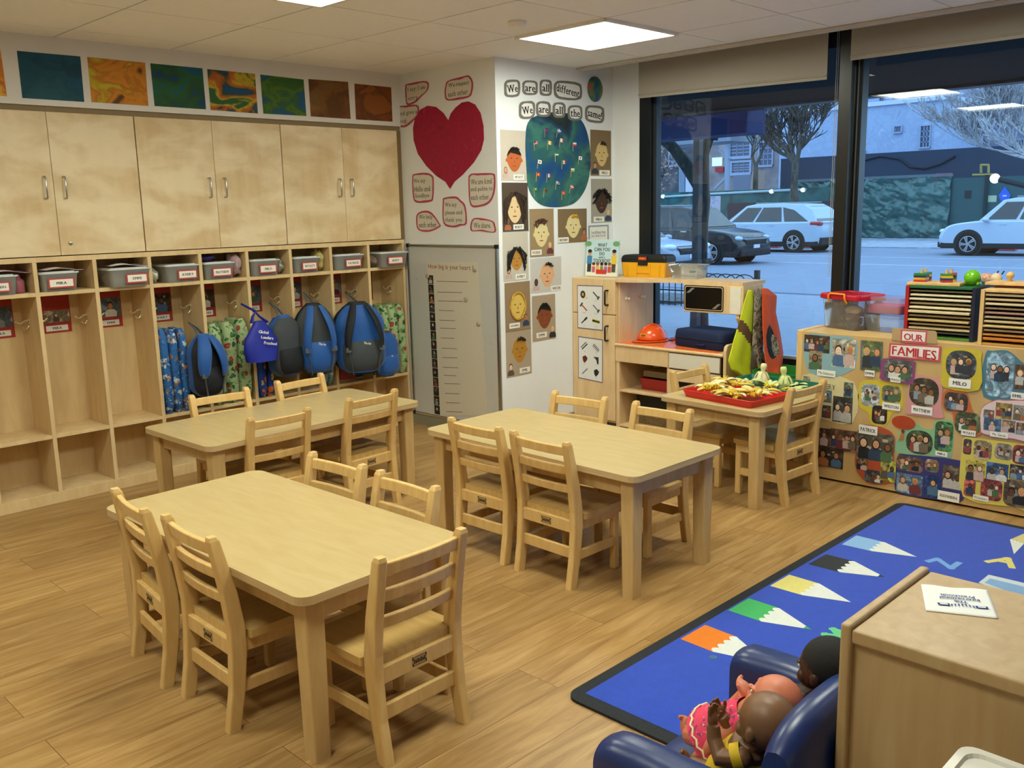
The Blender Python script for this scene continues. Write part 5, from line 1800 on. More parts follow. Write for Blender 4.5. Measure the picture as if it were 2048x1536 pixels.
for q, lab, kd in POST:
    cx, cy = sum(p[0] for p in q) / 4, sum(p[1] for p in q) / 4
    t = thing('tool_poster', lab, 'poster', M=KITF.at(cx, cy, 0.0006), group='tool posters')
    lp = KITF.local(q, cx, cy)
    g = G()
    g.prism(lp, 0, 0.001, C('#6e6478', 0.7))
    g.flat([(p[0] * 0.95, p[1] * 0.955) for p in lp], 0.0014, C('#dcdcdc', 0.6, var=0.02))
    obj('paper', g, t)
    hw = min(abs(p[0]) for p in lp)
    hh = min(abs(p[1]) for p in lp)
    cols = ['#3a2a1c', '#3c4448', '#b0342c', '#70757a', '#2a2e30', '#a8a028', '#3a3c3e', '#6a6c6c', '#5a2420', '#26282a', '#7a7c7e', '#16181a']
    for k in range(6):
        cxk, cyk = (-0.5 + (k % 2)) * hw * 0.95, (0.58 - 0.60 * (k // 2)) * hh
        c1 = C(cols[kd * 6 + k], 0.6)
        g = G()
        z = 0.0018
        if kd == 0 and k == 0:
            g.disc(cxk - 0.01, cyk, 0.022, 0.026, z, c1, 14)
            g.disc(cxk - 0.01, cyk, 0.009, 0.012, z + 0.0003, C('#c9a23a', 0.6), 10)
            g.rect(cxk + 0.01, cyk - 0.026, cxk + 0.034, cyk - 0.018, z, C('#d8c878', 0.6))
        elif kd == 1 and k in (2, 5):
            g.flat([(cxk - 0.02, cyk + 0.014), (cxk + 0.006, cyk + 0.026), (cxk + 0.026, cyk + 0.008), (cxk + 0.016, cyk - 0.012), (cxk - 0.004, cyk - 0.028), (cxk - 0.016, cyk - 0.012)], z, c1)
        elif kd == 1 and k == 3:
            g.flat([(cxk - 0.024, cyk + 0.022), (cxk + 0.022, cyk + 0.022), (cxk + 0.022, cyk - 0.028), (cxk + 0.008, cyk - 0.024), (cxk + 0.002, cyk + 0.002)], z, c1)
        else:
            sl = -1 if k % 2 else 1
            if kd == 0 and k == 2:
                sl = -1
            a = 0.7 * sl
            M = Matrix.Translation((cxk, cyk, 0)) @ Matrix.Rotation(a if k != 5 else -0.15, 4, 'Z')
            g.rect(-0.032, -0.0045, 0.032, 0.0045, z, c1, M)
            if kd == 1 and k == 0:
                g.rect(-0.032, 0.012, 0.032, 0.018, z, c1, M)
            if kd == 1 and k == 1:
                for o2 in (0.010, -0.012):
                    g.rect(-0.03, o2 - 0.002, 0.03, o2 + 0.002, z, c1, M)
            if kd == 0 and k in (1, 3):
                g.flat([(0.02, -0.012), (0.036, -0.012), (0.036, -0.004), (0.03, 0), (0.036, 0.006), (0.036, 0.013), (0.02, 0.012)], z + 0.0002, C('#4a5054', 0.5), M)
            if kd == 0 and k == 2:
                g.rect(-0.036, -0.018, -0.024, 0.016, z + 0.0002, C('#3a3c40', 0.5), M)
            if kd == 0 and k == 5:
                g.rect(-0.032, -0.010, 0.032, 0.010, z, c1, M)
                g.rect(-0.010, -0.004, 0.008, 0.004, z + 0.0003, C('#3a3a20', 0.5), M)
            if kd == 0 and k == 4:
                g.rect(0.002, -0.007, 0.034, 0.007, z + 0.0002, C('#1c1c1e', 0.5), M)
        g.text('tool' if False else ['tape', 'pliers', 'hammer', 'wrench', 'driver', 'level', 'nails', 'bits', 'sander', 'square', 'screw', 'plane'][kd * 6 + k], cxk, cyk - hh * 0.235, 0.030, 0.006, z, C('#55585a', 0.7))
        obj('tool_picture', g, t)

t = thing('play_workbench', 'wooden play sink counter with orange top, shelves and play microwave above', 'play kitchen', (KIT_X, KY1, 0))
w0 = KYR - KY1                      # -0.82
CT = 0.600
g = G()
g.box(0.0, w0 + 0.004, CT - 0.020, 0.398, -0.001, CT - 0.003, KITWOOD)
g.tube([(0.002, w0 + 0.004, CT - 0.0105), (0.002, -0.001, CT - 0.0105)], 0.0105, KITWOOD, 10)
co = obj('counter', g, t)
g = G()
g.box(0.020, w0 + 0.06, CT - 0.003, 0.392, -0.006, CT, C('#e8743a', 0.25, var=0.06, spec=0.6))
obj('orange_top', g, t)
g = G()
g.box(0.006, -0.030, 0.012, 0.398, -0.002, CT - 0.02, KITWOOD)
g.box(0.004, w0 + 0.392, 0.012, 0.398, w0 + 0.412, CT - 0.022, KITWOOD)
g.box(0.385, w0 + 0.004, 0.012, 0.398, -0.002, CT - 0.02, KITWOOD)
g.box(0.008, w0 + 0.40, 0.276, 0.385, -0.03, 0.290, KITWOOD)
g.box(0.008, w0 + 0.004, 0.040, 0.385, -0.03, 0.054, KITWOOD)
obj('carcass', g, t, 0.002)
g = G()
g.box(0.0, w0 + 0.402, 0.479, 0.014, -0.002, CT - 0.022, KITWOOD)
obj('plain_front', g, t, 0.002)
g = G()
g.box(-0.001, w0 + 0.022, 0.476, 0.014, w0 + 0.396, CT - 0.024, C('#7b6a4c', 0.6))
g.box(-0.003, w0 + 0.026, 0.481, 0.004, w0 + 0.392, CT - 0.027, C('#d6d0c2', 0.4, var=0.03))
obj('white_drawer_front', g, t, 0.001)
g = G()
g.box(0.0, w0 + 0.022, 0.060, 0.016, w0 + 0.398, 0.470, KITWOOD)
d = obj('oven_door', g, t, 0.003)
g = G()
g.box(-0.003, w0 + 0.075, 0.19, 0.002, w0 + 0.345, 0.40, C('#0b0a0a', 0.15, spec=0.6))
obj('oven_window', g, d, 0.004)
g = G()
yy = w0 + 0.375
g.tube([(0, yy, 0.30), (-0.024, yy, 0.298), (-0.026, yy, 0.29), (-0.026, yy, 0.215), (-0.024, yy, 0.207), (0, yy, 0.205)], 0.0055, BLACK, 8)
obj('handle', g, d)
# right end panel, rounded at the counter, narrower above
g = G()
g.prism([(0.0, 0.0), (0.40, 0.0), (0.40, FZ - 0.006), (0.135, FZ - 0.006), (0.135, 0.80), (0.20, 0.70), (0.12, 0.655), (0.03, 0.655), (0.008, 0.645), (0.0, 0.62)], 0, 0.020, KITWOOD, Matrix(((1, 0, 0, 0), (0, 0, -1, w0 + 0.003), (0, 1, 0, 0), (0, 0, 0, 1))))
obj('end_panel', g, t, 0.003)
# left hutch panel against the refrigerator
g = G()
g.prism([(0.03, CT), (0.40, CT), (0.40, FZ - 0.02), (0.03, FZ - 0.02)], 0, 0.012, KITWOOD, Matrix(((1, 0, 0, 0), (0, 0, -1, -0.002), (0, 1, 0, 0), (0, 0, 0, 1))))
hp = obj('hutch_panel', g, t, 0.002)
for xx in (0.10, 0.27):
    g = G()
    g.lathe([(0, 0), (0.012, 0), (0.013, 0.004), (0.006, 0.006), (0.005, 0.02), (0.011, 0.024), (0.008, 0.029), (0, 0.03)], WHITE, 14, Matrix.Translation((xx, -0.0135, 0.885)) @ Matrix.Rotation(PI / 2, 4, 'X'))
    obj('peg', g, hp)
# top shelf with the scooped front edge
g = G()
out = [(0.0, 0.0), (0.004, -0.03)] + [(0.01 + 0.122 * (1 - math.cos(PI * k / 12)) / 2, -0.03 - 0.36 * k / 12) for k in range(1, 13)] + [(0.132, w0 - 0.04), (0.398, w0 - 0.04), (0.398, 0.0)]
g.prism(out, FZ - 0.020, FZ, KITWOOD)
obj('top_shelf', g, t, 0.003)
# play microwave
my0, my1 = 3.324 - KY1, 2.92 - KY1
mz0, mz1 = 0.824, FZ - 0.0205
g = G()
g.box(0.130, my1 - 0.02, mz0, 0.36, my0, mz1, KITWOOD)
mw = obj('microwave_box', g, t, 0.003)
g = G()
M = frame((0.1285, (my0 + my1) / 2 + 0.055, (mz0 + mz1) / 2 + 0.002), (0, -1, 0), (-1, 0, 0))
g.prism(rrect(-0.142, -0.078, 0.142, 0.078, 0.014), 0, 0.001, BLACK, M)
g.prism(rrect(-0.136, -0.072, 0.136, 0.072, 0.012), 0.001, 0.0014, KITWOOD, M)
g.prism(rrect(-0.132, -0.068, 0.132, 0.068, 0.011), 0.0014, 0.002, C('#060606', 0.2, spec=0.5), M)
for s in (1, -1):
    for k in range(3):
        a = 0.008 * k
        g.flat([(s * (-0.122 + a), s * (0.030 + 0.0 * a)), (s * (-0.120 + a), s * 0.030), (s * (-0.082 + a), s * 0.062), (s * (-0.084 + a), s * 0.062)], 0.0024, WHITE, M)  # slanted reflection lines painted white on the dark window
obj('microwave_window', g, mw)
g = G()
g.box(0.127, my1 - 0.004, mz0 + 0.004, 0.131, my1 + 0.070, mz1 - 0.008, C('#ded8ca', 0.4))
obj('white_keypad', g, mw, 0.001)
for xx in (0.19, 0.26, 0.33):
    g = G()
    g.tube([(xx, w0 - 0.042, 0.965), (xx, w0 - 0.060, 0.955), (xx, w0 - 0.070, 0.965)], 0.004, STEEL, 8)
    obj('coat_peg', g, t)

# things in the open shelf
XK = lambda dx: KIT_X + dx
g = G()
def tray(g, lx, ly, hgt, mat, wall=0.004, fl=0.86):
    o1 = rrect(-lx / 2, -ly / 2, lx / 2, ly / 2, 0.02, 3)
    sc = lambda k: [(p[0] * k, p[1] * k) for p in o1]
    kk = 1 - 2 * wall / min(lx, ly)
    rs = [[(p[0], p[1], z) for p in sc(k)] for k, z in ((fl, 0.0), (1.0, hgt), (1.0 * kk, hgt), (fl * kk, wall))]
    g.rings(rs, mat, smooth=False)
tray(g, 0.26, 0.30, 0.075, C('#a3201c', 0.35, spec=0.5), 0.004, 0.93)
tag(obj('red_box', g, M=Matrix.Translation((XK(0.235), KY1 - 0.265, 0.2905))), 'red open plastic box on the upper shelf of the play sink', 'box')
g = G()
g.box(-0.10, -0.14, 0, 0.10, 0.14, 0.042, C('#a08d66', 0.6))
tag(obj('beige_box', g, bevel=0.006, M=Matrix.Translation((XK(0.245), KY1 - 0.260, 0.368))), 'flat beige lidded box resting on the red box in the play sink', 'box')
g = G()
tray(g, 0.25, 0.30, 0.13, C('#17181a', 0.5), 0.005, 0.92)
tag(obj('black_bin', g, M=Matrix.Translation((XK(0.245), KY1 - 0.225, 0.1175))), 'black plastic bin on the lower shelf of the play sink', 'bin')
g = G()
tray(g, 0.26, 0.31, 0.06, mottle('wicker', ['#5a4a32', '#7a6644', '#8f7850', '#4a3c28'], 60, 0.3, 0.8, 2, (1, 1, 3)), 0.006, 0.95)
tag(obj('wicker_basket', g, M=Matrix.Translation((XK(0.245), KY1 - 0.225, 0.0555))), 'low woven basket under the black bin at the bottom of the play sink', 'basket')

# ---- on top of the kitchen
t = thing('picture_book', 'picture book with a pale blue cover standing on the play refrigerator', 'book', M=frame((4.915, 3.995, FZ + 0.1245), (0.1, -1, 0), (-1, -0.1, 0.12)))
bw, bh = 0.128, 0.122
g = G()
g.box(-bw, -bh, -0.010, bw, bh, 0, PAPER)
obj('pages', g, t)
g = G()
g.box(-bw - 0.002, -bh - 0.002, 0.0, bw + 0.002, bh + 0.002, 0.0015, C('#b9d3da', 0.4, var=0.05))
g.box(-bw - 0.002, -bh - 0.002, -0.0115, bw + 0.002, bh + 0.002, -0.010, C('#b9d3da', 0.4, var=0.05))
g.rect(-bw, -bh, bw, -bh + 0.085, 0.002, C('#dfe0cf', 0.5, var=0.05))
for sx in (-0.9, 0.86):
    g.disc(sx * bw, bh * 0.78, 0.028, 0.018, 0.002, C('#6f9a6a', 0.5), 12)
obj('cover', g, t)
g = G()
for txt, y, w_, h_ in (('WHAT', 0.088, 0.075, 0.024), ('CAN YOU', 0.058, 0.125, 0.025), ('DO', 0.029, 0.04, 0.023), ('with a', 0.006, 0.05, 0.014), ('TOOLBOX?', -0.018, 0.135, 0.026)):
    g.text(txt, 0, y, w_, h_, 0.0024, C('#2a241f', 0.5, var=0), bold=True, keep=False)
obj('title', g, t)
g = G()
rb = random.Random(4)
for x, y, hgt, sh, pn in ((-0.098, -0.04, 0.11, '#3d7aa8', '#2a3038'), (0.098, -0.04, 0.10, '#e0b93a', '#4a4438')):
    g.rect(x - 0.016, y - 0.055, x + 0.016, y, 0.0026, C(pn, 0.5))
    g.rect(x - 0.02, y, x + 0.02, y + 0.055, 0.0027, C(sh, 0.5))
    g.disc(x, y + 0.075, 0.016, 0.019, 0.0028, C('#c9966c', 0.5), 12)
    g.disc(x, y + 0.086, 0.017, 0.012, 0.003, C('#1d1614', 0.5), 12)
for x, c1 in ((-0.062, '#c2607a'), (-0.03, '#d9b03a'), (0.004, '#7a8a4a'), (0.036, '#8a6ab0'), (0.066, '#c24a3a')):
    g.rect(x - 0.013, -0.098, x + 0.013, -0.058, 0.0026, C(c1, 0.5))
    g.disc(x, -0.046, 0.013, 0.014, 0.0028, C(rb.choice(SKIN), 0.5), 10)
    g.disc(x, -0.039, 0.014, 0.010, 0.003, C(rb.choice(HAIRC[:4]), 0.5), 10)
g.rect(-0.04, -0.108, 0.045, -0.078, 0.0034, C('#c8302a', 0.5))
obj('cover_picture', g, t)

t = thing('toolbox', 'yellow plastic toolbox with a black lid on the play kitchen', 'toolbox', (5.060, 3.715, FZ), math.radians(8))
YEL = C('#e0a31c', 0.4, var=0.06)
g = G()
rs = []
for z, k in ((0.0, 0.93), (0.01, 0.95), (0.085, 1.0), (0.098, 1.0)):
    rs.append([(p[0], p[1], z) for p in rrect(-0.075 * k, -0.165 * k, 0.075 * k, 0.165 * k, 0.012, 3)])
g.rings(rs, YEL, smooth=False)
tb = obj('base', g, t)
g = G()
for y in (-0.12, -0.05, 0.05, 0.12):
    g.box(-0.079, y - 0.004, 0.012, -0.071, y + 0.004, 0.084, YEL)
g.box(-0.078, -0.045, 0.028, -0.071, 0.045, 0.040, YEL)
obj('rib', g, tb)
g = G()
rs = []
for z, k in ((0.098, 1.02), (0.124, 1.02), (0.140, 0.97), (0.146, 0.90)):
    rs.append([(p[0], p[1], z) for p in rrect(-0.075 * k, -0.165 * k, 0.075 * k, 0.165 * k, 0.014, 3)])
g.rings(rs, BLACK, smooth=False)
obj('lid', g, t)
g = G()
g.box(-0.084, -0.036, 0.078, -0.074, 0.036, 0.142, BLACK)
la = obj('latch', g, t, 0.004)
g = G()
M = frame((-0.0845, 0, 0.124), (0, -1, 0), (-1, 0, 0))
g.prism(rrect(-0.030, -0.011, 0.030, 0.011, 0.004), 0, 0.001, C('#c0301e', 0.4), M)
g.text('STURDY', 0, 0, 0.046, 0.010, 0.0015, C('#e8c23a', 0.4), M, True)
obj('badge', g, la)
t = bin_box('clear_bin', 'clear plastic bin with small red parts beside the yellow toolbox', 3.32, 3.51, 5.0, 0.001, FZ, 0.085, None, None)
for c in list(t.children):
    bpy.data.objects.remove(c)
bpy.data.objects.remove(t)
t = thing('clear_bin', 'clear open bin with small red parts beside the yellow toolbox', 'storage bin', (5.075, 3.405, FZ), math.radians(4))
CLR = clear('clear_tub', '#eef2f2', gloss=0.05, rough=0.08, haze=0.30, hazecol='#eef2f2')
g = G()
rs = [[(p[0], p[1], z) for p in rrect(-0.075 * k, -0.105 * k, 0.075 * k, 0.105 * k, 0.015, 3)] for z, k in ((0.0, 0.86), (0.004, 0.88), (0.078, 0.98), (0.080, 1.06), (0.088, 1.06))]
g.rings(rs, CLR, caps=False)
g.flat([(p[0], p[1]) for p in rs[0]], 0.001, CLR)
tu = obj('tub', g, t)
g = G()
M = frame((-0.074, -0.070, 0.046), (0, -1, 0), (-1, 0, 0))
g.text('SCREWS', 0, 0, 0.045, 0.014, 0.001, INK, M, True)
obj('lettering', g, tu)
g = G()
rb = random.Random(9)
for k in range(16):
    c1 = rb.choice(['#b8382e', '#9c2a24', '#3a6a4a', '#c9b08a', '#b8382e'])
    M = Matrix.Translation((rb.uniform(-0.05, 0.05), rb.uniform(-0.08, 0.08), 0.008 + 0.006 * rb.random())) @ Matrix.Rotation(rb.random() * 6, 4, 'Z')
    g.tube([(-0.018, 0, 0), (0.018, 0, 0.004)], 0.004, C(c1, 0.5), 6, M=M)
obj('small_parts', g, t)

# hard hat
t = thing('hard_hat', 'orange toy hard hat on the orange counter', 'hat', (4.985, 3.625, CT), math.radians(-20))
OR = C('#e2531a', 0.22, var=0.04, spec=0.6)
g = G()
g.ell((0, 0, 0.012), (0.105, 0.088, 0.095), OR, 32, 24)
for v in g.v:
    v.z = max(v.z, 0.014)
g.tube([(-0.092, 0, 0.055), (-0.06, 0, 0.096), (0, 0, 0.112), (0.06, 0, 0.096), (0.092, 0, 0.055)], [0.004, 0.008, 0.009, 0.008, 0.004], OR, 8)
sh = obj('shell', g, t)
g = G()
rs = []
for k, z in ((0.95, 0.014), (1.10, 0.008), (1.12, 0.006), (0.95, 0.006)):
    rs.append([((0.105 * k + (0.035 if math.cos(2 * PI * q / 32) < -0.2 and k > 1 else 0) * -math.cos(2 * PI * q / 32)) * math.cos(2 * PI * q / 32), 0.088 * k * math.sin(2 * PI * q / 32), z) for q in range(32)])
g.rings(rs, OR, loop=True)
obj('brim', g, t)
g = G()
M = frame((-0.088, -0.028, 0.046), (0.35, -0.94, 0), (-0.9, -0.33, 0.25))
g.prism(rrect(-0.026, -0.010, 0.026, 0.010, 0.008), 0, 0.004, C('#e8b41e', 0.4), M)
g.prism(rrect(-0.020, -0.006, 0.020, 0.006, 0.004), 0.004, 0.005, C('#8a4a1e', 0.4), M)
obj('badge', g, t)
g = G()
g.tube([(0, 0, 0), (0.02, -0.05, 0.002)], 0.011, C('#8c2238', 0.35), 10)
tag(obj('toy_handle', g, M=Matrix.Translation((5.06, 3.53, CT + 0.0115))), 'small dark red toy handle beside the hard hat', 'toy')
g = G()
g.lathe([(0, 0), (0.020, 0), (0.021, 0.012), (0.010, 0.024), (0.007, 0.05), (0, 0.052)], C('#e3d9d4', 0.4), 16)
tag(obj('white_toy', g, M=Matrix.Translation((5.07, 3.46, CT))), 'small white cone-shaped toy between the hard hat and blue case', 'toy')
# blue zipped case
t = thing('zipped_case', 'navy blue fabric zipped case lying on the orange counter', 'case', (5.005, 3.185, CT), math.radians(-9))
NAVY = C('#0d1f45', 0.75, var=0.15, scale=60, bump=0.2, bscale=400)
g = G()
rs = [[(p[0], p[1], z) for p in rrect(-0.135 * k, -0.20 * k, 0.135 * k, 0.20 * k, 0.035, 4)] for z, k in ((0.0, 0.95), (0.008, 1.0), (0.06, 1.0), (0.095, 0.985), (0.108, 0.95), (0.112, 0.85))]
g.rings(rs, NAVY)
obj('body', g, t)
g = G()
z = 0.058
pp = rrect(-0.1365, -0.2015, 0.1365, 0.2015, 0.036, 4)
g.tube([(p[0], p[1], z) for p in pp], 0.0035, C('#0a142c', 0.6), 6, loop=True)
obj('zipper', g, t)
g = G()
for y in (-0.06, 0.06):
    pass
g.tube([(-0.135, 0.20, 0.03), (-0.150, 0.215, 0.03), (-0.150, 0.222, 0.035)], 0.005, NAVY, 6)
g.tube([(-0.135, -0.07, 0.03), (-0.152, -0.06, 0.028), (-0.152, -0.02, 0.028), (-0.135, -0.01, 0.03)], 0.006, NAVY, 6)
obj('handle', g, t)


# dress-up vests on the pegs
def drape(name, lab, rows, ya, yb, mat, fold, seed, bands=None, cat='vest'):
    """rows: (left px, right px) pairs from the peg downwards; the cloth leans from y = ya to yb"""
    org = Vector((5.0, ya, 0.75))
    t = thing(name, lab, cat, org, 0, 'dress-up vests')
    K, N = 64, 48
    nr = len(rows)
    def pt(u, v):
        f = v * (nr - 1)
        i = min(nr - 2, int(f))
        w_ = f - i
        l = [rows[i][0][k] * (1 - w_) + rows[i + 1][0][k] * w_ for k in (0, 1)]
        r = [rows[i][1][k] * (1 - w_) + rows[i + 1][1][k] * w_ for k in (0, 1)]
        y = ya + (yb - ya) * v
        p = wp(l[0] * (1 - u) + r[0] * u, l[1] * (1 - u) + r[1] * u, 1, y)
        d = fold * (0.3 + v) * (math.sin(u * 9 + seed + 2.0 * v) * 0.6 + mnoise.noise(Vector((u * 3, v * 2, seed))) * 0.9) - fold * 2.2 * math.sin(PI * u) * (0.35 + 0.65 * v)
        return p - org + Vector((0, d, 0))
    g = G()
    vs = [pt(i / (N - 1), j / (K - 1)) for j in range(K) for i in range(N)]
    fr, bk = {}, []
    for j in range(K - 1):
        vm = (j + 0.5) / (K - 1)
        for i in range(N - 1):
            m_ = mat
            um = (i + 0.5) / (N - 1)
            for b2, mm in (bands or []):
                if b2(um, vm):
                    m_ = mm
            fr.setdefault(m_, []).append((j * N + i, j * N + i + 1, (j + 1) * N + i + 1, (j + 1) * N + i))
    o = len(g.v)
    g.v += vs
    for m_, fs in fr.items():
        k = g.m(m_)
        for f in fs:
            g.f.append([a + o for a in f])
            g.mi.append(k)
            g.sm.append(True)
    ob = obj('cloth', g, t)
    mo = ob.modifiers.new('thick', 'SOLIDIFY')
    mo.thickness = 0.005
    return t


YELV = C('#cfd61c', 0.7, var=0.1, scale=20)
BRN = C('#6a4a2c', 0.8, var=0.1)
ORV = C('#cf4f1c', 0.75, var=0.12, scale=20)
CAMO = mottle('camo_cloth', ['#2c241c', '#5c4c3a', '#8a7c68', '#b5a894', '#3a2e22'], 26, 1.2, 0.85, 3)
DARKCLOTH = C('#1c1613', 0.85, var=0.2)
drape('yellow_vest', 'bright yellow safety vest with a brown band on the kitchen side pegs',
      [((1496, 580), (1503, 580)), ((1490, 600), (1512, 612)), ((1480, 640), (1510, 650)), ((1468, 680), (1502, 690)), ((1457, 722), (1498, 735)), ((1462, 738), (1500, 748)), ((1484, 753), (1500, 762))],
      2.880, 2.845, YELV, 0.008, 1.0, [(lambda u, v: abs(v - 0.42 - 0.10 * (u - 0.5)) < 0.045, BRN)])
drape('camouflage_vest', 'brown camouflage vest hanging between the yellow and orange vests',
      [((1508, 577), (1516, 576)), ((1508, 600), (1526, 605)), ((1506, 650), (1526, 650)), ((1504, 690), (1524, 700)), ((1516, 735), (1536, 745)), ((1524, 752), (1534, 758))],
      2.865, 2.815, CAMO, 0.006, 2.0, [(lambda u, v: v > 0.78 and u < 0.45, YELV)])
drape('orange_vest', 'orange safety vest with dark armhole at the right of the kitchen side pegs',
      [((1523, 577), (1534, 578)), ((1524, 590), (1552, 592)), ((1524, 620), (1550, 625)), ((1524, 660), (1560, 668)), ((1526, 700), (1566, 705)), ((1530, 735), (1564, 735)), ((1534, 754), (1562, 758))],
      2.870, 2.735, ORV, 0.009, 3.0, [(lambda u, v: ((u - 0.34) / 0.24) ** 2 + ((v - 0.60) / 0.15) ** 2 < 1, DARKCLOTH), (lambda u, v: ((u - 0.50) / 0.16) ** 2 + ((v - 0.62) / 0.10) ** 2 < 1, CAMO)])

# green bin in the gap between kitchen and photo shelf
t = thing('green_tub', 'green plastic tub on a grey crate in the gap behind the square table', 'tub', (4.98, 2.62, 0.0))
g = G()
g.box(-0.13, -0.16, 0.0, 0.13, 0.16, 0.38, C('#8f9692', 0.6))
obj('grey_crate', g, t, 0.01)
g = G()
tray(g, 0.30, 0.36, 0.13, C('#1f7a2c', 0.35, spec=0.5), 0.006, 0.92)
obj('green_tray', g, t, M=Matrix.Translation((0, 0, 0.381)))

# ---- trays of corn husks on the square table
def craft_tray(lab, cx, cy, lx, ly, rz, z, col, rx=0.0):
    t = thing('craft_tray', lab, 'tray', (cx, cy, z), rz)
    m_ = C(col, 0.3, var=0.05, spec=0.5)
    g = G()
    tray(g, lx, ly, 0.034, m_, 0.004, 0.94)
    obj('tray_body', g, t)
    g = G()
    o1 = rrect(-lx / 2, -ly / 2, lx / 2, ly / 2, 0.02, 3)
    g.tube([(p[0], p[1], 0.034) for p in o1], 0.0035, m_, 6, loop=True)
    obj('rim', g, t)
    return t


TZ = 0.5005
craft_tray('red rectangular tray full of pale corn husks on the square table', 4.115, 2.470, 0.31, 0.455, math.radians(-8), TZ, '#c9231c')
craft_tray('green rectangular tray with corn husks behind the red tray', 4.445, 2.455, 0.30, 0.44, math.radians(-4), TZ, '#12604f')

HUSK = [C('#d6c27a', 0.8, var=0.15, scale=40), C('#cfb650', 0.8, var=0.15, scale=40), C('#e3d8ac', 0.8, var=0.12, scale=40), C('#c8cf8c', 0.8, var=0.15, scale=40)]
SILK = C('#e0bc34', 0.8, var=0.25, scale=60)


def make_husk(seed, leaves=4, tuft=True, hm=None):
    rn = random.Random(seed)
    t = thing('corn_husk', 'x', 'corn husk', (0, 0, 0), 0, 'corn husks in the trays')
    for k in range(leaves):
        a = rn.uniform(-0.5, 0.5) + (k - leaves / 2) * 0.35
        ln, wd = rn.uniform(0.060, 0.105), rn.uniform(0.013, 0.022)
        arch = rn.uniform(0.010, 0.028)
        def fn(u, v, a=a, ln=ln, wd=wd, arch=arch):
            s = ln * u
            ww = wd * math.sin(PI * (0.12 + 0.80 * u)) * (v - 0.5) * 2
            z = 0.006 + arch * math.sin(PI * u * 0.9) + 0.006 * (1 - (2 * v - 1) ** 2)
            x = s * math.cos(a) - ww * math.sin(a)
            y = s * math.sin(a) + ww * math.cos(a)
            return (x, y, z)
        g = G()
        g.grid(fn, 9, 5, hm or HUSK[(k + seed) % 3])
        o = obj('husk_leaf', g, t)
        mo = o.modifiers.new('thick', 'SOLIDIFY')
        mo.thickness = 0.0015
    if tuft:
        g = G()
        for k in range(26):
            a = rn.uniform(-1.3, 1.3) + PI
            l = rn.uniform(0.018, 0.046)
            b2 = rn.uniform(0.1, 0.9)
            g.tube([(0.008, 0, 0.010), (0.008 + l * 0.5 * math.cos(a), l * 0.5 * math.sin(a), 0.012 + l * 0.6 * b2), (0.008 + l * math.cos(a), l * math.sin(a), 0.006 + l * b2 * 0.7)], 0.0022, SILK, 5)
        obj('corn_silk', g, t)
    return t


protos = [make_husk(1), make_husk(2, 3), make_husk(3, 5), make_husk(4, 3, False)]
rn = random.Random(12)
spots = []
for k in range(26):
    # spread over the red tray, denser to the middle
    u, v = rn.uniform(-0.36, 0.36), rn.uniform(-0.38, 0.38)
    spots.append((u * 0.26, v * 0.40, 0.004 + 0.011 * (k % 5)))
Rm = Matrix.Translation((4.115, 2.470, TZ)) @ Matrix.Rotation(math.radians(-8), 4, 'Z')
used = set()
for k, (x, y, z) in enumerate(spots):
    M = Rm @ Matrix.Translation((x, y, z)) @ Matrix.Rotation(rn.uniform(0, 6.28), 4, 'Z') @ Matrix.Rotation(rn.uniform(-0.25, 0.1), 4, 'Y')
    p = protos[k % 4]
    lab = 'dried corn husk piece among the heap in the red tray'
    if k % 4 in used:
        dup(p, M, lab, 'corn husks in the red tray')
    else:
        p.matrix_world = M
        p['label'] = lab
        p['group'] = 'corn husks in the red tray'
        used.add(k % 4)
pg = make_husk(7, 4, True, HUSK[3])
Gm = Matrix.Translation((4.445, 2.455, TZ)) @ Matrix.Rotation(math.radians(-4), 4, 'Z')
for k, (x, y, z, a, b2) in enumerate(((-0.06, 0.11, 0.006, 1.0, -0.2), (0.02, 0.04, 0.006, 2.4, -0.3), (-0.03, -0.02, 0.006, 0.3, -0.2), (0.07, -0.12, 0.006, 4.0, -0.3), (-0.05, -0.15, 0.006, 5.2, -0.2))):
    M = Gm @ Matrix.Translation((x, y, z)) @ Matrix.Rotation(a, 4, 'Z') @ Matrix.Rotation(b2, 4, 'Y')
    lab = 'dried corn husk piece lying in the green tray'
    if k == 0:
        pg.matrix_world = M
        pg['label'] = lab
        pg['group'] = 'corn husks in the green tray'
    else:
        dup(pg, M, lab, 'corn husks in the green tray')


def husk_doll(lab, x, y, z, hgt, lean, hm):
    t = thing('corn_husk_doll', lab, 'corn husk', Gm @ Vector((x, y, z)))
    g = G()
    g.lathe([(0.0, 0), (0.040, 0.0), (0.034, hgt * 0.3), (0.016, hgt * 0.55), (0.011, hgt * 0.64), (0.016, hgt * 0.74), (0.018, hgt * 0.86), (0.014, hgt * 0.98), (0, hgt)], hm, 14, Matrix.Rotation(lean, 4, 'X'))
    obj('bundle', g, t)
    rn = random.Random(int(hgt * 1000))
    for k in range(6):
        a = k * 1.05 + rn.random()
        g = G()
        g.grid(lambda u, v: ((0.014 + 0.03 * u) * math.cos(a) - 0.022 * (v - 0.5) * math.sin(a), (0.014 + 0.03 * u) * math.sin(a) + 0.022 * (v - 0.5) * math.cos(a), hgt * (0.60 - 0.40 * u * u) - 0.0), 7, 3, hm)
        o = obj('husk_leaf', g, t)
        mo = o.modifiers.new('thick', 'SOLIDIFY')
        mo.thickness = 0.0015
    return t


husk_doll('pale white husk figure standing at the far left of the green tray', 0.07, 0.10, 0.005, 0.115, 0.1, HUSK[2])
husk_doll('greenish husk figure standing in the middle of the green tray', 0.03, -0.07, 0.005, 0.120, -0.1, HUSK[3])
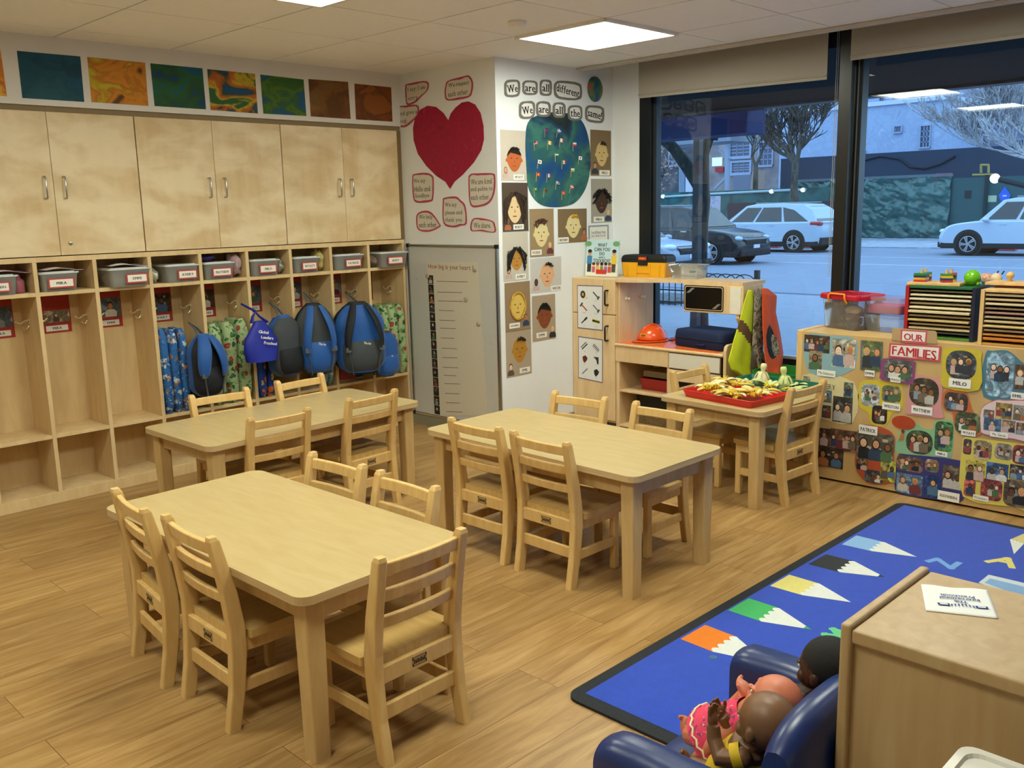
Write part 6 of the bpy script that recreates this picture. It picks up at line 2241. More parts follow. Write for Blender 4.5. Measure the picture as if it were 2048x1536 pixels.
# ------------------------------------------------------------------ things on the photo shelf
ST = BZT + 0.0005
t = thing('red_lidded_bin', 'clear bin with red lid and orange handle at the left end of the photo shelf', 'storage bin', (4.890, 2.222, ST), math.radians(-20))
CLR2 = clear('smoky_tub', '#f2f2f2', gloss=0.03, rough=0.12, haze=0.16, hazecol='#d8d4d2')
REDLID = C('#b3142c', 0.35, var=0.05, spec=0.5)
a, b2 = 0.100, 0.130
g = G()
rs = [[(p[0], p[1], z) for p in rrect(-a * k, -b2 * k, a * k, b2 * k, 0.022, 3)] for z, k in ((0.0, 0.88), (0.005, 0.90), (0.165, 1.0))]
g.rings(rs, CLR2, caps=False)
g.flat([(p[0], p[1]) for p in rs[0]], 0.001, CLR2)
obj('tub', g, t)
g = G()
rs = [[(p[0], p[1], z) for p in rrect(-a * k, -b2 * k, a * k, b2 * k, 0.024, 3)] for z, k in ((0.160, 1.05), (0.163, 1.10), (0.182, 1.10), (0.190, 1.04), (0.190, 0.93), (0.184, 0.90))]
g.rings(rs, REDLID, smooth=False)
for k in range(5):
    g.box(-a * 0.8, -b2 * 0.7 + k * b2 * 0.35 - 0.004, 0.184, a * 0.8, -b2 * 0.7 + k * b2 * 0.35 + 0.004, 0.188, REDLID)
obj('lid', g, t)
g = G()
OH = C('#e88a1c', 0.35, var=0.04)
x = -a - 0.016
g.tube([(x + 0.012, -0.062, 0.145), (x, -0.060, 0.16), (x - 0.004, -0.058, 0.180), (x + 0.004, -0.052, 0.192), (x + 0.004, 0.052, 0.192), (x - 0.004, 0.058, 0.180), (x, 0.060, 0.16), (x + 0.012, 0.062, 0.145)], 0.0055, OH, 8)
obj('handle', g, t)
g = G()
rn = random.Random(31)
for k, c in enumerate(('#3a3a6a', '#8c2f3a', '#2a2a3a', '#b0a08a', '#6a2f5a', '#7a4a2c', '#c9b48a', '#34506a', '#9c4434')):
    M = Matrix.Translation((rn.uniform(-0.04, 0.04), rn.uniform(-0.07, 0.07), 0.035 + 0.011 * k)) @ Matrix.Rotation(rn.random() * 6, 4, 'Z') @ Matrix.Rotation(rn.uniform(-0.4, 0.4), 4, 'Y')
    if k % 3 == 0:
        g.ell((0, 0, 0), (0.045, 0.05, 0.025), C(c, 0.6, var=0.15), 14, 8, M)
    else:
        g.tube([(-0.05, 0, 0), (0, 0.004, 0.004), (0.05, 0, 0)], [0.012, 0.016, 0.010], C(c, 0.6, var=0.15), 8, M=M)
obj('contents', g, t)

PK = clear('pink_tub', '#fbe4f0', gloss=0.04, rough=0.15, haze=0.3, hazecol='#f0b8dc')
PKLID = clear('pink_lid', '#fdf2f8', gloss=0.04, rough=0.15, haze=0.22, hazecol='#f6dcea')
for lab, z0, body, cont in (('clear lidded box under the pink box beside the red-lidded bin', 0.0, clear('white_tub', '#f8fafc', gloss=0.04, rough=0.12, haze=0.2, hazecol='#e4e8ec'), None), ('pink lidded box stacked on the clear box beside the red-lidded bin', 0.094, PKLID, 1)):
    t = thing('small_lidded_box', lab, 'storage box', (4.885, 2.010, ST + z0), math.radians(-11), 'stacked small boxes')
    a, b2, hh = 0.075, 0.105, 0.088
    g = G()
    rs = [[(p[0], p[1], z) for p in rrect(-a * k, -b2 * k, a * k, b2 * k, 0.016, 3)] for z, k in ((0.0, 0.92), (0.003, 0.94), (hh - 0.014, 1.0))]
    g.rings(rs, body, caps=False)
    g.flat([(p[0], p[1]) for p in rs[0]], 0.001, body)
    obj('tub', g, t)
    g = G()
    g.prism(rrect(-a * 1.04, -b2 * 1.04, a * 1.04, b2 * 1.04, 0.018, 3), hh - 0.016, hh, body if z0 == 0 else PKLID)
    obj('lid', g, t, 0.002)
    if cont:
        g = G()
        g.prism(rrect(-a * 0.9, -b2 * 0.9, a * 0.9, b2 * 0.9, 0.014, 3), 0.004, 0.046, C('#ee82c4', 0.6, var=0.04))
        obj('pink_filling', g, t)

# puzzle racks
RX = 4.695
TANB = C('#cbb68c', 0.6, var=0.06)


def rack(name, lab, y0, y1, z1, left, right, top, bottom, slots, seed, back, RX):
    t = thing(name, lab, 'puzzle rack', (RX, y0, ST), 0, 'puzzle racks')
    w_ = y1 - y0
    h = z1 - ST
    for nm, ya, yb, m_ in (('side', -0.018, 0, left), ('side', w_, w_ + 0.018, right)):
        g = G()
        g.box(0, ya, 0, 0.28, yb, h, m_)
        obj(nm, g, t, 0.002)
    for nm, za, zb, m_ in (('top', h - 0.012, h, top), ('bottom', 0, 0.012, bottom)):
        g = G()
        g.box(0.002, w_ + 0.0185, za, 0.28, -0.0185, zb, m_)
        obj(nm, g, t, 0.002)
    g = G()
    g.box(0.272, w_ + 0.018, 0.012, 0.28, -0.018, h - 0.012, back)
    n = len(slots)
    for k in range(n):
        z = 0.016 + (h - 0.034) * (k + 0.62) / n - 0.004
        for ya, yb in ((-0.026, -0.0185), (w_ + 0.0185, w_ + 0.026)):
            g.box(0.004, ya, z - 0.0025, 0.27, yb, z, back)
    obj('runners', g, t)
    rn = random.Random(seed)
    for k, (cl, pop, thick) in enumerate(slots):
        z = ST + 0.016 + (h - 0.034) * (k + 0.62) / n - 0.0035
        g = G()
        yl, yr = y0 - 0.0195 - rn.random() * 0.004, y1 + 0.0195 + rn.random() * 0.004
        g.box(RX + pop, yr, z, RX + 0.255 + pop * 0.3, yl, z + thick, cl)
        nn = ('lowest', 'second', 'third', 'fourth', 'fifth', 'sixth', 'seventh', 'eighth', 'ninth', 'tenth', 'eleventh', 'twelfth', 'thirteenth')[k]
        o = obj('puzzle_board', g, bevel=0.002)
        tag(o, 'thin wooden puzzle board, %s from the bottom in the %s rack' % (nn, 'red and navy' if seed == 1 else 'plain wood'), 'puzzle board', 'puzzle boards in the racks')
    return t


S1 = [(C('#6f7378', 0.5), 0.035, 0.009), (TANB, 0.004, 0.010), (C('#bfa77c', 0.6), 0.012, 0.008), (C('#c2a86c', 0.6), -0.010, 0.010), (C('#9c8a66', 0.6), 0.008, 0.009), (C('#d0bd94', 0.6), -0.012, 0.012), (C('#d8cba6', 0.6), 0.0, 0.010), (C('#a8956e', 0.6), 0.012, 0.009), (C('#d9cfb0', 0.6), 0.002, 0.010), (C('#d2c6a4', 0.6), 0.004, 0.009), (C('#7f7456', 0.6), 0.012, 0.008)]
S2 = [(C('#c9781f', 0.6), 0.0, 0.012), (C('#c98a3c', 0.6), 0.004, 0.009), (C('#bda37a', 0.6), 0.008, 0.009), (C('#c8ad70', 0.6), -0.010, 0.009), (C('#c2ad84', 0.6), 0.004, 0.010), (C('#a59270', 0.6), 0.006, 0.009), (C('#a87c70', 0.6), 0.006, 0.009), (C('#94805c', 0.6), 0.006, 0.008), (C('#d4be92', 0.6), 0.0, 0.010), (C('#bfa67c', 0.6), 0.002, 0.009), (C('#cdb88c', 0.6), 0.010, 0.010)]
NAVYP = C('#141a33', 0.5)
rack('puzzle_rack', 'puzzle rack with red and navy sides and green top, left of the two racks', 1.862, 1.527, 1.062, C('#a3201e', 0.4), NAVYP, C('#1f5f38', 0.45), C('#4f7a32', 0.5), S1, 1, C('#0f0f14', 0.6), 4.695)
rack('puzzle_rack', 'puzzle rack of plain wood, right of the navy-sided rack', 1.488, 1.140, 1.062, PINE, PINE, PINE, C('#b98a3e', 0.6), S2, 2, C('#2a1a10', 0.6), 4.636)

# toys on top of the racks
RT = 1.0625
t = thing('stacking_toy', 'wooden geometric stacking toy with coloured layers on the navy-sided rack', 'toy', (4.790, 1.742, RT), math.radians(3))
g = G()
g.box(-0.075, -0.125, 0, 0.075, 0.125, 0.016, PINE)
obj('base', g, t, 0.003)
COLS = ['#b83a24', '#d9a52a', '#1f3550', '#2f7a3a']
COLS2 = ['#a83a44', '#3c3a5c', '#d8b83a', '#4f8a3a']
for q, (xx, yy, sz, cs, rot) in enumerate(((-0.038, 0.068, 0.030, COLS, 0.0), (-0.034, -0.050, 0.026, COLS2, 0.5), (0.036, 0.072, 0.027, COLS2, 0.3), (0.038, -0.050, 0.026, ['#c9a52a', '#3a6a3a', '#1f3550', '#b8442c'], 0.2))):
    g = G()
    g.tube([(xx, yy, 0.016), (xx, yy, 0.078)], 0.007, PINE, 10)
    obj('peg', g, t)
    for k, c in enumerate(cs):
        g = G()
        n = 24 if q == 2 else 4
        g.prism([(xx + sz * (1.35 if n == 4 else 1.1) * math.cos(rot + PI / 4 + 2 * PI * i / n), yy + sz * (1.35 if n == 4 else 1.1) * math.sin(rot + PI / 4 + 2 * PI * i / n)) for i in range(n)], 0.0165 + 0.0108 * k, 0.0165 + 0.0108 * (k + 1) - 0.0004, C(c, 0.4))
        obj('layer', g, t, 0.001)
t = thing('green_ball', 'shiny bright green toy ball on the navy-sided rack', 'ball', (4.822, 1.590, RT))
g = G()
g.ell((0, 0, 0.0385), 0.0385, C('#6cb51c', 0.2, var=0.04, spec=0.6), 28, 18)
obj('ball', g, t)
g = G()
g.ell((-0.008, 0.030, 0.010), 0.010, C('#6cb51c', 0.2, var=0.04, spec=0.6), 12, 8)
g.ell((-0.010, -0.030, 0.010), 0.010, C('#6cb51c', 0.2, var=0.04, spec=0.6), 12, 8)
obj('feet', g, t)
t = thing('bead_toy', 'small colourful animal toy behind the green ball', 'toy', (4.925, 1.565, RT))
g = G()
g.ell((0.0, 0.05, 0.030), (0.026, 0.038, 0.030), C('#c9bb2a', 0.4), 16, 10)
obj('yellow_shell', g, t)
g = G()
g.ell((0, -0.006, 0.028), (0.026, 0.032, 0.028), mottle('toy_shell', ['#d88a9a', '#e0d0c0', '#c87a3c', '#e8c8c8'], 40, 0.4, 0.4, 2), 16, 10)
g.ell((0, -0.052, 0.030), (0.024, 0.026, 0.028), C('#e0c2a0', 0.4), 14, 9)
obj('body', g, t)
g = G()
for y in (-0.050, -0.075):
    g.tube([(0, y, 0.050), (0, y - 0.010, 0.068)], 0.003, BLACK, 6)
obj('feeler', g, t)
t = thing('knob_board', 'wooden board with round knobs lying on the plain puzzle rack', 'puzzle', (4.835, 1.345, RT), math.radians(1))
g = G()
g.box(-0.085, -0.165, 0.012, 0.085, 0.165, 0.026, PINE)
obj('board', g, t, 0.002)
g = G()
g.box(-0.075, -0.155, 0.0, 0.080, 0.12, 0.012, C('#4f1216', 0.6))
obj('dark_red_base', g, t)
for x, y, k in ((0.02, 0.085, 0.8), (0.0, -0.02, 1.1), (0.03, -0.105, 0.85), (-0.04, -0.14, 0.8)):
    g = G()
    g.lathe([(0, 0.026), (0.014 * k, 0.026), (0.011 * k, 0.034), (0.014 * k, 0.038), (0.024 * k, 0.050), (0.024 * k, 0.056), (0.012 * k, 0.066 + 0.004 * k), (0, 0.068 + 0.004 * k)], PINE, 18, Matrix.Translation((x, y, 0)))
    obj('knob', g, t)
t = thing('dark_jar', 'dark plum jar behind the knob board, cut by the right picture edge', 'jar', (5.015, 1.310, ST), 0)
g = G()
g.lathe([(0, 0), (0.055, 0), (0.058, 0.01), (0.058, 0.27), (0.050, 0.285), (0.050, 0.300), (0.056, 0.302), (0.056, 0.340), (0.050, 0.345), (0, 0.345)], C('#1d1c34', 0.35), 22)
obj('body', g, t)
g = G()
g.lathe([(0.0505, 0.287), (0.054, 0.288), (0.054, 0.299), (0.0505, 0.300)], C('#c9c9d6', 0.4), 22, caps=False)
obj('pale_ring', g, t)
# ------------------------------------------------------------------ rug
RX0, RX1, RYT, RYB = 1.955, 4.470, 1.747, -0.70
t = thing('alphabet_rug', 'royal blue alphabet rug with coloured pencils and a dark grey border', 'rug', (0, 0, 0))
RUGBLUE = C('#1f46b8', 0.95, var=0.14, scale=30, sheen=0.3, bump=0.3, bscale=500, spec=0.1)
RUGEDGE = C('#34363a', 0.95, var=0.25, scale=120, bump=0.3, bscale=500, spec=0.1)
g = G()
g.prism(rrect(RX0, RYB, RX1, RYT, 0.05, 5), 0.0005, 0.009, RUGEDGE)
obj('border', g, t, 0.003)
g = G()
bw = 0.052
pz = 0.0098
g.prism([(RX0 + bw, RYB + bw), (RX1 - bw * 0.7, RYB + bw), (RX1 - bw * 0.7, RYT - bw * 0.8), (RX0 + bw, RYT - bw * 0.8)], 0.0092, pz, RUGBLUE)
R0 = lambda p: (lambda q: (q.x, q.y))(wp(1130 + p[0] / 2.2309, 980 + p[1] / 2.2309, 2, pz))
CH = '#d9dcd8'
RM = lambda h: C(h, 0.95, var=0.08, scale=60, sheen=0.2, bump=0.3, bscale=500, spec=0.1)


def pencil(colr, b, tip, point=None, z=pz + 0.0004):
    """b: top-left, top-right, bottom-right, bottom-left of the barrel"""
    B4 = [Vector(R0(p)) for p in b]
    T = Vector(R0(tip))
    g.flat([tuple(p) for p in B4], z, RM(colr))
    # scalloped wood cone
    n = 4
    edge = []
    for k in range(n):
        for s in range(4):
            u = (k + s / 4) / n
            p = B4[1].lerp(B4[2], u)
            d = (T - (B4[1] + B4[2]) / 2).normalized()
            edge.append(tuple(p - d * 0.018 * math.sin(PI * s / 4)))
    edge.append(tuple(B4[2]))
    g.flat(edge + [tuple(T)], z + 0.0002, RM(CH))
    if point:
        m_ = (B4[1] + B4[2]) / 2
        g.flat([tuple(T), tuple(T.lerp(B4[1], 0.16)), tuple(T.lerp(B4[2], 0.16))], z + 0.0004, RM(point))


pencil('#e27a1a', [(625, 602), (765, 655), (660, 722), (515, 665)], (905, 775), '#e27a1a')
pencil('#3fae62', [(820, 483), (955, 527), (875, 587), (728, 537)], (1100, 623), '#3fae62')
pencil('#d8cc78', [(1000, 378), (1135, 418), (1060, 470), (915, 428)], (1276, 501))
pencil('#23272e', [(1165, 287), (1290, 318), (1225, 367), (1085, 331)], (1428, 390), '#23272e')
pencil('#86b0dd', [(1300, 203), (1425, 233), (1368, 273), (1235, 243)], (1570, 299))
pencil('#cfc684', [(2080, 180), (1985, 222), (2045, 243), (2140, 190)][::1], (2003, 287))


def stroke(pl, wid, colr, z=pz + 0.0004):
    P_ = [Vector(R0(p)) for p in pl]
    for i in range(len(P_) - 1):
        d = (P_[i + 1] - P_[i]).normalized() * wid / 2
        nrm = Vector((-d.y, d.x))
        g.flat([tuple(P_[i] - d + nrm), tuple(P_[i] - d - nrm), tuple(P_[i + 1] + d - nrm), tuple(P_[i + 1] + d + nrm)], z + 0.00004 * i, RM(colr))


stroke([(1622, 318), (1662, 308), (1722, 348), (1756, 326)], 0.026, '#6fa0e0')
stroke([(1888, 320), (1975, 306)], 0.026, '#d8cc78')
stroke([(1975, 306), (1994, 345)], 0.026, '#d8cc78', pz + 0.0006)
stroke([(1922, 314), (1984, 326)], 0.022, '#d8cc78', pz + 0.0008)
stroke([(1130, 672), (1228, 690)], 0.026, '#63c58a')
stroke([(1228, 690), (1162, 645), (1228, 655), (1198, 622), (1250, 640)], 0.026, '#63c58a', pz + 0.0006)
g.flat([R0(p) for p in ((1845, 414), (1890, 378), (2120, 432), (2120, 520))], pz + 0.0004, RM('#c9d2d8'))
g.flat([R0(p) for p in ((1872, 414), (1897, 395), (2120, 450), (2120, 505))], pz + 0.0007, RM('#7fa6d4'))
g.disc(*R0((660, 746)), 0.014, 0.014, pz + 0.0004, C('#3f6a8a', 0.95), 10)
obj('blue_pile', g, t)

# ------------------------------------------------------------------ foreground cabinet, napkin, white tub
CX0, CX1, CY, CZ = 1.581, 1.960, 0.712, 0.70
t = thing('storage_cabinet', 'light maple low cabinet in the right foreground with a paper napkin on top', 'cabinet', (CX0, CY, 0))
dl = -0.86
for ya in (-0.021, dl):
    g = G()
    g.box(-0.004, ya, 0.0, CX1 - CX0, ya + 0.021, CZ + 0.004, CABWOOD)
    obj('side_panel', g, t, 0.006, 3)
g = G()
g.box(-0.002, dl + 0.0215, CZ - 0.032, CX1 - CX0, -0.0215, CZ - 0.004, CABWOOD)
obj('top', g, t, 0.005, 3)
g = G()
g.box(0.012, dl + 0.0215, 0.03, 0.020, -0.0215, CZ - 0.033, CABWOOD)
obj('back_panel', g, t)
g = G()
g.box(0.02, dl + 0.0215, 0.03, CX1 - CX0, -0.0215, 0.05, CABWOOD)
g.box(0.02, dl + 0.0215, 0.34, CX1 - CX0 - 0.01, -0.0215, 0.358, CABWOOD)
obj('shelf', g, t)

zt = CZ - 0.0035
q = [wp(px_, py_, 2, zt) for px_, py_ in ((1842, 1170), (1975, 1181), (1997, 1238), (1852, 1222))]
c = sum(q, Vector()) / 4
u = (q[0] - q[1]).normalized()
n = Vector((0, 0, 1))
Mn = frame(c, u, n)
inv = Mn.inverted()
lp = [inv @ p for p in q]
t = thing('paper_napkin', 'white paper napkin with dark blue print lying on the foreground cabinet', 'napkin', M=Mn)
g = G()
def nap(uu, vv):
    p = (lp[1] * (1 - uu) + lp[0] * uu) * (1 - vv) + (lp[2] * (1 - uu) + lp[3] * uu) * vv
    return (p.x, p.y, 0.0012 + 0.0012 * math.sin(uu * 9) * (1 - vv) ** 3)
g.grid(nap, 22, 16, C('#e9eae8', 0.85, var=0.02))
ob = obj('paper', g, t)
mo = ob.modifiers.new('thick', 'SOLIDIFY')
mo.thickness = 0.0012
g = G()
NV = C('#2c3a86', 0.8, var=0.05)
g.text('The', -0.004, -0.001 + 0.012, 0.030, 0.011, 0.0032, NV, bold=True)
g.text('International', -0.004, -0.006 + 0.003, 0.072, 0.011, 0.0032, NV, bold=True, keep=False)
g.text('Preschools', -0.002, -0.017, 0.062, 0.011, 0.0032, NV, bold=True, keep=False)
for s in (-1, 1):
    g.rect(s * 0.034 - 0.011 - 0.004, 0.024, s * 0.034 + 0.011 - 0.004, 0.034, 0.0032, NV)
    g.rect(s * 0.034 - 0.007 - 0.004, 0.026, s * 0.034 + 0.007 - 0.004, 0.032, 0.0035, C('#dfe2ea', 0.8))
for k in range(7):
    a = -1 + k / 3
    g.flat([(-0.004 + a * 0.019 - 0.002, 0.021 + 0.004 * a * a), (-0.004 + a * 0.019 + 0.002, 0.021 + 0.004 * a * a), (-0.004 + a * 0.021, 0.035 + 0.003 * a * a)], 0.0032, NV)
obj('print', g, t)

t = thing('white_tub', 'white plastic tub at the bottom right corner of the picture', 'tub', (1.318, 0.287, 0.0))
WP = C('#dedbd2', 0.35, var=0.02, spec=0.5)
g = G()
a, b2 = 0.172, 0.168
rs = [[(p[0], p[1], z) for p in rrect(-a * k, -b2 * k, a * k, b2 * k, 0.03, 4)] for z, k in ((0.0, 0.85), (0.02, 0.87), (0.56, 0.97))]
g.rings(rs, WP, smooth=False)
obj('tub', g, t)
g = G()
rs = [[(p[0], p[1], z) for p in rrect(-a * k, -b2 * k, a * k, b2 * k, 0.024, 4)] for z, k in ((0.56, 1.0), (0.590, 1.02), (0.604, 1.0), (0.604, 0.92), (0.598, 0.90))]
g.rings(rs, WP, smooth=False)
obj('lid', g, t)
g = G()
g.disc(a * 0.55, b2 * 0.1, 0.016, 0.012, 0.5995, C('#4a4a4e', 0.5), 14)
g.disc(a * 0.55, -b2 * 0.25, 0.016, 0.012, 0.5995, C('#4a4a4e', 0.5), 14)
obj('dark_dots', g, t)

# ------------------------------------------------------------------ child armchair
VINYL = C('#122a63', 0.32, var=0.10, scale=9, spec=0.55, bump=0.08, bscale=25)
AX0, AX1, AYB = 1.318, 1.945, 0.716
t = thing('child_armchair', 'small navy vinyl armchair beside the foreground cabinet, holding three dolls', 'armchair', (0, 0, 0))


def cushion(x0, x1, y0, y1, z0, z1, r, crown=0.0, seed=0):
    """a padded block"""
    g = G()
    rs = []
    N = 16
    for j in range(N + 1):
        v = j / N
        y = y0 + (y1 - y0) * v
        e = 1 - 0.10 * abs(2 * v - 1) ** 10
        ring = []
        for p in rrect(x0, z0, x1, z1, r, 6):
            cx_, cz_ = (x0 + x1) / 2, (z0 + z1) / 2
            k = 1 + 0.02 * mnoise.noise(Vector((p[0] * 7 + seed, v * 4, p[1] * 7)))
            ring.append((cx_ + (p[0] - cx_) * e * k, y, cz_ + (p[1] - cz_) * e * k + crown * math.sin(PI * v) * (1 if p[1] > cz_ else 0)))
        rs.append(ring)
    g.rings(rs, VINYL)
    return g


obj('seat', cushion(AX0 + 0.108, AX1 - 0.108, 0.80, 1.185, 0.045, 0.205, 0.04, 0.004), t)
aw = 0.106
for s, x0 in ((0, AX0), (1, AX1 - aw)):
    g = cushion(x0, x0 + aw, 0.74, 1.105, 0.03, 0.420, 0.042, 0.0, s)
    obj('arm', g, t)
g = G()
rs = []
N = 20
for j in range(N + 1):
    u = -1 + 2 * j / N
    x = (AX0 + AX1) / 2 + u * 0.188
    top = 0.525 - 0.05 * abs(u) ** 3
    th = 0.046 * (1 - 0.25 * abs(u) ** 6)
    ring = []
    for q in range(20):
        a = 2 * PI * q / 20
        ca, sa = math.cos(a), math.sin(a)
        zz = 0.10 + (top - 0.10) * (0.5 + 0.5 * math.copysign(abs(sa) ** 0.55, sa))
        yy = AYB + 0.046 + th * math.copysign(abs(ca) ** 0.6, ca) - 0.0
        if zz > 0.3:
            yy -= (zz - 0.3) * 0.0
        ring.append((x, yy + 0.03 * (0.5 - zz), zz))
    rs.append(ring)
g.rings(rs, VINYL)
obj('backrest', g, t)
for x in (AX0 + 0.05, AX1 - 0.05):
    for y in (0.78, 1.06):
        g = G()
        g.lathe([(0, 0), (0.016, 0), (0.018, 0.03), (0, 0.03)], BLACK, 12, Matrix.Translation((x, y, 0.0008 if x < RX0 else 0.0100)))
        obj('foot', g, t)

# ------------------------------------------------------------------ dolls
def doll(lab, skin, headc, hr, face, joints, outfit, ocol, hair=None, extra=None):
    """joints: dict of limb polylines (world); face: direction the face looks"""
    t = thing('baby_doll', lab, 'doll', joints['torso'][-1])
    o0 = Vector(joints['torso'][-1])
    hc = Vector(headc) - o0
    f = Vector(face).normalized()
    up = Vector((0, -0.35, 0.94))
    s = f.cross(up).normalized()
    up = s.cross(f).normalized()
    Mh = Matrix(((s.x, f.x, up.x, hc.x), (s.y, f.y, up.y, hc.y), (s.z, f.z, up.z, hc.z), (0, 0, 0, 1)))
    mat = C(skin, 0.42, var=0.05, spec=0.45)
    g = G()
    # head: cranium, cheeks, chin, nose, lips, brows, ears
    g.ell((0, -0.006, 0.006), (hr * 0.94, hr * 1.04, hr * 0.98), mat, 28, 20, Mh)
    g.ell((0, hr * 0.36, -hr * 0.36), (hr * 0.72, hr * 0.60, hr * 0.58), mat, 22, 14, Mh)
    for sx in (-1, 1):
        g.ell((sx * hr * 0.42, hr * 0.62, -hr * 0.38), (hr * 0.32, hr * 0.28, hr * 0.30), mat, 14, 10, Mh)
        g.ell((sx * hr * 0.93, -hr * 0.02, -hr * 0.18), (hr * 0.12, hr * 0.19, hr * 0.27), mat, 14, 10, Mh)
        g.ell((sx * hr * 0.33, hr * 0.84, hr * 0.10), (hr * 0.22, hr * 0.12, hr * 0.08), mat, 12, 8, Mh)
    g.ell((0, hr * 0.98, -hr * 0.20), (hr * 0.14, hr * 0.15, hr * 0.12), mat, 12, 8, Mh)
    g.ell((0, hr * 0.88, -hr * 0.50), (hr * 0.22, hr * 0.12, hr * 0.07), mat, 12, 8, Mh)
    g.ell((0, hr * 0.72, -hr * 0.74), (hr * 0.26, hr * 0.22, hr * 0.18), mat, 12, 8, Mh)
    loc = lambda p: Vector(p) - o0
    tor = [loc(p) for p in joints['torso']]
    g.tube([hc - up * hr * 0.6, tor[0]], [0.024, 0.026], mat, 12)
    k = len(tor)
    g.tube([tor[0] + (tor[0] - tor[-1]).normalized() * 0.012] + tor, [0.022] + [0.040 + 0.012 * i / max(1, k - 1) for i in range(k)], mat, 14)
    g.ell(tor[-1], 0.052, mat, 16, 12)
    for nm in ('arm', 'arm2'):
        if nm in joints:
            P_ = [loc(p) for p in joints[nm]]
            g.tube(P_, [0.020, 0.021, 0.0165, 0.0145][:len(P_)], mat, 12)
            g.ell(P_[0], 0.023, mat, 12, 8)
            e, w2 = P_[-2], P_[-1]
            d = (w2 - e).normalized()
            side = d.cross(Vector((0, 1, 0.3))).normalized()
            nr = d.cross(side)
            pc = w2 + d * 0.012
            Mp = Matrix(((side.x, nr.x, d.x, pc.x), (side.y, nr.y, d.y, pc.y), (side.z, nr.z, d.z, pc.z), (0, 0, 0, 1)))
            g.ell((0, 0, 0), (0.0165, 0.010, 0.018), mat, 14, 10, Mp)
            for i, ln in enumerate((0.020, 0.024, 0.025, 0.021)):
                xx = -0.0125 + 0.0083 * i
                g.tube([(xx, 0, 0.010), (xx * 1.12, 0.002, 0.010 + ln * 0.55), (xx * 1.16, 0.008, 0.010 + ln)], [0.0045, 0.0043, 0.0034], mat, 8, M=Mp)
            g.tube([(-0.012, 0.002, -0.004), (-0.022, 0.006, 0.004), (-0.024, 0.010, 0.014)], [0.005, 0.0048, 0.0036], mat, 8, M=Mp)
    for nm in ('leg', 'leg2'):
        if nm in joints:
            P_ = [loc(p) for p in joints[nm]]
            g.tube(P_, [0.032, 0.028, 0.024, 0.018][:len(P_)], mat, 12)
            e, w2 = P_[-2], P_[-1]
            d = (w2 - e).normalized()
            toe = Vector(joints.get('toe', (0, 0, 1)))
            toe = (toe - d * toe.dot(d)).normalized()
            side = d.cross(toe)
            Mp = Matrix(((side.x, d.x, toe.x, w2.x), (side.y, d.y, toe.y, w2.y), (side.z, d.z, toe.z, w2.z), (0, 0, 0, 1)))
            g.ell((0, 0.006, 0.012), (0.017, 0.014, 0.030), mat, 14, 10, Mp)
            for i in range(5):
                xx = -0.013 + 0.0065 * i
                g.ell((xx, 0.008, 0.042 - 0.0016 * i * (i if i else 1) * 0.6), (0.0042 if i else 0.0052, 0.005, 0.006), mat, 8, 6, Mp)
    o = obj('body', g, t)
    mo = o.modifiers.new('weld', 'REMESH')
    mo.mode = 'VOXEL'
    mo.voxel_size = 0.0021
    mo.use_smooth_shade = True
    sm2 = o.modifiers.new('soft', 'SMOOTH')
    sm2.iterations = 4
    sm2.factor = 0.5
    g = G()
    for sx in (-1, 1):
        g.ell((sx * hr * 0.32, hr * 0.86, -hr * 0.06), (hr * 0.12, hr * 0.07, hr * 0.09), C('#efeae4', 0.2), 12, 8, Mh)
        g.ell((sx * hr * 0.32, hr * 0.905, -hr * 0.06), (hr * 0.06, hr * 0.04, hr * 0.065), C('#2a1810', 0.15), 10, 8, Mh)
    obj('eyes', g, t)
    g = G()
    om = ocol
    k = len(tor)
    hi = tor[0] * 0.82 + tor[-1] * 0.18
    pts = [hi + (tor[-1] - hi) * v for v in (0.0, 0.25, 0.5, 0.75, 1.0)]
    rr = [0.047, 0.055, 0.058, 0.062, 0.066] if outfit != 'dress' else [0.046, 0.054, 0.060, 0.070, 0.080]
    d = (tor[-1] - hi).normalized()
    pts.append(pts[-1] + d * (0.030 if outfit != 'dress' else 0.022))
    rr.append(0.050 if outfit != 'dress' else 0.086)
    g.tube(pts, rr, om, 24, caps=outfit != 'dress')
    for v in g.v:
        v += Vector(v).normalized() * 0.003 * mnoise.noise(Vector(v) * 40)
    for nm in ('arm', 'arm2'):
        if nm in joints:
            P_ = [loc(p) for p in joints[nm]]
            g.tube([P_[0] * 0.85 + tor[0] * 0.15, P_[0] * 0.6 + P_[1] * 0.4], [0.029, 0.029], om, 16)
    oo = obj('outfit', g, t)
    if outfit == 'dress':
        g = G()
        c0 = pts[-2] * 0.6 + pts[-1] * 0.4
        a1 = d.orthogonal().normalized()
        a2 = d.cross(a1)
        g.tube([c0 + a1 * 0.084 * math.cos(2 * PI * q / 40) + a2 * 0.084 * math.sin(2 * PI * q / 40) + d * (0.004 if q % 2 else -0.004) for q in range(40)], 0.0028, C('#e8d9b0', 0.7), 6, loop=True)
        obj('rickrack_trim', g, oo)
    if hair:
        g = G()
        g.ell((0, -0.010, 0.012), (hr * 0.99, hr * 1.05, hr * 1.0), hair, 28, 20, Mh)
        inv = Mh.inverted()
        # keep only the scalp
        keep, mi, sm = [], [], []
        for fc, a_, b_ in zip(g.f, g.mi, g.sm):
            c_ = inv @ (sum((g.v[i] for i in fc), Vector()) / len(fc))
            if c_.z > hr * (0.10 + 0.55 * max(0, c_.y / hr)) - (hr * 0.55 if c_.y < -0.1 * hr else 0):
                keep.append(fc)
                mi.append(a_)
                sm.append(b_)
        g.f, g.mi, g.sm = keep, mi, sm
        obj('hair', g, t)
    return t


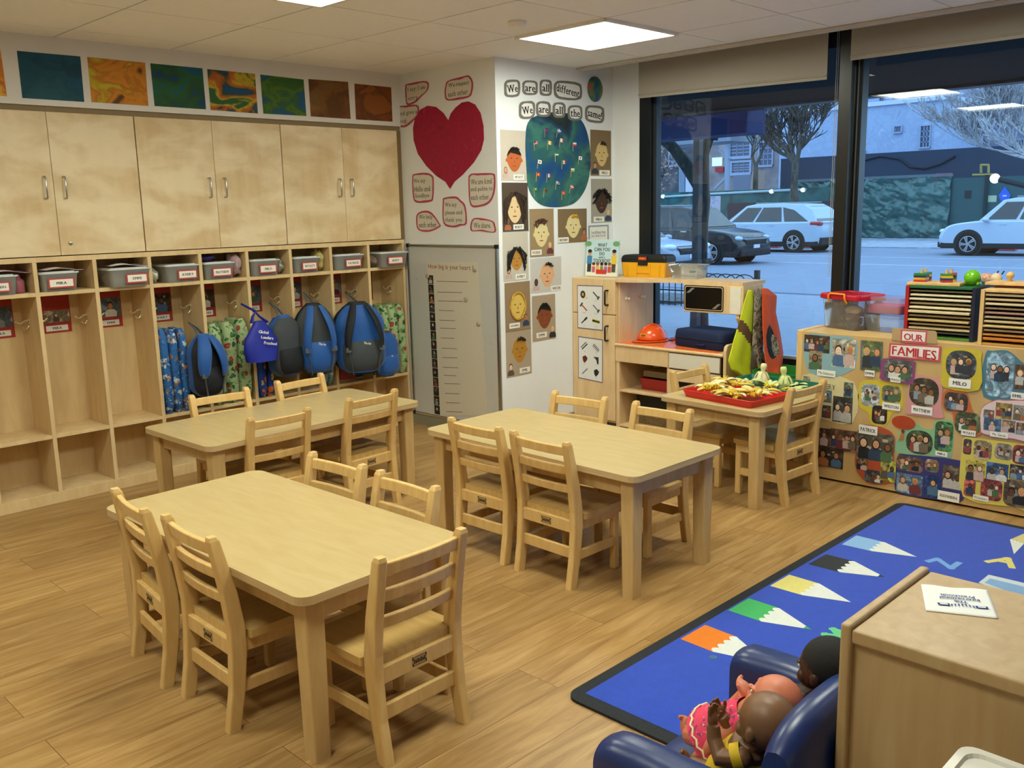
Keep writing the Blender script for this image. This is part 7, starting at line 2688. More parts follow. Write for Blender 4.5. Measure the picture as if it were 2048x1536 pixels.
PINKDOT = printmat('pink_dotted_cloth', '#d8345c', [('#8e2a5c', 42, 0.30, 0.7), ('#f0b48a', 55, 0.16, 4.0)])
doll('dark-skinned bald baby doll in a yellow outfit, nearest in the armchair', '#765236', (1.598, 0.868, 0.428), 0.060, (0.12, 0.95, 0.05),
     {'torso': [(1.600, 0.905, 0.362), (1.605, 0.930, 0.310), (1.605, 0.945, 0.262)],
      'arm': [(1.556, 0.900, 0.352), (1.548, 0.945, 0.338), (1.560, 0.968, 0.366), (1.566, 0.975, 0.392)],
      'arm2': [(1.648, 0.905, 0.352), (1.668, 0.955, 0.335), (1.650, 0.990, 0.352), (1.640, 1.000, 0.372)],
      'leg': [(1.575, 0.960, 0.250), (1.545, 1.030, 0.262), (1.530, 1.100, 0.245)],
      'leg2': [(1.630, 0.960, 0.248), (1.628, 1.000, 0.246), (1.600, 1.060, 0.240)]},
     'romper', C('#c9a81c', 0.75, var=0.2, scale=30))
doll('light-skinned bald baby doll in a pink dotted dress, lying in the middle of the armchair', '#c9775a', (1.690, 0.902, 0.426), 0.054, (-0.15, 0.80, 0.45),
     {'torso': [(1.708, 0.945, 0.375), (1.704, 0.985, 0.325), (1.698, 1.030, 0.282)],
      'arm': [(1.665, 0.955, 0.360), (1.640, 1.000, 0.318), (1.630, 1.035, 0.275), (1.634, 1.050, 0.260)],
      'arm2': [(1.750, 0.955, 0.365), (1.775, 0.975, 0.335), (1.780, 1.000, 0.310)],
      'leg': [(1.680, 1.050, 0.262), (1.690, 1.085, 0.262), (1.700, 1.122, 0.250)],
      'leg2': [(1.735, 1.045, 0.272), (1.765, 1.040, 0.315), (1.760, 1.005, 0.368)]},
     'dress', PINKDOT)
doll('dark baby doll with black hair and white top, farthest in the armchair', '#3c2416', (1.822, 0.850, 0.470), 0.060, (0.0, 0.95, 0.0),
     {'torso': [(1.800, 0.885, 0.398), (1.792, 0.905, 0.345), (1.785, 0.925, 0.265)],
      'arm': [(1.752, 0.885, 0.385), (1.742, 0.930, 0.340), (1.750, 0.975, 0.320)],
      'leg': [(1.775, 0.950, 0.245), (1.780, 1.000, 0.243), (1.790, 1.060, 0.240)]},
     'romper', C('#dedad2', 0.8, var=0.10, scale=40), C('#131110', 0.75, var=0.3, scale=200, bump=0.4, bscale=600))
# ------------------------------------------------------------------ the street outside
GZ = -0.2
g = G()
PAVE = mottle('pavement', ['#7f889a', '#8790a4', '#828b9e', '#8c95a8'], 1.5, 0.5, 0.8, 6)
ROAD = mottle('asphalt', ['#747e92', '#7c869c', '#788298', '#828ca2'], 0.8, 0.5, 0.75, 6)
g.box(5.36, -40, GZ - 0.05, 16.0, 70, GZ, PAVE)
struct('sidewalk_near', g)
g = G()
g.box(16.0, -40, GZ - 0.06, 16.3, 70, GZ - 0.003, C('#4c5870', 0.8))
struct('kerb_near', g)
g = G()
g.box(16.3, -40, GZ - 0.08, 34.0, 70, GZ - 0.02, ROAD)
for x, wd in ((24.9, 0.13), (28.3, 0.10)):
    g.box(x, -40, GZ - 0.02, x + wd, 70, GZ - 0.014, C('#a9b4c8', 0.8, var=0.2, scale=3))
struct('road', g)
g = G()
g.box(34.0, -40, GZ - 0.08, 100, 90, GZ + 0.02, mottle('far_pavement', ['#7d879c', '#a2abbc', '#868fa4', '#c0c6d0'], 1.2, 1.0, 0.85, 6))
struct('sidewalk_far', g)


def OUT(x):
    return Face(0, x, (0, -1, 0), (-1, 0, 0))


def slab(name, lab, cat, x, px0, py0, px1, py1, mat, th=0.1, kind=None, ground=False, group=None):
    """an upright slab standing at distance x, from its outline in the picture"""
    F = OUT(x)
    cx, cy = (px0 + px1) / 2, (py0 + py1) / 2
    a, z0, b2, z1 = lrect(F, px0, py0, px1, py1, cx, cy)
    c = F.p(cx, cy)
    if ground:
        z0 = GZ - c.z
    g = G()
    g.box(a, z0, -th, b2, z1, 0, mat)
    o = obj(name, g, M=frame(c, (0, -1, 0), (-1, 0, 0)))
    if kind:
        o['kind'] = kind
        return o
    return tag(o, lab, cat, group)


# building overhang above the window, and the blue awning
zf = wp(1704, 200, 0, 8.0).z
g = G()
DK = C('#0a0b0e', 0.85, var=0.1, spec=0.1)
g.box(5.37, -12, zf + 0.02, 8.0, 14, 4.4, DK)
g.box(7.9, -12, zf, 8.06, 14, zf + 0.3, C('#1b1f24', 0.5))
for y in (4.6, 2.7, 0.8, -1.0):
    g.box(7.86, y, zf + 0.02, 7.90, y + 0.08, zf + 0.6, C('#15181d', 0.6))
o = obj('canopy', g)
tag(o, 'black overhanging canopy above the shop window outside', 'canopy')
a, b2 = wp(1526, 268, 0, 8.3), wp(1250, 290, 0, 8.3)
g = G()
g.box(8.0, a.y, a.z, 8.34, b2.y + 3, zf + 0.02, C('#16205a', 0.7, var=0.05))
tag(obj('blue_awning', g), 'dark blue awning edge hanging under the canopy at the left', 'awning')

# steel post, and the tree trunk behind it
p0 = wp(1391, 668, 2, GZ)
g = G()
zt_ = zf + 0.1
g.box(p0.x - 0.045, p0.y - 0.045, GZ, p0.x + 0.045, p0.y + 0.045, 4.2, C('#20282f', 0.5))
g.box(p0.x - 0.10, p0.y - 0.10, GZ, p0.x + 0.10, p0.y + 0.10, GZ + 0.012, C('#20282f', 0.5))
tag(obj('steel_post', g), 'dark square steel post on the pavement outside the left pane', 'post')

BARK = mottle('bark_dark', ['#15191c', '#22282c', '#2b2f30', '#1a1e20'], 9, 1.5, 0.9, 5, (1, 1, 0.3), bump=0.6)
BARKG = mottle('bark_grey', ['#2a2a2c', '#45423f', '#5a5650', '#333032'], 5, 1.5, 0.9, 5, (1, 1, 0.3), bump=0.6)
BARKW = mottle('bark_pale', ['#7a7880', '#a5a3a8', '#bdbcc2', '#8e8c92'], 5, 1.5, 0.9, 5)


def branch(g, p, d, ln, r, depth, rn, mat, spread=0.85, up=0.05, n=4, minr=0.006):
    """a bent twig that forks"""
    pts, rr = [p.copy()], [r]
    q, dd = p.copy(), d.normalized()
    for k in range(n):
        dd = (dd + Vector((rn.uniform(-1, 1), rn.uniform(-1, 1), rn.uniform(-0.6, 1))) * 0.16 + Vector((0, 0, up * 0.3))).normalized()
        q = q + dd * ln / n
        pts.append(q.copy())
        rr.append(max(minr, r * (1 - 0.42 * (k + 1) / n)))
    g.tube(pts, rr, mat, 6 if r > 0.03 else 4, caps=False)
    if depth <= 0:
        return
    for k in range(4):
        i = len(pts) - 1 if k < 2 else rn.randint(1, len(pts) - 2)
        ax = Vector((rn.uniform(-1, 1), rn.uniform(-1, 1), rn.uniform(-0.2, 0.7)))
        nd = (dd + ax * spread).normalized()
        branch(g, pts[i], nd, ln * rn.uniform(0.62, 0.85), rr[i] * rn.uniform(0.62, 0.82), depth - 1, rn, mat, spread, up, n, minr)


def tree(lab, base, trunk, rads, limbs, mat, seed, depth=4, minr=0.008):
    t = thing('bare_tree', lab, 'tree', base, 0, 'bare street trees')
    rn = random.Random(seed)
    b = Vector(base)
    g = G()
    g.tube([Vector(p) - b for p in trunk], rads, mat, 12)
    obj('trunk', g, t)
    g = G()
    for p, d, ln, r in limbs:
        branch(g, Vector(p) - b, Vector(d), ln, r, depth, rn, mat, minr=minr)
    obj('branches', g, t)
    return t


X1 = 10.75
W = lambda px, py, x=X1: wp(px, py, 0, x)
base = W(1398, 668)
base.z = GZ
tr = [base, W(1399, 540), W(1402, 450), W(1405, 400), W(1402, 372)]
tree('dark street tree with a forked trunk close outside the left pane', base, tr, [0.13, 0.10, 0.095, 0.105, 0.11],
     [(W(1402, 374), W(1340, 270) - W(1402, 374), 1.3, 0.10), (W(1407, 378), W(1426, 250) - W(1407, 378), 1.6, 0.085), (W(1426, 280), (0, -0.3, 1), 2.0, 0.07), (W(1345, 285), (0, 0.5, 1), 1.8, 0.07)], BARK, 3, 2)
X2 = 37.5
W2 = lambda px, py: wp(px, py, 0, X2)
b2 = W2(1588, 430)
b2.z = GZ
tree('grey bare tree with spreading crown beyond the white car', b2, [b2, W2(1588, 390), W2(1589, 355), W2(1591, 325)], [0.20, 0.17, 0.14, 0.15],
     [(W2(1591, 327), W2(1555, 285) - W2(1591, 327), 1.25, 0.13), (W2(1592, 325), W2(1606, 280) - W2(1592, 325), 1.2, 0.12), (W2(1590, 328), W2(1578, 270) - W2(1590, 328), 1.3, 0.12), (W2(1560, 292), (0.2, 0.8, 0.9), 0.95, 0.07), (W2(1604, 290), (0, -0.9, 0.8), 0.95, 0.07), (W2(1580, 285), (0, 0.1, 1), 1.0, 0.07)], BARKG, 5, 4, 0.016)
X3 = 34.8
W3 = lambda px, py: wp(px, py, 0, X3)
b3 = W3(2120, 480)
b3.z = GZ
tree('pale bare tree reaching in from the right picture edge', b3, [b3, W3(2118, 400), W3(2110, 345), W3(2105, 320)], [0.22, 0.18, 0.16, 0.14],
     [(W3(2105, 322), W3(1990, 300) - W3(2105, 322), 1.7, 0.075), (W3(2060, 312), W3(1960, 230) - W3(2060, 312), 1.3, 0.06), (W3(2108, 325), W3(2010, 220) - W3(2108, 325), 1.5, 0.09), (W3(2107, 322), W3(2080, 180) - W3(2107, 322), 1.5, 0.08), (W3(2040, 262), (0, 0.6, 0.8), 1.0, 0.05), (W3(2020, 240), (0, 0.3, 1), 1.0, 0.05), (W3(2035, 306), (0, 1.0, 0.3), 1.0, 0.04), (W3(2010, 250), (0, 1.0, 0.1), 0.9, 0.035)], BARKW, 8, 4, 0.015)
b4 = wp(1512, 420, 0, 44)
b4.z = GZ
W4 = lambda px, py: wp(px, py, 0, 44)
tree('small dark bare tree far behind the scaffold', b4, [b4, W4(1511, 370), W4(1512, 330)], [0.16, 0.13, 0.11],
     [(W4(1512, 332), (0, 0.6, 1), 1.1, 0.08), (W4(1512, 332), (0, -0.5, 1), 1.1, 0.08)], BARKG, 9, 3, 0.016)
# reddish shrub at the far left
t = thing('russet_shrub', 'russet leafy shrub far outside at the left window edge', 'shrub', (0, 0, 0))
rn = random.Random(2)
g = G()
LEAFM = mottle('russet_leaves', ['#4a3a38', '#8a6f68', '#b59a94', '#5f4a44'], 4, 0.5, 0.85, 2)
c = wp(1318, 335, 0, 42.2)
for k in range(420):
    d = Vector((rn.gauss(0, 1), rn.gauss(0, 1), rn.gauss(0, 1))).normalized() * (rn.random() ** 0.4)
    p = c + Vector((d.x * 0.9, d.y * 1.25, d.z * 1.5))
    s = rn.uniform(0.06, 0.13)
    a = Vector((rn.uniform(-1, 1), rn.uniform(-1, 1), rn.uniform(-1, 1))).normalized() * s
    b5 = a.orthogonal().normalized() * s * 0.7
    g.add([p - a, p + b5, p + a, p - b5], [(0, 1, 2, 3)], LEAFM)
ob = obj('foliage', g, t)
g = G()
g.tube([(c.x, c.y, GZ), (c.x, c.y, c.z)], [0.12, 0.06], BARKG, 8)
for k in range(7):
    a = k * 0.9
    g.tube([(c.x, c.y, c.z - 0.9), (c.x + 0.6 * math.cos(a), c.y + 0.8 * math.sin(a), c.z + 0.5)], [0.04, 0.015], BARKG, 5)
obj('stem', g, t)

# ---- construction fences and buildings across the street
TARP = mottle('green_tarp', ['#1f4a4c', '#2e6260', '#23504f', '#3c7672'], 1.2, 2.0, 0.28, 6, bump=0.5, spec=0.8)
FX = 41.0
F = OUT(FX)
cx, cy = 1787, 415
t = thing('tarp_fence', 'green tarpaulin construction fence across the street, right of the black post', 'fence', M=F.at(cx, cy, 0))
a, z0, b2, z1 = lrect(F, 1585, 358, 1900, 474, cx, cy)
z0 = GZ + 0.02 - F.p(cx, cy).z
g = G()
g.grid(lambda u, v: (a + (b2 - a) * u, z0 + 0.05 + (z1 - z0) * v, 0.10 + 0.20 * mnoise.noise(Vector((u * 16, v * 5, 0))) + 0.12 * mnoise.noise(Vector((u * 40 + v * 22, v * 14, 3)))), 110, 40, TARP)
o = obj('tarp', g, t)
mo = o.modifiers.new('thick', 'SOLIDIFY')
mo.thickness = 0.02
g = G()
g.box(a, z1 - 0.02, -0.1, b2, z1 + 0.10, 0.14, C('#5d6672', 0.7))
obj('top_rail', g, t)
HOARD = C('#275056', 0.55, var=0.12, scale=1.5)
slab('hoarding', 'plain green hoarding with small signs behind the right white car', 'fence', 41.05, 1898, 350, 2260, 478, HOARD, 0.12, ground=True)
slab('hoarding_post', 'dark gap post in the green hoarding', 'post', 40.9, 1966, 350, 1972, 470, C('#12262c', 0.6), 0.06, ground=True)
slab('notice', 'small dark square notice on the green hoarding', 'sign', 41.03, 1929, 381, 1942, 397, C('#20262c', 0.6), 0.02)
slab('notice', 'small pale notice on the green hoarding', 'sign', 41.03, 1976, 391, 1993, 404, C('#aab89c', 0.6), 0.02)
F = OUT(41.045)
t = thing('blue_sign', 'blue pointed sign on the green hoarding by the white car roof', 'sign', M=F.at(2010, 388, 0))
lp = F.local([(2010, 373), (2018, 385), (2022, 392), (2018, 398), (2014, 405), (2004, 405), (1999, 396), (1998, 390), (2003, 383)], 2010, 388)
g = G()
g.prism(lp, 0, 0.03, C('#2a5cd0', 0.5))
g.rect(lp[8][0] + 0.06, -0.10, lp[2][0] - 0.15, -0.04, 0.034, C('#b9c8e8', 0.5))
obj('sign_plate', g, t)
slab('navy_hoarding', 'dark navy hoarding band above the green tarpaulin', 'fence', 47.0, 1560, 296, 2300, 470, C('#1d3048', 0.6, var=0.08), 0.3, ground=True)
F = OUT(46.95)
g = G()
pts = [F.p(x_, y_) for x_, y_ in ((1690, 340), (1720, 322), (1760, 312), (1800, 318), (1820, 334), (1850, 337), (1880, 328), (1910, 312))]
g.tube(pts, 0.06, C('#101c2c', 0.7), 6)
tag(obj('sagging_cable', g), 'sagging dark cable along the navy hoarding', 'cable')
slab('red_sheet', 'red folded sheet on top of the tarpaulin fence', 'sheet', 40.95, 1872, 346, 1900, 358, C('#b02a3a', 0.6), 0.2)
g = G()
F = OUT(41.11)
for a_, b_ in (((1962, 346), (1962, 330)), ((1977, 346), (1977, 330)), ((1961, 330), (1978, 330)), ((1945, 350), (1985, 349))):
    g.tube([F.p(*a_), F.p(*b_)], 0.05, C('#a08a4a', 0.6), 6)
tag(obj('scaffold_bracket', g), 'small yellow metal bracket on top of the green hoarding', 'bracket')

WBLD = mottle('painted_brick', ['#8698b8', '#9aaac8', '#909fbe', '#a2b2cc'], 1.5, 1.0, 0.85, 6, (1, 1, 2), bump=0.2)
BX = 55.0


def building(lab, x, px0, py0, px1, mat, wins, th=10.0, winm=None, name='building', cornice=None):
    F = OUT(x)
    cx, cy = (px0 + px1) / 2, py0 + 50
    t = thing(name, lab, 'building', M=F.at(cx, cy, 0), group='buildings across the street')
    a, _, b2, z1 = lrect(F, px0, py0, px1, py0 + 100, cx, cy)
    z0 = GZ - F.p(cx, cy).z
    g = G()
    g.box(a, z0, -th, b2, z1, 0, mat)
    obj('wall', g, t)
    if cornice:
        g = G()
        g.box(a - 0.1, z1, -th, b2 + 0.1, z1 + 0.25, 0.15, cornice)
        obj('cornice', g, t)
    for w_ in wins:
        x0, za, x1, zb = lrect(F, *w_, cx, cy)
        fw = max(0.06, (x1 - x0) * 0.10)
        g = G()
        g.box(x0 - fw, za - fw, 0.001, x0, zb + fw, 0.10, C('#8f9cb8', 0.7))
        g.box(x1, za - fw, 0.001, x1 + fw, zb + fw, 0.10, C('#8f9cb8', 0.7))
        g.box(x0, zb, 0.001, x1, zb + fw, 0.10, C('#8f9cb8', 0.7))
        g.box(x0 - fw, za - fw * 1.4, 0.001, x1 + fw, za, 0.16, C('#8f9cb8', 0.7))
        f = obj('window', g, t)
        g = G()
        g.rect(x0, za, x1, zb, 0.004, winm or C('#2f3d58', 0.15, spec=0.6))
        for k in (1, 2):
            xx = x0 + (x1 - x0) * k / 3
            g.box(xx - 0.03, za, 0.004, xx + 0.03, zb, 0.04, C('#7f8cac', 0.6))
        for k in (1, 2, 3):
            zz = za + (zb - za) * k / 4
            g.box(x0, zz - 0.03, 0.004, x1, zz + 0.03, 0.04, C('#7f8cac', 0.6))
        obj('pane', g, f)
    return t


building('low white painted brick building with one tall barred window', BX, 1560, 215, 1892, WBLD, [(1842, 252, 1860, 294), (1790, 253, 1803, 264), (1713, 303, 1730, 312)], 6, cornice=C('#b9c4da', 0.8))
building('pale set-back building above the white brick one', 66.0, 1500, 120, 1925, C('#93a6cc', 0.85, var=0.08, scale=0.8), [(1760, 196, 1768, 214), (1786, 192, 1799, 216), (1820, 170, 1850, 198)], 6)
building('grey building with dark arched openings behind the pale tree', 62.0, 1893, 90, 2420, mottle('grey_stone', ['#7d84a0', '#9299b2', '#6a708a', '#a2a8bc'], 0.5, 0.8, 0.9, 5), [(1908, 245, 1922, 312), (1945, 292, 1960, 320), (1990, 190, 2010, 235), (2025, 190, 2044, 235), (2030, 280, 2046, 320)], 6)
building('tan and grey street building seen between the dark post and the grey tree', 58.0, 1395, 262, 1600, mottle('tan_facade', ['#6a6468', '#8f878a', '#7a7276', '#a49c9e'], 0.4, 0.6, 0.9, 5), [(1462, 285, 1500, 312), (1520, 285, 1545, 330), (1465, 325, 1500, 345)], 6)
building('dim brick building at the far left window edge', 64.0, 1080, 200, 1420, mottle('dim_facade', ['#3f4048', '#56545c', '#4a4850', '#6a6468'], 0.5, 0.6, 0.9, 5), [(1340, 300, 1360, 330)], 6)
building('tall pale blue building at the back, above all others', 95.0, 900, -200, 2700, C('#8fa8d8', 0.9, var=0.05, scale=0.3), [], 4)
slab('lit_window', 'small yellow lit window behind the forked tree', 'window', 57.97, 1406, 305, 1412, 340, glow('#d8c860', 0.9), 0.05)
slab('lit_window', 'pale lit shop window behind the forked tree', 'window', 57.97, 1424, 315, 1444, 332, glow('#c8dcd0', 0.8), 0.05)
slab('red_awning', 'small red awning far beyond the forked tree', 'awning', 57.61, 1430, 334, 1446, 344, C('#a02430', 0.7), 0.4)
slab('wood_panel', 'tan plywood panel beyond the green fence', 'panel', 45.0, 1503, 342, 1528, 378, C('#a08a80', 0.8, var=0.1), 0.06, ground=True)
slab('grey_panel', 'grey hoarding panel beyond the green fence, left of the plywood panel', 'panel', 45.2, 1466, 350, 1500, 380, C('#7a869e', 0.8, var=0.08), 0.06, ground=True)
# scaffold shed at the left
t = thing('scaffold_shed', 'pale blue pavement scaffold with diagonal braces far left', 'scaffold', (0, 0, 0))
F = OUT(44.0)
SCM = C('#8f9fb8', 0.6)
for a_, b_, r in (((1364, 300), (1364, 392), 0.16), ((1455, 290), (1455, 388), 0.14), ((1340, 296), (1362, 318), 0.07), ((1430, 378), (1455, 352), 0.08), ((1437, 300), (1462, 318), 0.06)):
    g = G()
    p, q = F.p(*a_), F.p(*b_)
    if a_[0] == b_[0]:
        q.z = GZ
    g.tube([p, q], r, SCM, 8)
    obj('scaffold_pole', g, t)
g = G()
p, q = F.p(1290, 296), F.p(1470, 276)
g.box(43.6, min(p.y, q.y), p.z, 46, max(p.y, q.y), p.z + 1.0, C('#7f8798', 0.8))
obj('deck', g, t)
slab('white_notice', 'white notice with red text on a post at the far left', 'sign', 40.0, 1371, 346, 1386, 384, C('#b9bccc', 0.7), 0.05)
# green fence on the left with a pale handrail of lights
slab('green_fence', 'dark green fence behind the dark car and white car at the left', 'fence', 40.0, 1180, 382, 1672, 430, mottle('left_tarp', ['#16383c', '#1f4a4c', '#2c5f5e', '#1a4044'], 0.8, 2.0, 0.5, 6, bump=0.6), 0.12, ground=True)
F = OUT(39.945)
t = thing('light_rail', 'pale conduit with lamps along the green fence', 'lights', (0, 0, 0))
g = G()
g.tube([F.p(1290, 396), F.p(1420, 388), F.p(1540, 382), F.p(1612, 379)], 0.06, C('#9fb0b8', 0.6), 6)
obj('conduit', g, t)
for px_, py_ in ((1326, 393), (1543, 383), (1606, 380)):
    g = G()
    g.ell(F.p(px_, py_), (0.12, 0.12, 0.10), glow('#e8f0e0', 1.2), 10, 8)
    obj('lamp', g, t)
slab('brown_wall', 'low reddish brown wall behind the white car', 'wall panel', 36.0, 1455, 404, 1668, 440, C('#3a2c34', 0.8, var=0.2), 0.2, ground=True)
slab('poster_panel', 'pale poster panel beside the dark car windshield', 'poster', 38.0, 1415, 392, 1440, 440, mottle('poster_print', ['#8a8fa8', '#b5a8b0', '#6f86a8', '#c4c8d4'], 2.5, 1.0, 0.7, 4), 0.05, ground=True)
for lab, a_, b_ in (('red barrier on the road ahead of the rear wheel of the left white car', 1526, 1556), ('red barrier on the road under the left white car', 1600, 1622), ('red barrier behind the right white car', 1992, 2030)):
    slab('road_barrier', lab, 'barrier', 33.0, a_, 492, b_, 503, C('#b8383c', 0.6), 0.3, ground=True, group='red road barriers')
g = G()
F = OUT(33.5)
g.tube([F.p(1990, 357), F.p(2060, 374)], 0.09, C('#15202c', 0.6), 8)
g.ell(F.p(1990, 357), 0.16, glow('#fff2d0', 2.0), 12, 8)
tag(obj('barrier_arm', g), 'dark pole with a round lamp at its end at the right window edge', 'pole')

# iron tree fence on the near pavement
IX = 13.2
t = thing('tree_fence', 'low black iron fence with looped top on the near pavement', 'fence', (IX, 0, GZ))
F = OUT(IX)
yR, yL = F.p(1514, 560).y, F.p(1240, 570).y
zt_ = F.p(1430, 545).z - GZ
IRON = C('#10161c', 0.5, var=0.1)
g = G()
for z in (0.06, zt_ * 0.45, zt_ * 0.80):
    g.tube([(0, yR, z), (0, yL, z)], 0.014, IRON, 6)
obj('rail', g, t)
g = G()
k = 0
y = yR + 0.05
while y < yL:
    g.tube([(0, y, 0.0), (0, y, zt_ * 0.8)], 0.010, IRON, 5)
    y += 0.125
obj('pickets', g, t)
g = G()
y = yR + 0.05
while y + 0.25 < yL:
    g.tube([(0, y + 0.17 - 0.17 * math.cos(PI * s / 8), zt_ * 0.80 + 0.10 * math.sin(PI * s / 8)) for s in range(9)], 0.009, IRON, 5)
    y += 0.17
obj('looped_top', g, t)
for yy in (yR, yR + 3.0):
    g = G()
    g.box(-0.035, yy - 0.035, 0, 0.035, yy + 0.035, zt_ + 0.06, IRON)
    obj('fence_post', g, t)
g = G()
g.box(13.3, yR + 1.6, GZ, 14.6, yL, GZ + 0.06, mottle('tree_pit', ['#22262c', '#4a4e56', '#6c7078', '#33373e'], 12, 0.4, 0.9, 4))
tag(obj('tree_pit', g), 'stony planting bed behind the low iron fence', 'planting bed')

# ---- cars
TYRE = C('#0c0e11', 0.8)
RIMM = C('#a9adb6', 0.3, metal=0.8)
CARGLASS = C('#141b26', 0.08, var=0.0, spec=0.8)
CLAD = C('#121519', 0.6)


def car(lab, yfront, xnear, col, direction, L=4.65, Wd=1.86, Ht=1.68, kind='suv', lamps='#c8d4e8'):
    """direction +1: nose towards +y (picture left), -1: towards -y"""
    ux = Vector((0, direction, 0))
    lf = Vector((0, 0, 1)).cross(ux)
    c = Vector((xnear + Wd / 2, yfront - direction * L / 2, GZ - 0.02))
    M = Matrix(((ux.x, lf.x, 0, c.x), (ux.y, lf.y, 0, c.y), (0, 0, 1, c.z), (0, 0, 0, 1)))
    t = thing('parked_car', lab, 'car', M=M, group='cars in the street')
    paint = C(col, 0.22, var=0.03, spec=0.7)
    h = L / 2
    wheelx = (h - 0.92, -h + 0.98)
    wr = 0.355
    # lower body
    prof = [(-h + 0.05, 0.30), (-h, 0.62), (-h + 0.03, 0.95), (-h + 0.22, Ht * 0.63), (-0.3, Ht * 0.615), (h - 1.55, Ht * 0.615), (h - 0.95, Ht * 0.595), (h - 0.30, Ht * 0.53), (h - 0.03, 0.66), (h, 0.42), (h - 0.08, 0.26)]
    sp = [(p[0], p[1]) for p in prof]
    dense = []
    n0 = len(sp)
    for i in range(n0 - 1):
        p_1, p_2, p_3, p_4 = (Vector(sp[max(0, min(n0 - 1, i + k))]) for k in (-1, 0, 1, 2))
        for s in range(4):
            tt = s / 4
            q = 0.5 * ((2 * p_2) + (p_3 - p_1) * tt + (2 * p_1 - 5 * p_2 + 4 * p_3 - p_4) * tt * tt + (3 * p_2 - p_1 - 3 * p_3 + p_4) * tt ** 3)
            dense.append((q.x, max(0.24, q.y)))
    dense.append(sp[-1])
    rs = []
    for yy, ins in ((-0.5, 0.14), (-0.49, 0.07), (-0.46, 0.03), (-0.38, 0.0), (0.38, 0.0), (0.46, 0.03), (0.49, 0.07), (0.5, 0.14)):
        cz = 0.62
        r = []
        for x, z in dense:
            xs = x * (1 - ins * 0.55 * (abs(x) / h) ** 4) - 0.0
            zs = cz + (z - cz) * (1 - ins * 0.9)
            r.append((xs, yy * Wd, zs))
        rs.append(r)
    g = G()
    g.rings(rs, paint)
    body = obj('body', g, t)
    g = G()
    g.box(-h + 0.10, -Wd * 0.502, 0.22, h - 0.10, Wd * 0.502, 0.40, CLAD)
    g.box(-h - 0.01, -Wd * 0.46, 0.26, -h + 0.2, Wd * 0.46, 0.52, CLAD)
    g.box(h - 0.22, -Wd * 0.44, 0.24, h + 0.02, Wd * 0.44, 0.42, CLAD)
    obj('lower_cladding', g, body, 0.03)
    # cabin
    zb, zt2 = Ht * 0.60, Ht
    if kind == 'suv':
        cab = [(-h + 0.16, zb), (-h + 0.42, zt2 - 0.22), (-h + 0.75, zt2 - 0.05), (-h + 1.5, zt2), (0.15, zt2 - 0.01), (0.55, zt2 - 0.08), (h - 1.15, zb)]
    else:
        cab = [(-h + 0.75, zb), (-h + 1.35, zt2 - 0.06), (-0.3, zt2), (0.35, zt2 - 0.05), (h - 1.25, zb)]

    def wy(z, s, add=0.0):
        return s * (Wd * 0.475 - (z - zb) * 0.30 + add)
    g = G()
    rs = []
    for s, k in ((-1, 0.88), (-1, 1.0), (1, 1.0), (1, 0.88)):
        cxm = sum(p[0] for p in cab) / len(cab)
        rs.append([(cxm + (x - cxm) * (1.0 if k == 1 else 0.985), wy(z, s) * (1.0 if k < 1 else 0.94), z if k == 1 else zb + (z - zb) * 0.965) for x, z in cab])
    g.rings(rs, paint, smooth=False)
    cb = obj('cabin', g, t, 0.03, 2)
    # glass
    zlo, zhi = zb + 0.05, zt2 - 0.14
    g = G()

    def edge(z, side):
        xs = []
        for i in range(len(cab) - 1):
            (xa, za), (xb, zb_) = cab[i], cab[i + 1]
            if min(za, zb_) <= z <= max(za, zb_) and abs(za - zb_) > 1e-6:
                xs.append(xa + (xb - xa) * (z - za) / (zb_ - za))
        return max(xs) if side > 0 else min(xs)
    fl, fh = edge(zlo, 1) - 0.22, edge(zhi, 1) - 0.16
    rl, rh = edge(zlo, -1) + 0.30, edge(zhi, -1) + 0.34
    cuts = [0.0, 0.30, 0.335, 0.68, 0.715, 1.0] if kind == 'suv' else [0.0, 0.46, 0.5, 1.0]
    for s in (-1, 1):
        for i in range(0, len(cuts), 2):
            a_, b_ = cuts[i], cuts[i + 1]
            q = [(rl + (fl - rl) * a_, zlo), (rl + (fl - rl) * b_, zlo), (rh + (fh - rh) * b_, zhi), (rh + (fh - rh) * a_, zhi)]
            if kind == 'suv' and i == 0:
                q[3] = (q[3][0] + 0.16, zhi - 0.10)
            vs = [(x, wy(z, s, 0.012), z) for x, z in q]
            g.add(vs, [(0, 1, 2, 3) if s < 0 else (3, 2, 1, 0)], CARGLASS)
    for side in (1, -1):
        za, zc = zlo + 0.02, zhi + 0.02
        xa, xc = edge(za, side) + side * 0.02, edge(zc, side) + side * 0.02
        vs = [(xa, wy(za, -1, -0.07), za), (xa, wy(za, 1, -0.07), za), (xc, wy(zc, 1, -0.10), zc), (xc, wy(zc, -1, -0.10), zc)]
        g.add(vs, [(0, 1, 2, 3) if side > 0 else (3, 2, 1, 0)], CARGLASS)
    obj('glass', g, cb)
    if kind == 'suv':
        g = G()
        for s in (-1, 1):
            g.tube([(-h + 0.8, s * Wd * 0.33, zt2 + 0.01), (0.2, s * Wd * 0.33, zt2 + 0.015)], 0.022, C('#8a9098', 0.4, metal=0.6), 6)
        obj('roof_rails', g, cb)
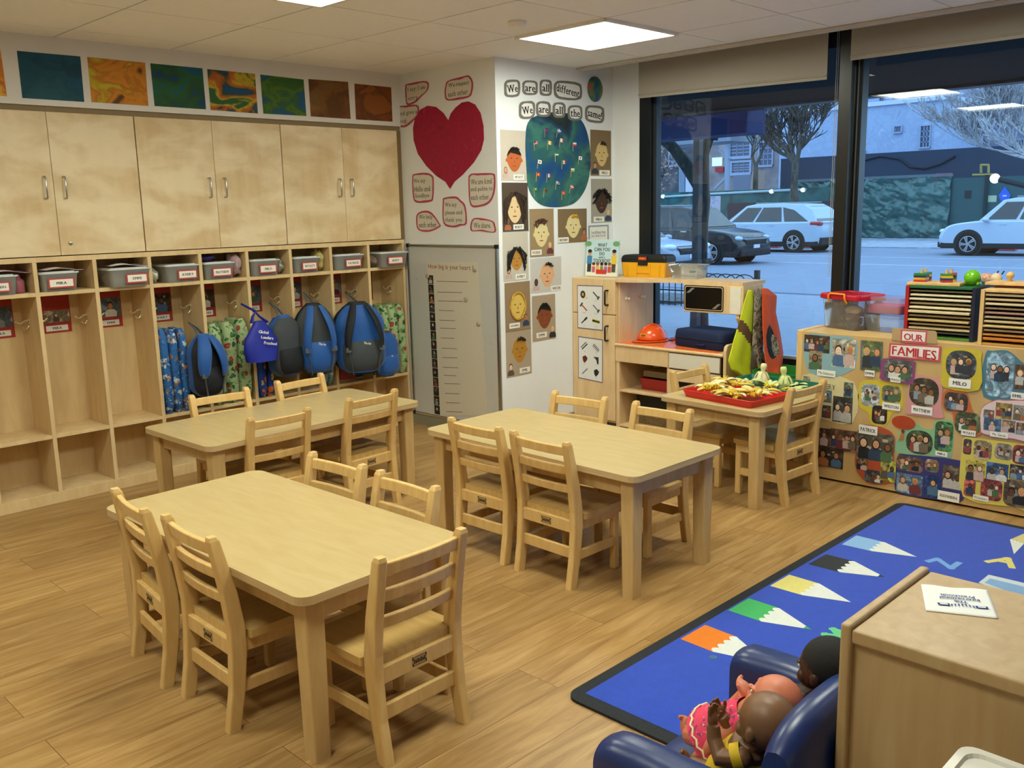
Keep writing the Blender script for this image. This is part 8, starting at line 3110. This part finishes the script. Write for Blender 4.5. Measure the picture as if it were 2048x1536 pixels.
    # wheels
    for x in wheelx:
        for s in (-1, 1):
            g = G()
            Mw = Matrix.Translation((x, s * (Wd / 2 - 0.075), wr)) @ Matrix.Rotation(-s * PI / 2, 4, 'X')
            g.lathe([(0, -0.10), (wr * 0.66, -0.10), (wr * 0.94, -0.10), (wr, -0.07), (wr, 0.07), (wr * 0.95, 0.108), (wr * 0.70, 0.112), (wr * 0.69, 0.085), (0, 0.085)], TYRE, 28, Mw)
            wh = obj('wheel', g, t)
            g = G()
            for k in range(5):
                a_ = 2 * PI * k / 5
                for d in (-0.14, 0.14):
                    g.flat([(0.04 * math.cos(a_ + d * 2), 0.04 * math.sin(a_ + d * 2)), (wr * 0.67 * math.cos(a_ + d - 0.09), wr * 0.67 * math.sin(a_ + d - 0.09)), (wr * 0.67 * math.cos(a_ + d + 0.09), wr * 0.67 * math.sin(a_ + d + 0.09)), (0.04 * math.cos(a_ + d * 2 + 0.6), 0.04 * math.sin(a_ + d * 2 + 0.6))], 0.104, RIMM, Mw)
            g.lathe([(wr * 0.62, 0.10), (wr * 0.695, 0.108), (wr * 0.695, 0.09), (wr * 0.62, 0.09)], RIMM, 28, Mw, caps=False)
            g.disc(0, 0, 0.05, 0.05, 0.108, RIMM, 12, Mw)
            obj('rim', g, wh)
            g = G()
            Ma = Matrix.Translation((x, s * (Wd / 2 + 0.001), wr + 0.01)) @ Matrix.Rotation(-s * PI / 2, 4, 'X')
            arc = [(wr * 1.20 * math.cos(2 * PI * k / 32), wr * 1.20 * math.sin(2 * PI * k / 32)) for k in range(32)]
            g.prism([(p[0], p[1]) for p in arc], -0.05, 0.004, CLAD, Ma)
            obj('wheel_arch', g, body)
    # lamps, grille, mirrors, handles
    for s in (-1, 1):
        g = G()
        g.ell((h - 0.16, s * Wd * 0.40, 0.74), (0.16, 0.15, 0.075), C(lamps, 0.1, spec=0.8), 14, 8)
        obj('headlamp', g, body)
        g = G()
        g.box(-h - 0.005, s * Wd * 0.475 - 0.16, 0.92, -h + 0.42, s * Wd * 0.475 + 0.055, 1.06, C('#a01c24', 0.2, spec=0.7))
        obj('tail_lamp', g, body, 0.05, 3)
        g = G()
        g.ell((h - 1.42, s * (Wd / 2 + 0.10), zb + 0.04), (0.10, 0.12, 0.075), paint if col != '#14181f' else CLAD, 14, 8)
        obj('mirror', g, body)
        g = G()
        for x in (0.35, -0.70):
            g.box(x, s * Wd * 0.497, 0.93, x + 0.20, s * Wd * 0.508, 0.965, RIMM if col == '#14181f' else paint)
        obj('door_handles', g, body)
    g = G()
    g.box(h - 0.10, -Wd * 0.30, 0.56, h + 0.015, Wd * 0.30, 0.76, CLAD)
    g.box(h - 0.06, -Wd * 0.33, 0.70, h + 0.025, Wd * 0.33, 0.745, RIMM)
    obj('grille', g, body, 0.01)
    g = G()
    g.box(h + 0.0, -0.16, 0.46, h + 0.03, 0.16, 0.56, C('#c9ccd8', 0.5))
    g.box(-h - 0.012, -0.16, 0.72, -h + 0.02, 0.16, 0.84, C('#c9ccd8', 0.5))
    obj('licence_plate', g, body)
    return t


yf = wp(1427, 529, 2, GZ - 0.02)
car('dark navy car passing behind the near tree trunk, nose to the right', 14.65 - 0.80, 23.1, '#14181f', -1, 4.60, 1.86, 1.68, lamps='#9fb4d8')
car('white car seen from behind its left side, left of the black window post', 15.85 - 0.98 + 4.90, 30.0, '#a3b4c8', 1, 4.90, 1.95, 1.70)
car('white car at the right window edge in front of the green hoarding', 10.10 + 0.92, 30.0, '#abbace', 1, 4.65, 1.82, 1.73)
ys = wp(1357, 505, 0, 18.3).y
car('silver car whose hood shows behind the yellow toolbox', ys, 18.0, '#8d99ac', -1, 4.6, 1.8, 1.45, 'sedan')
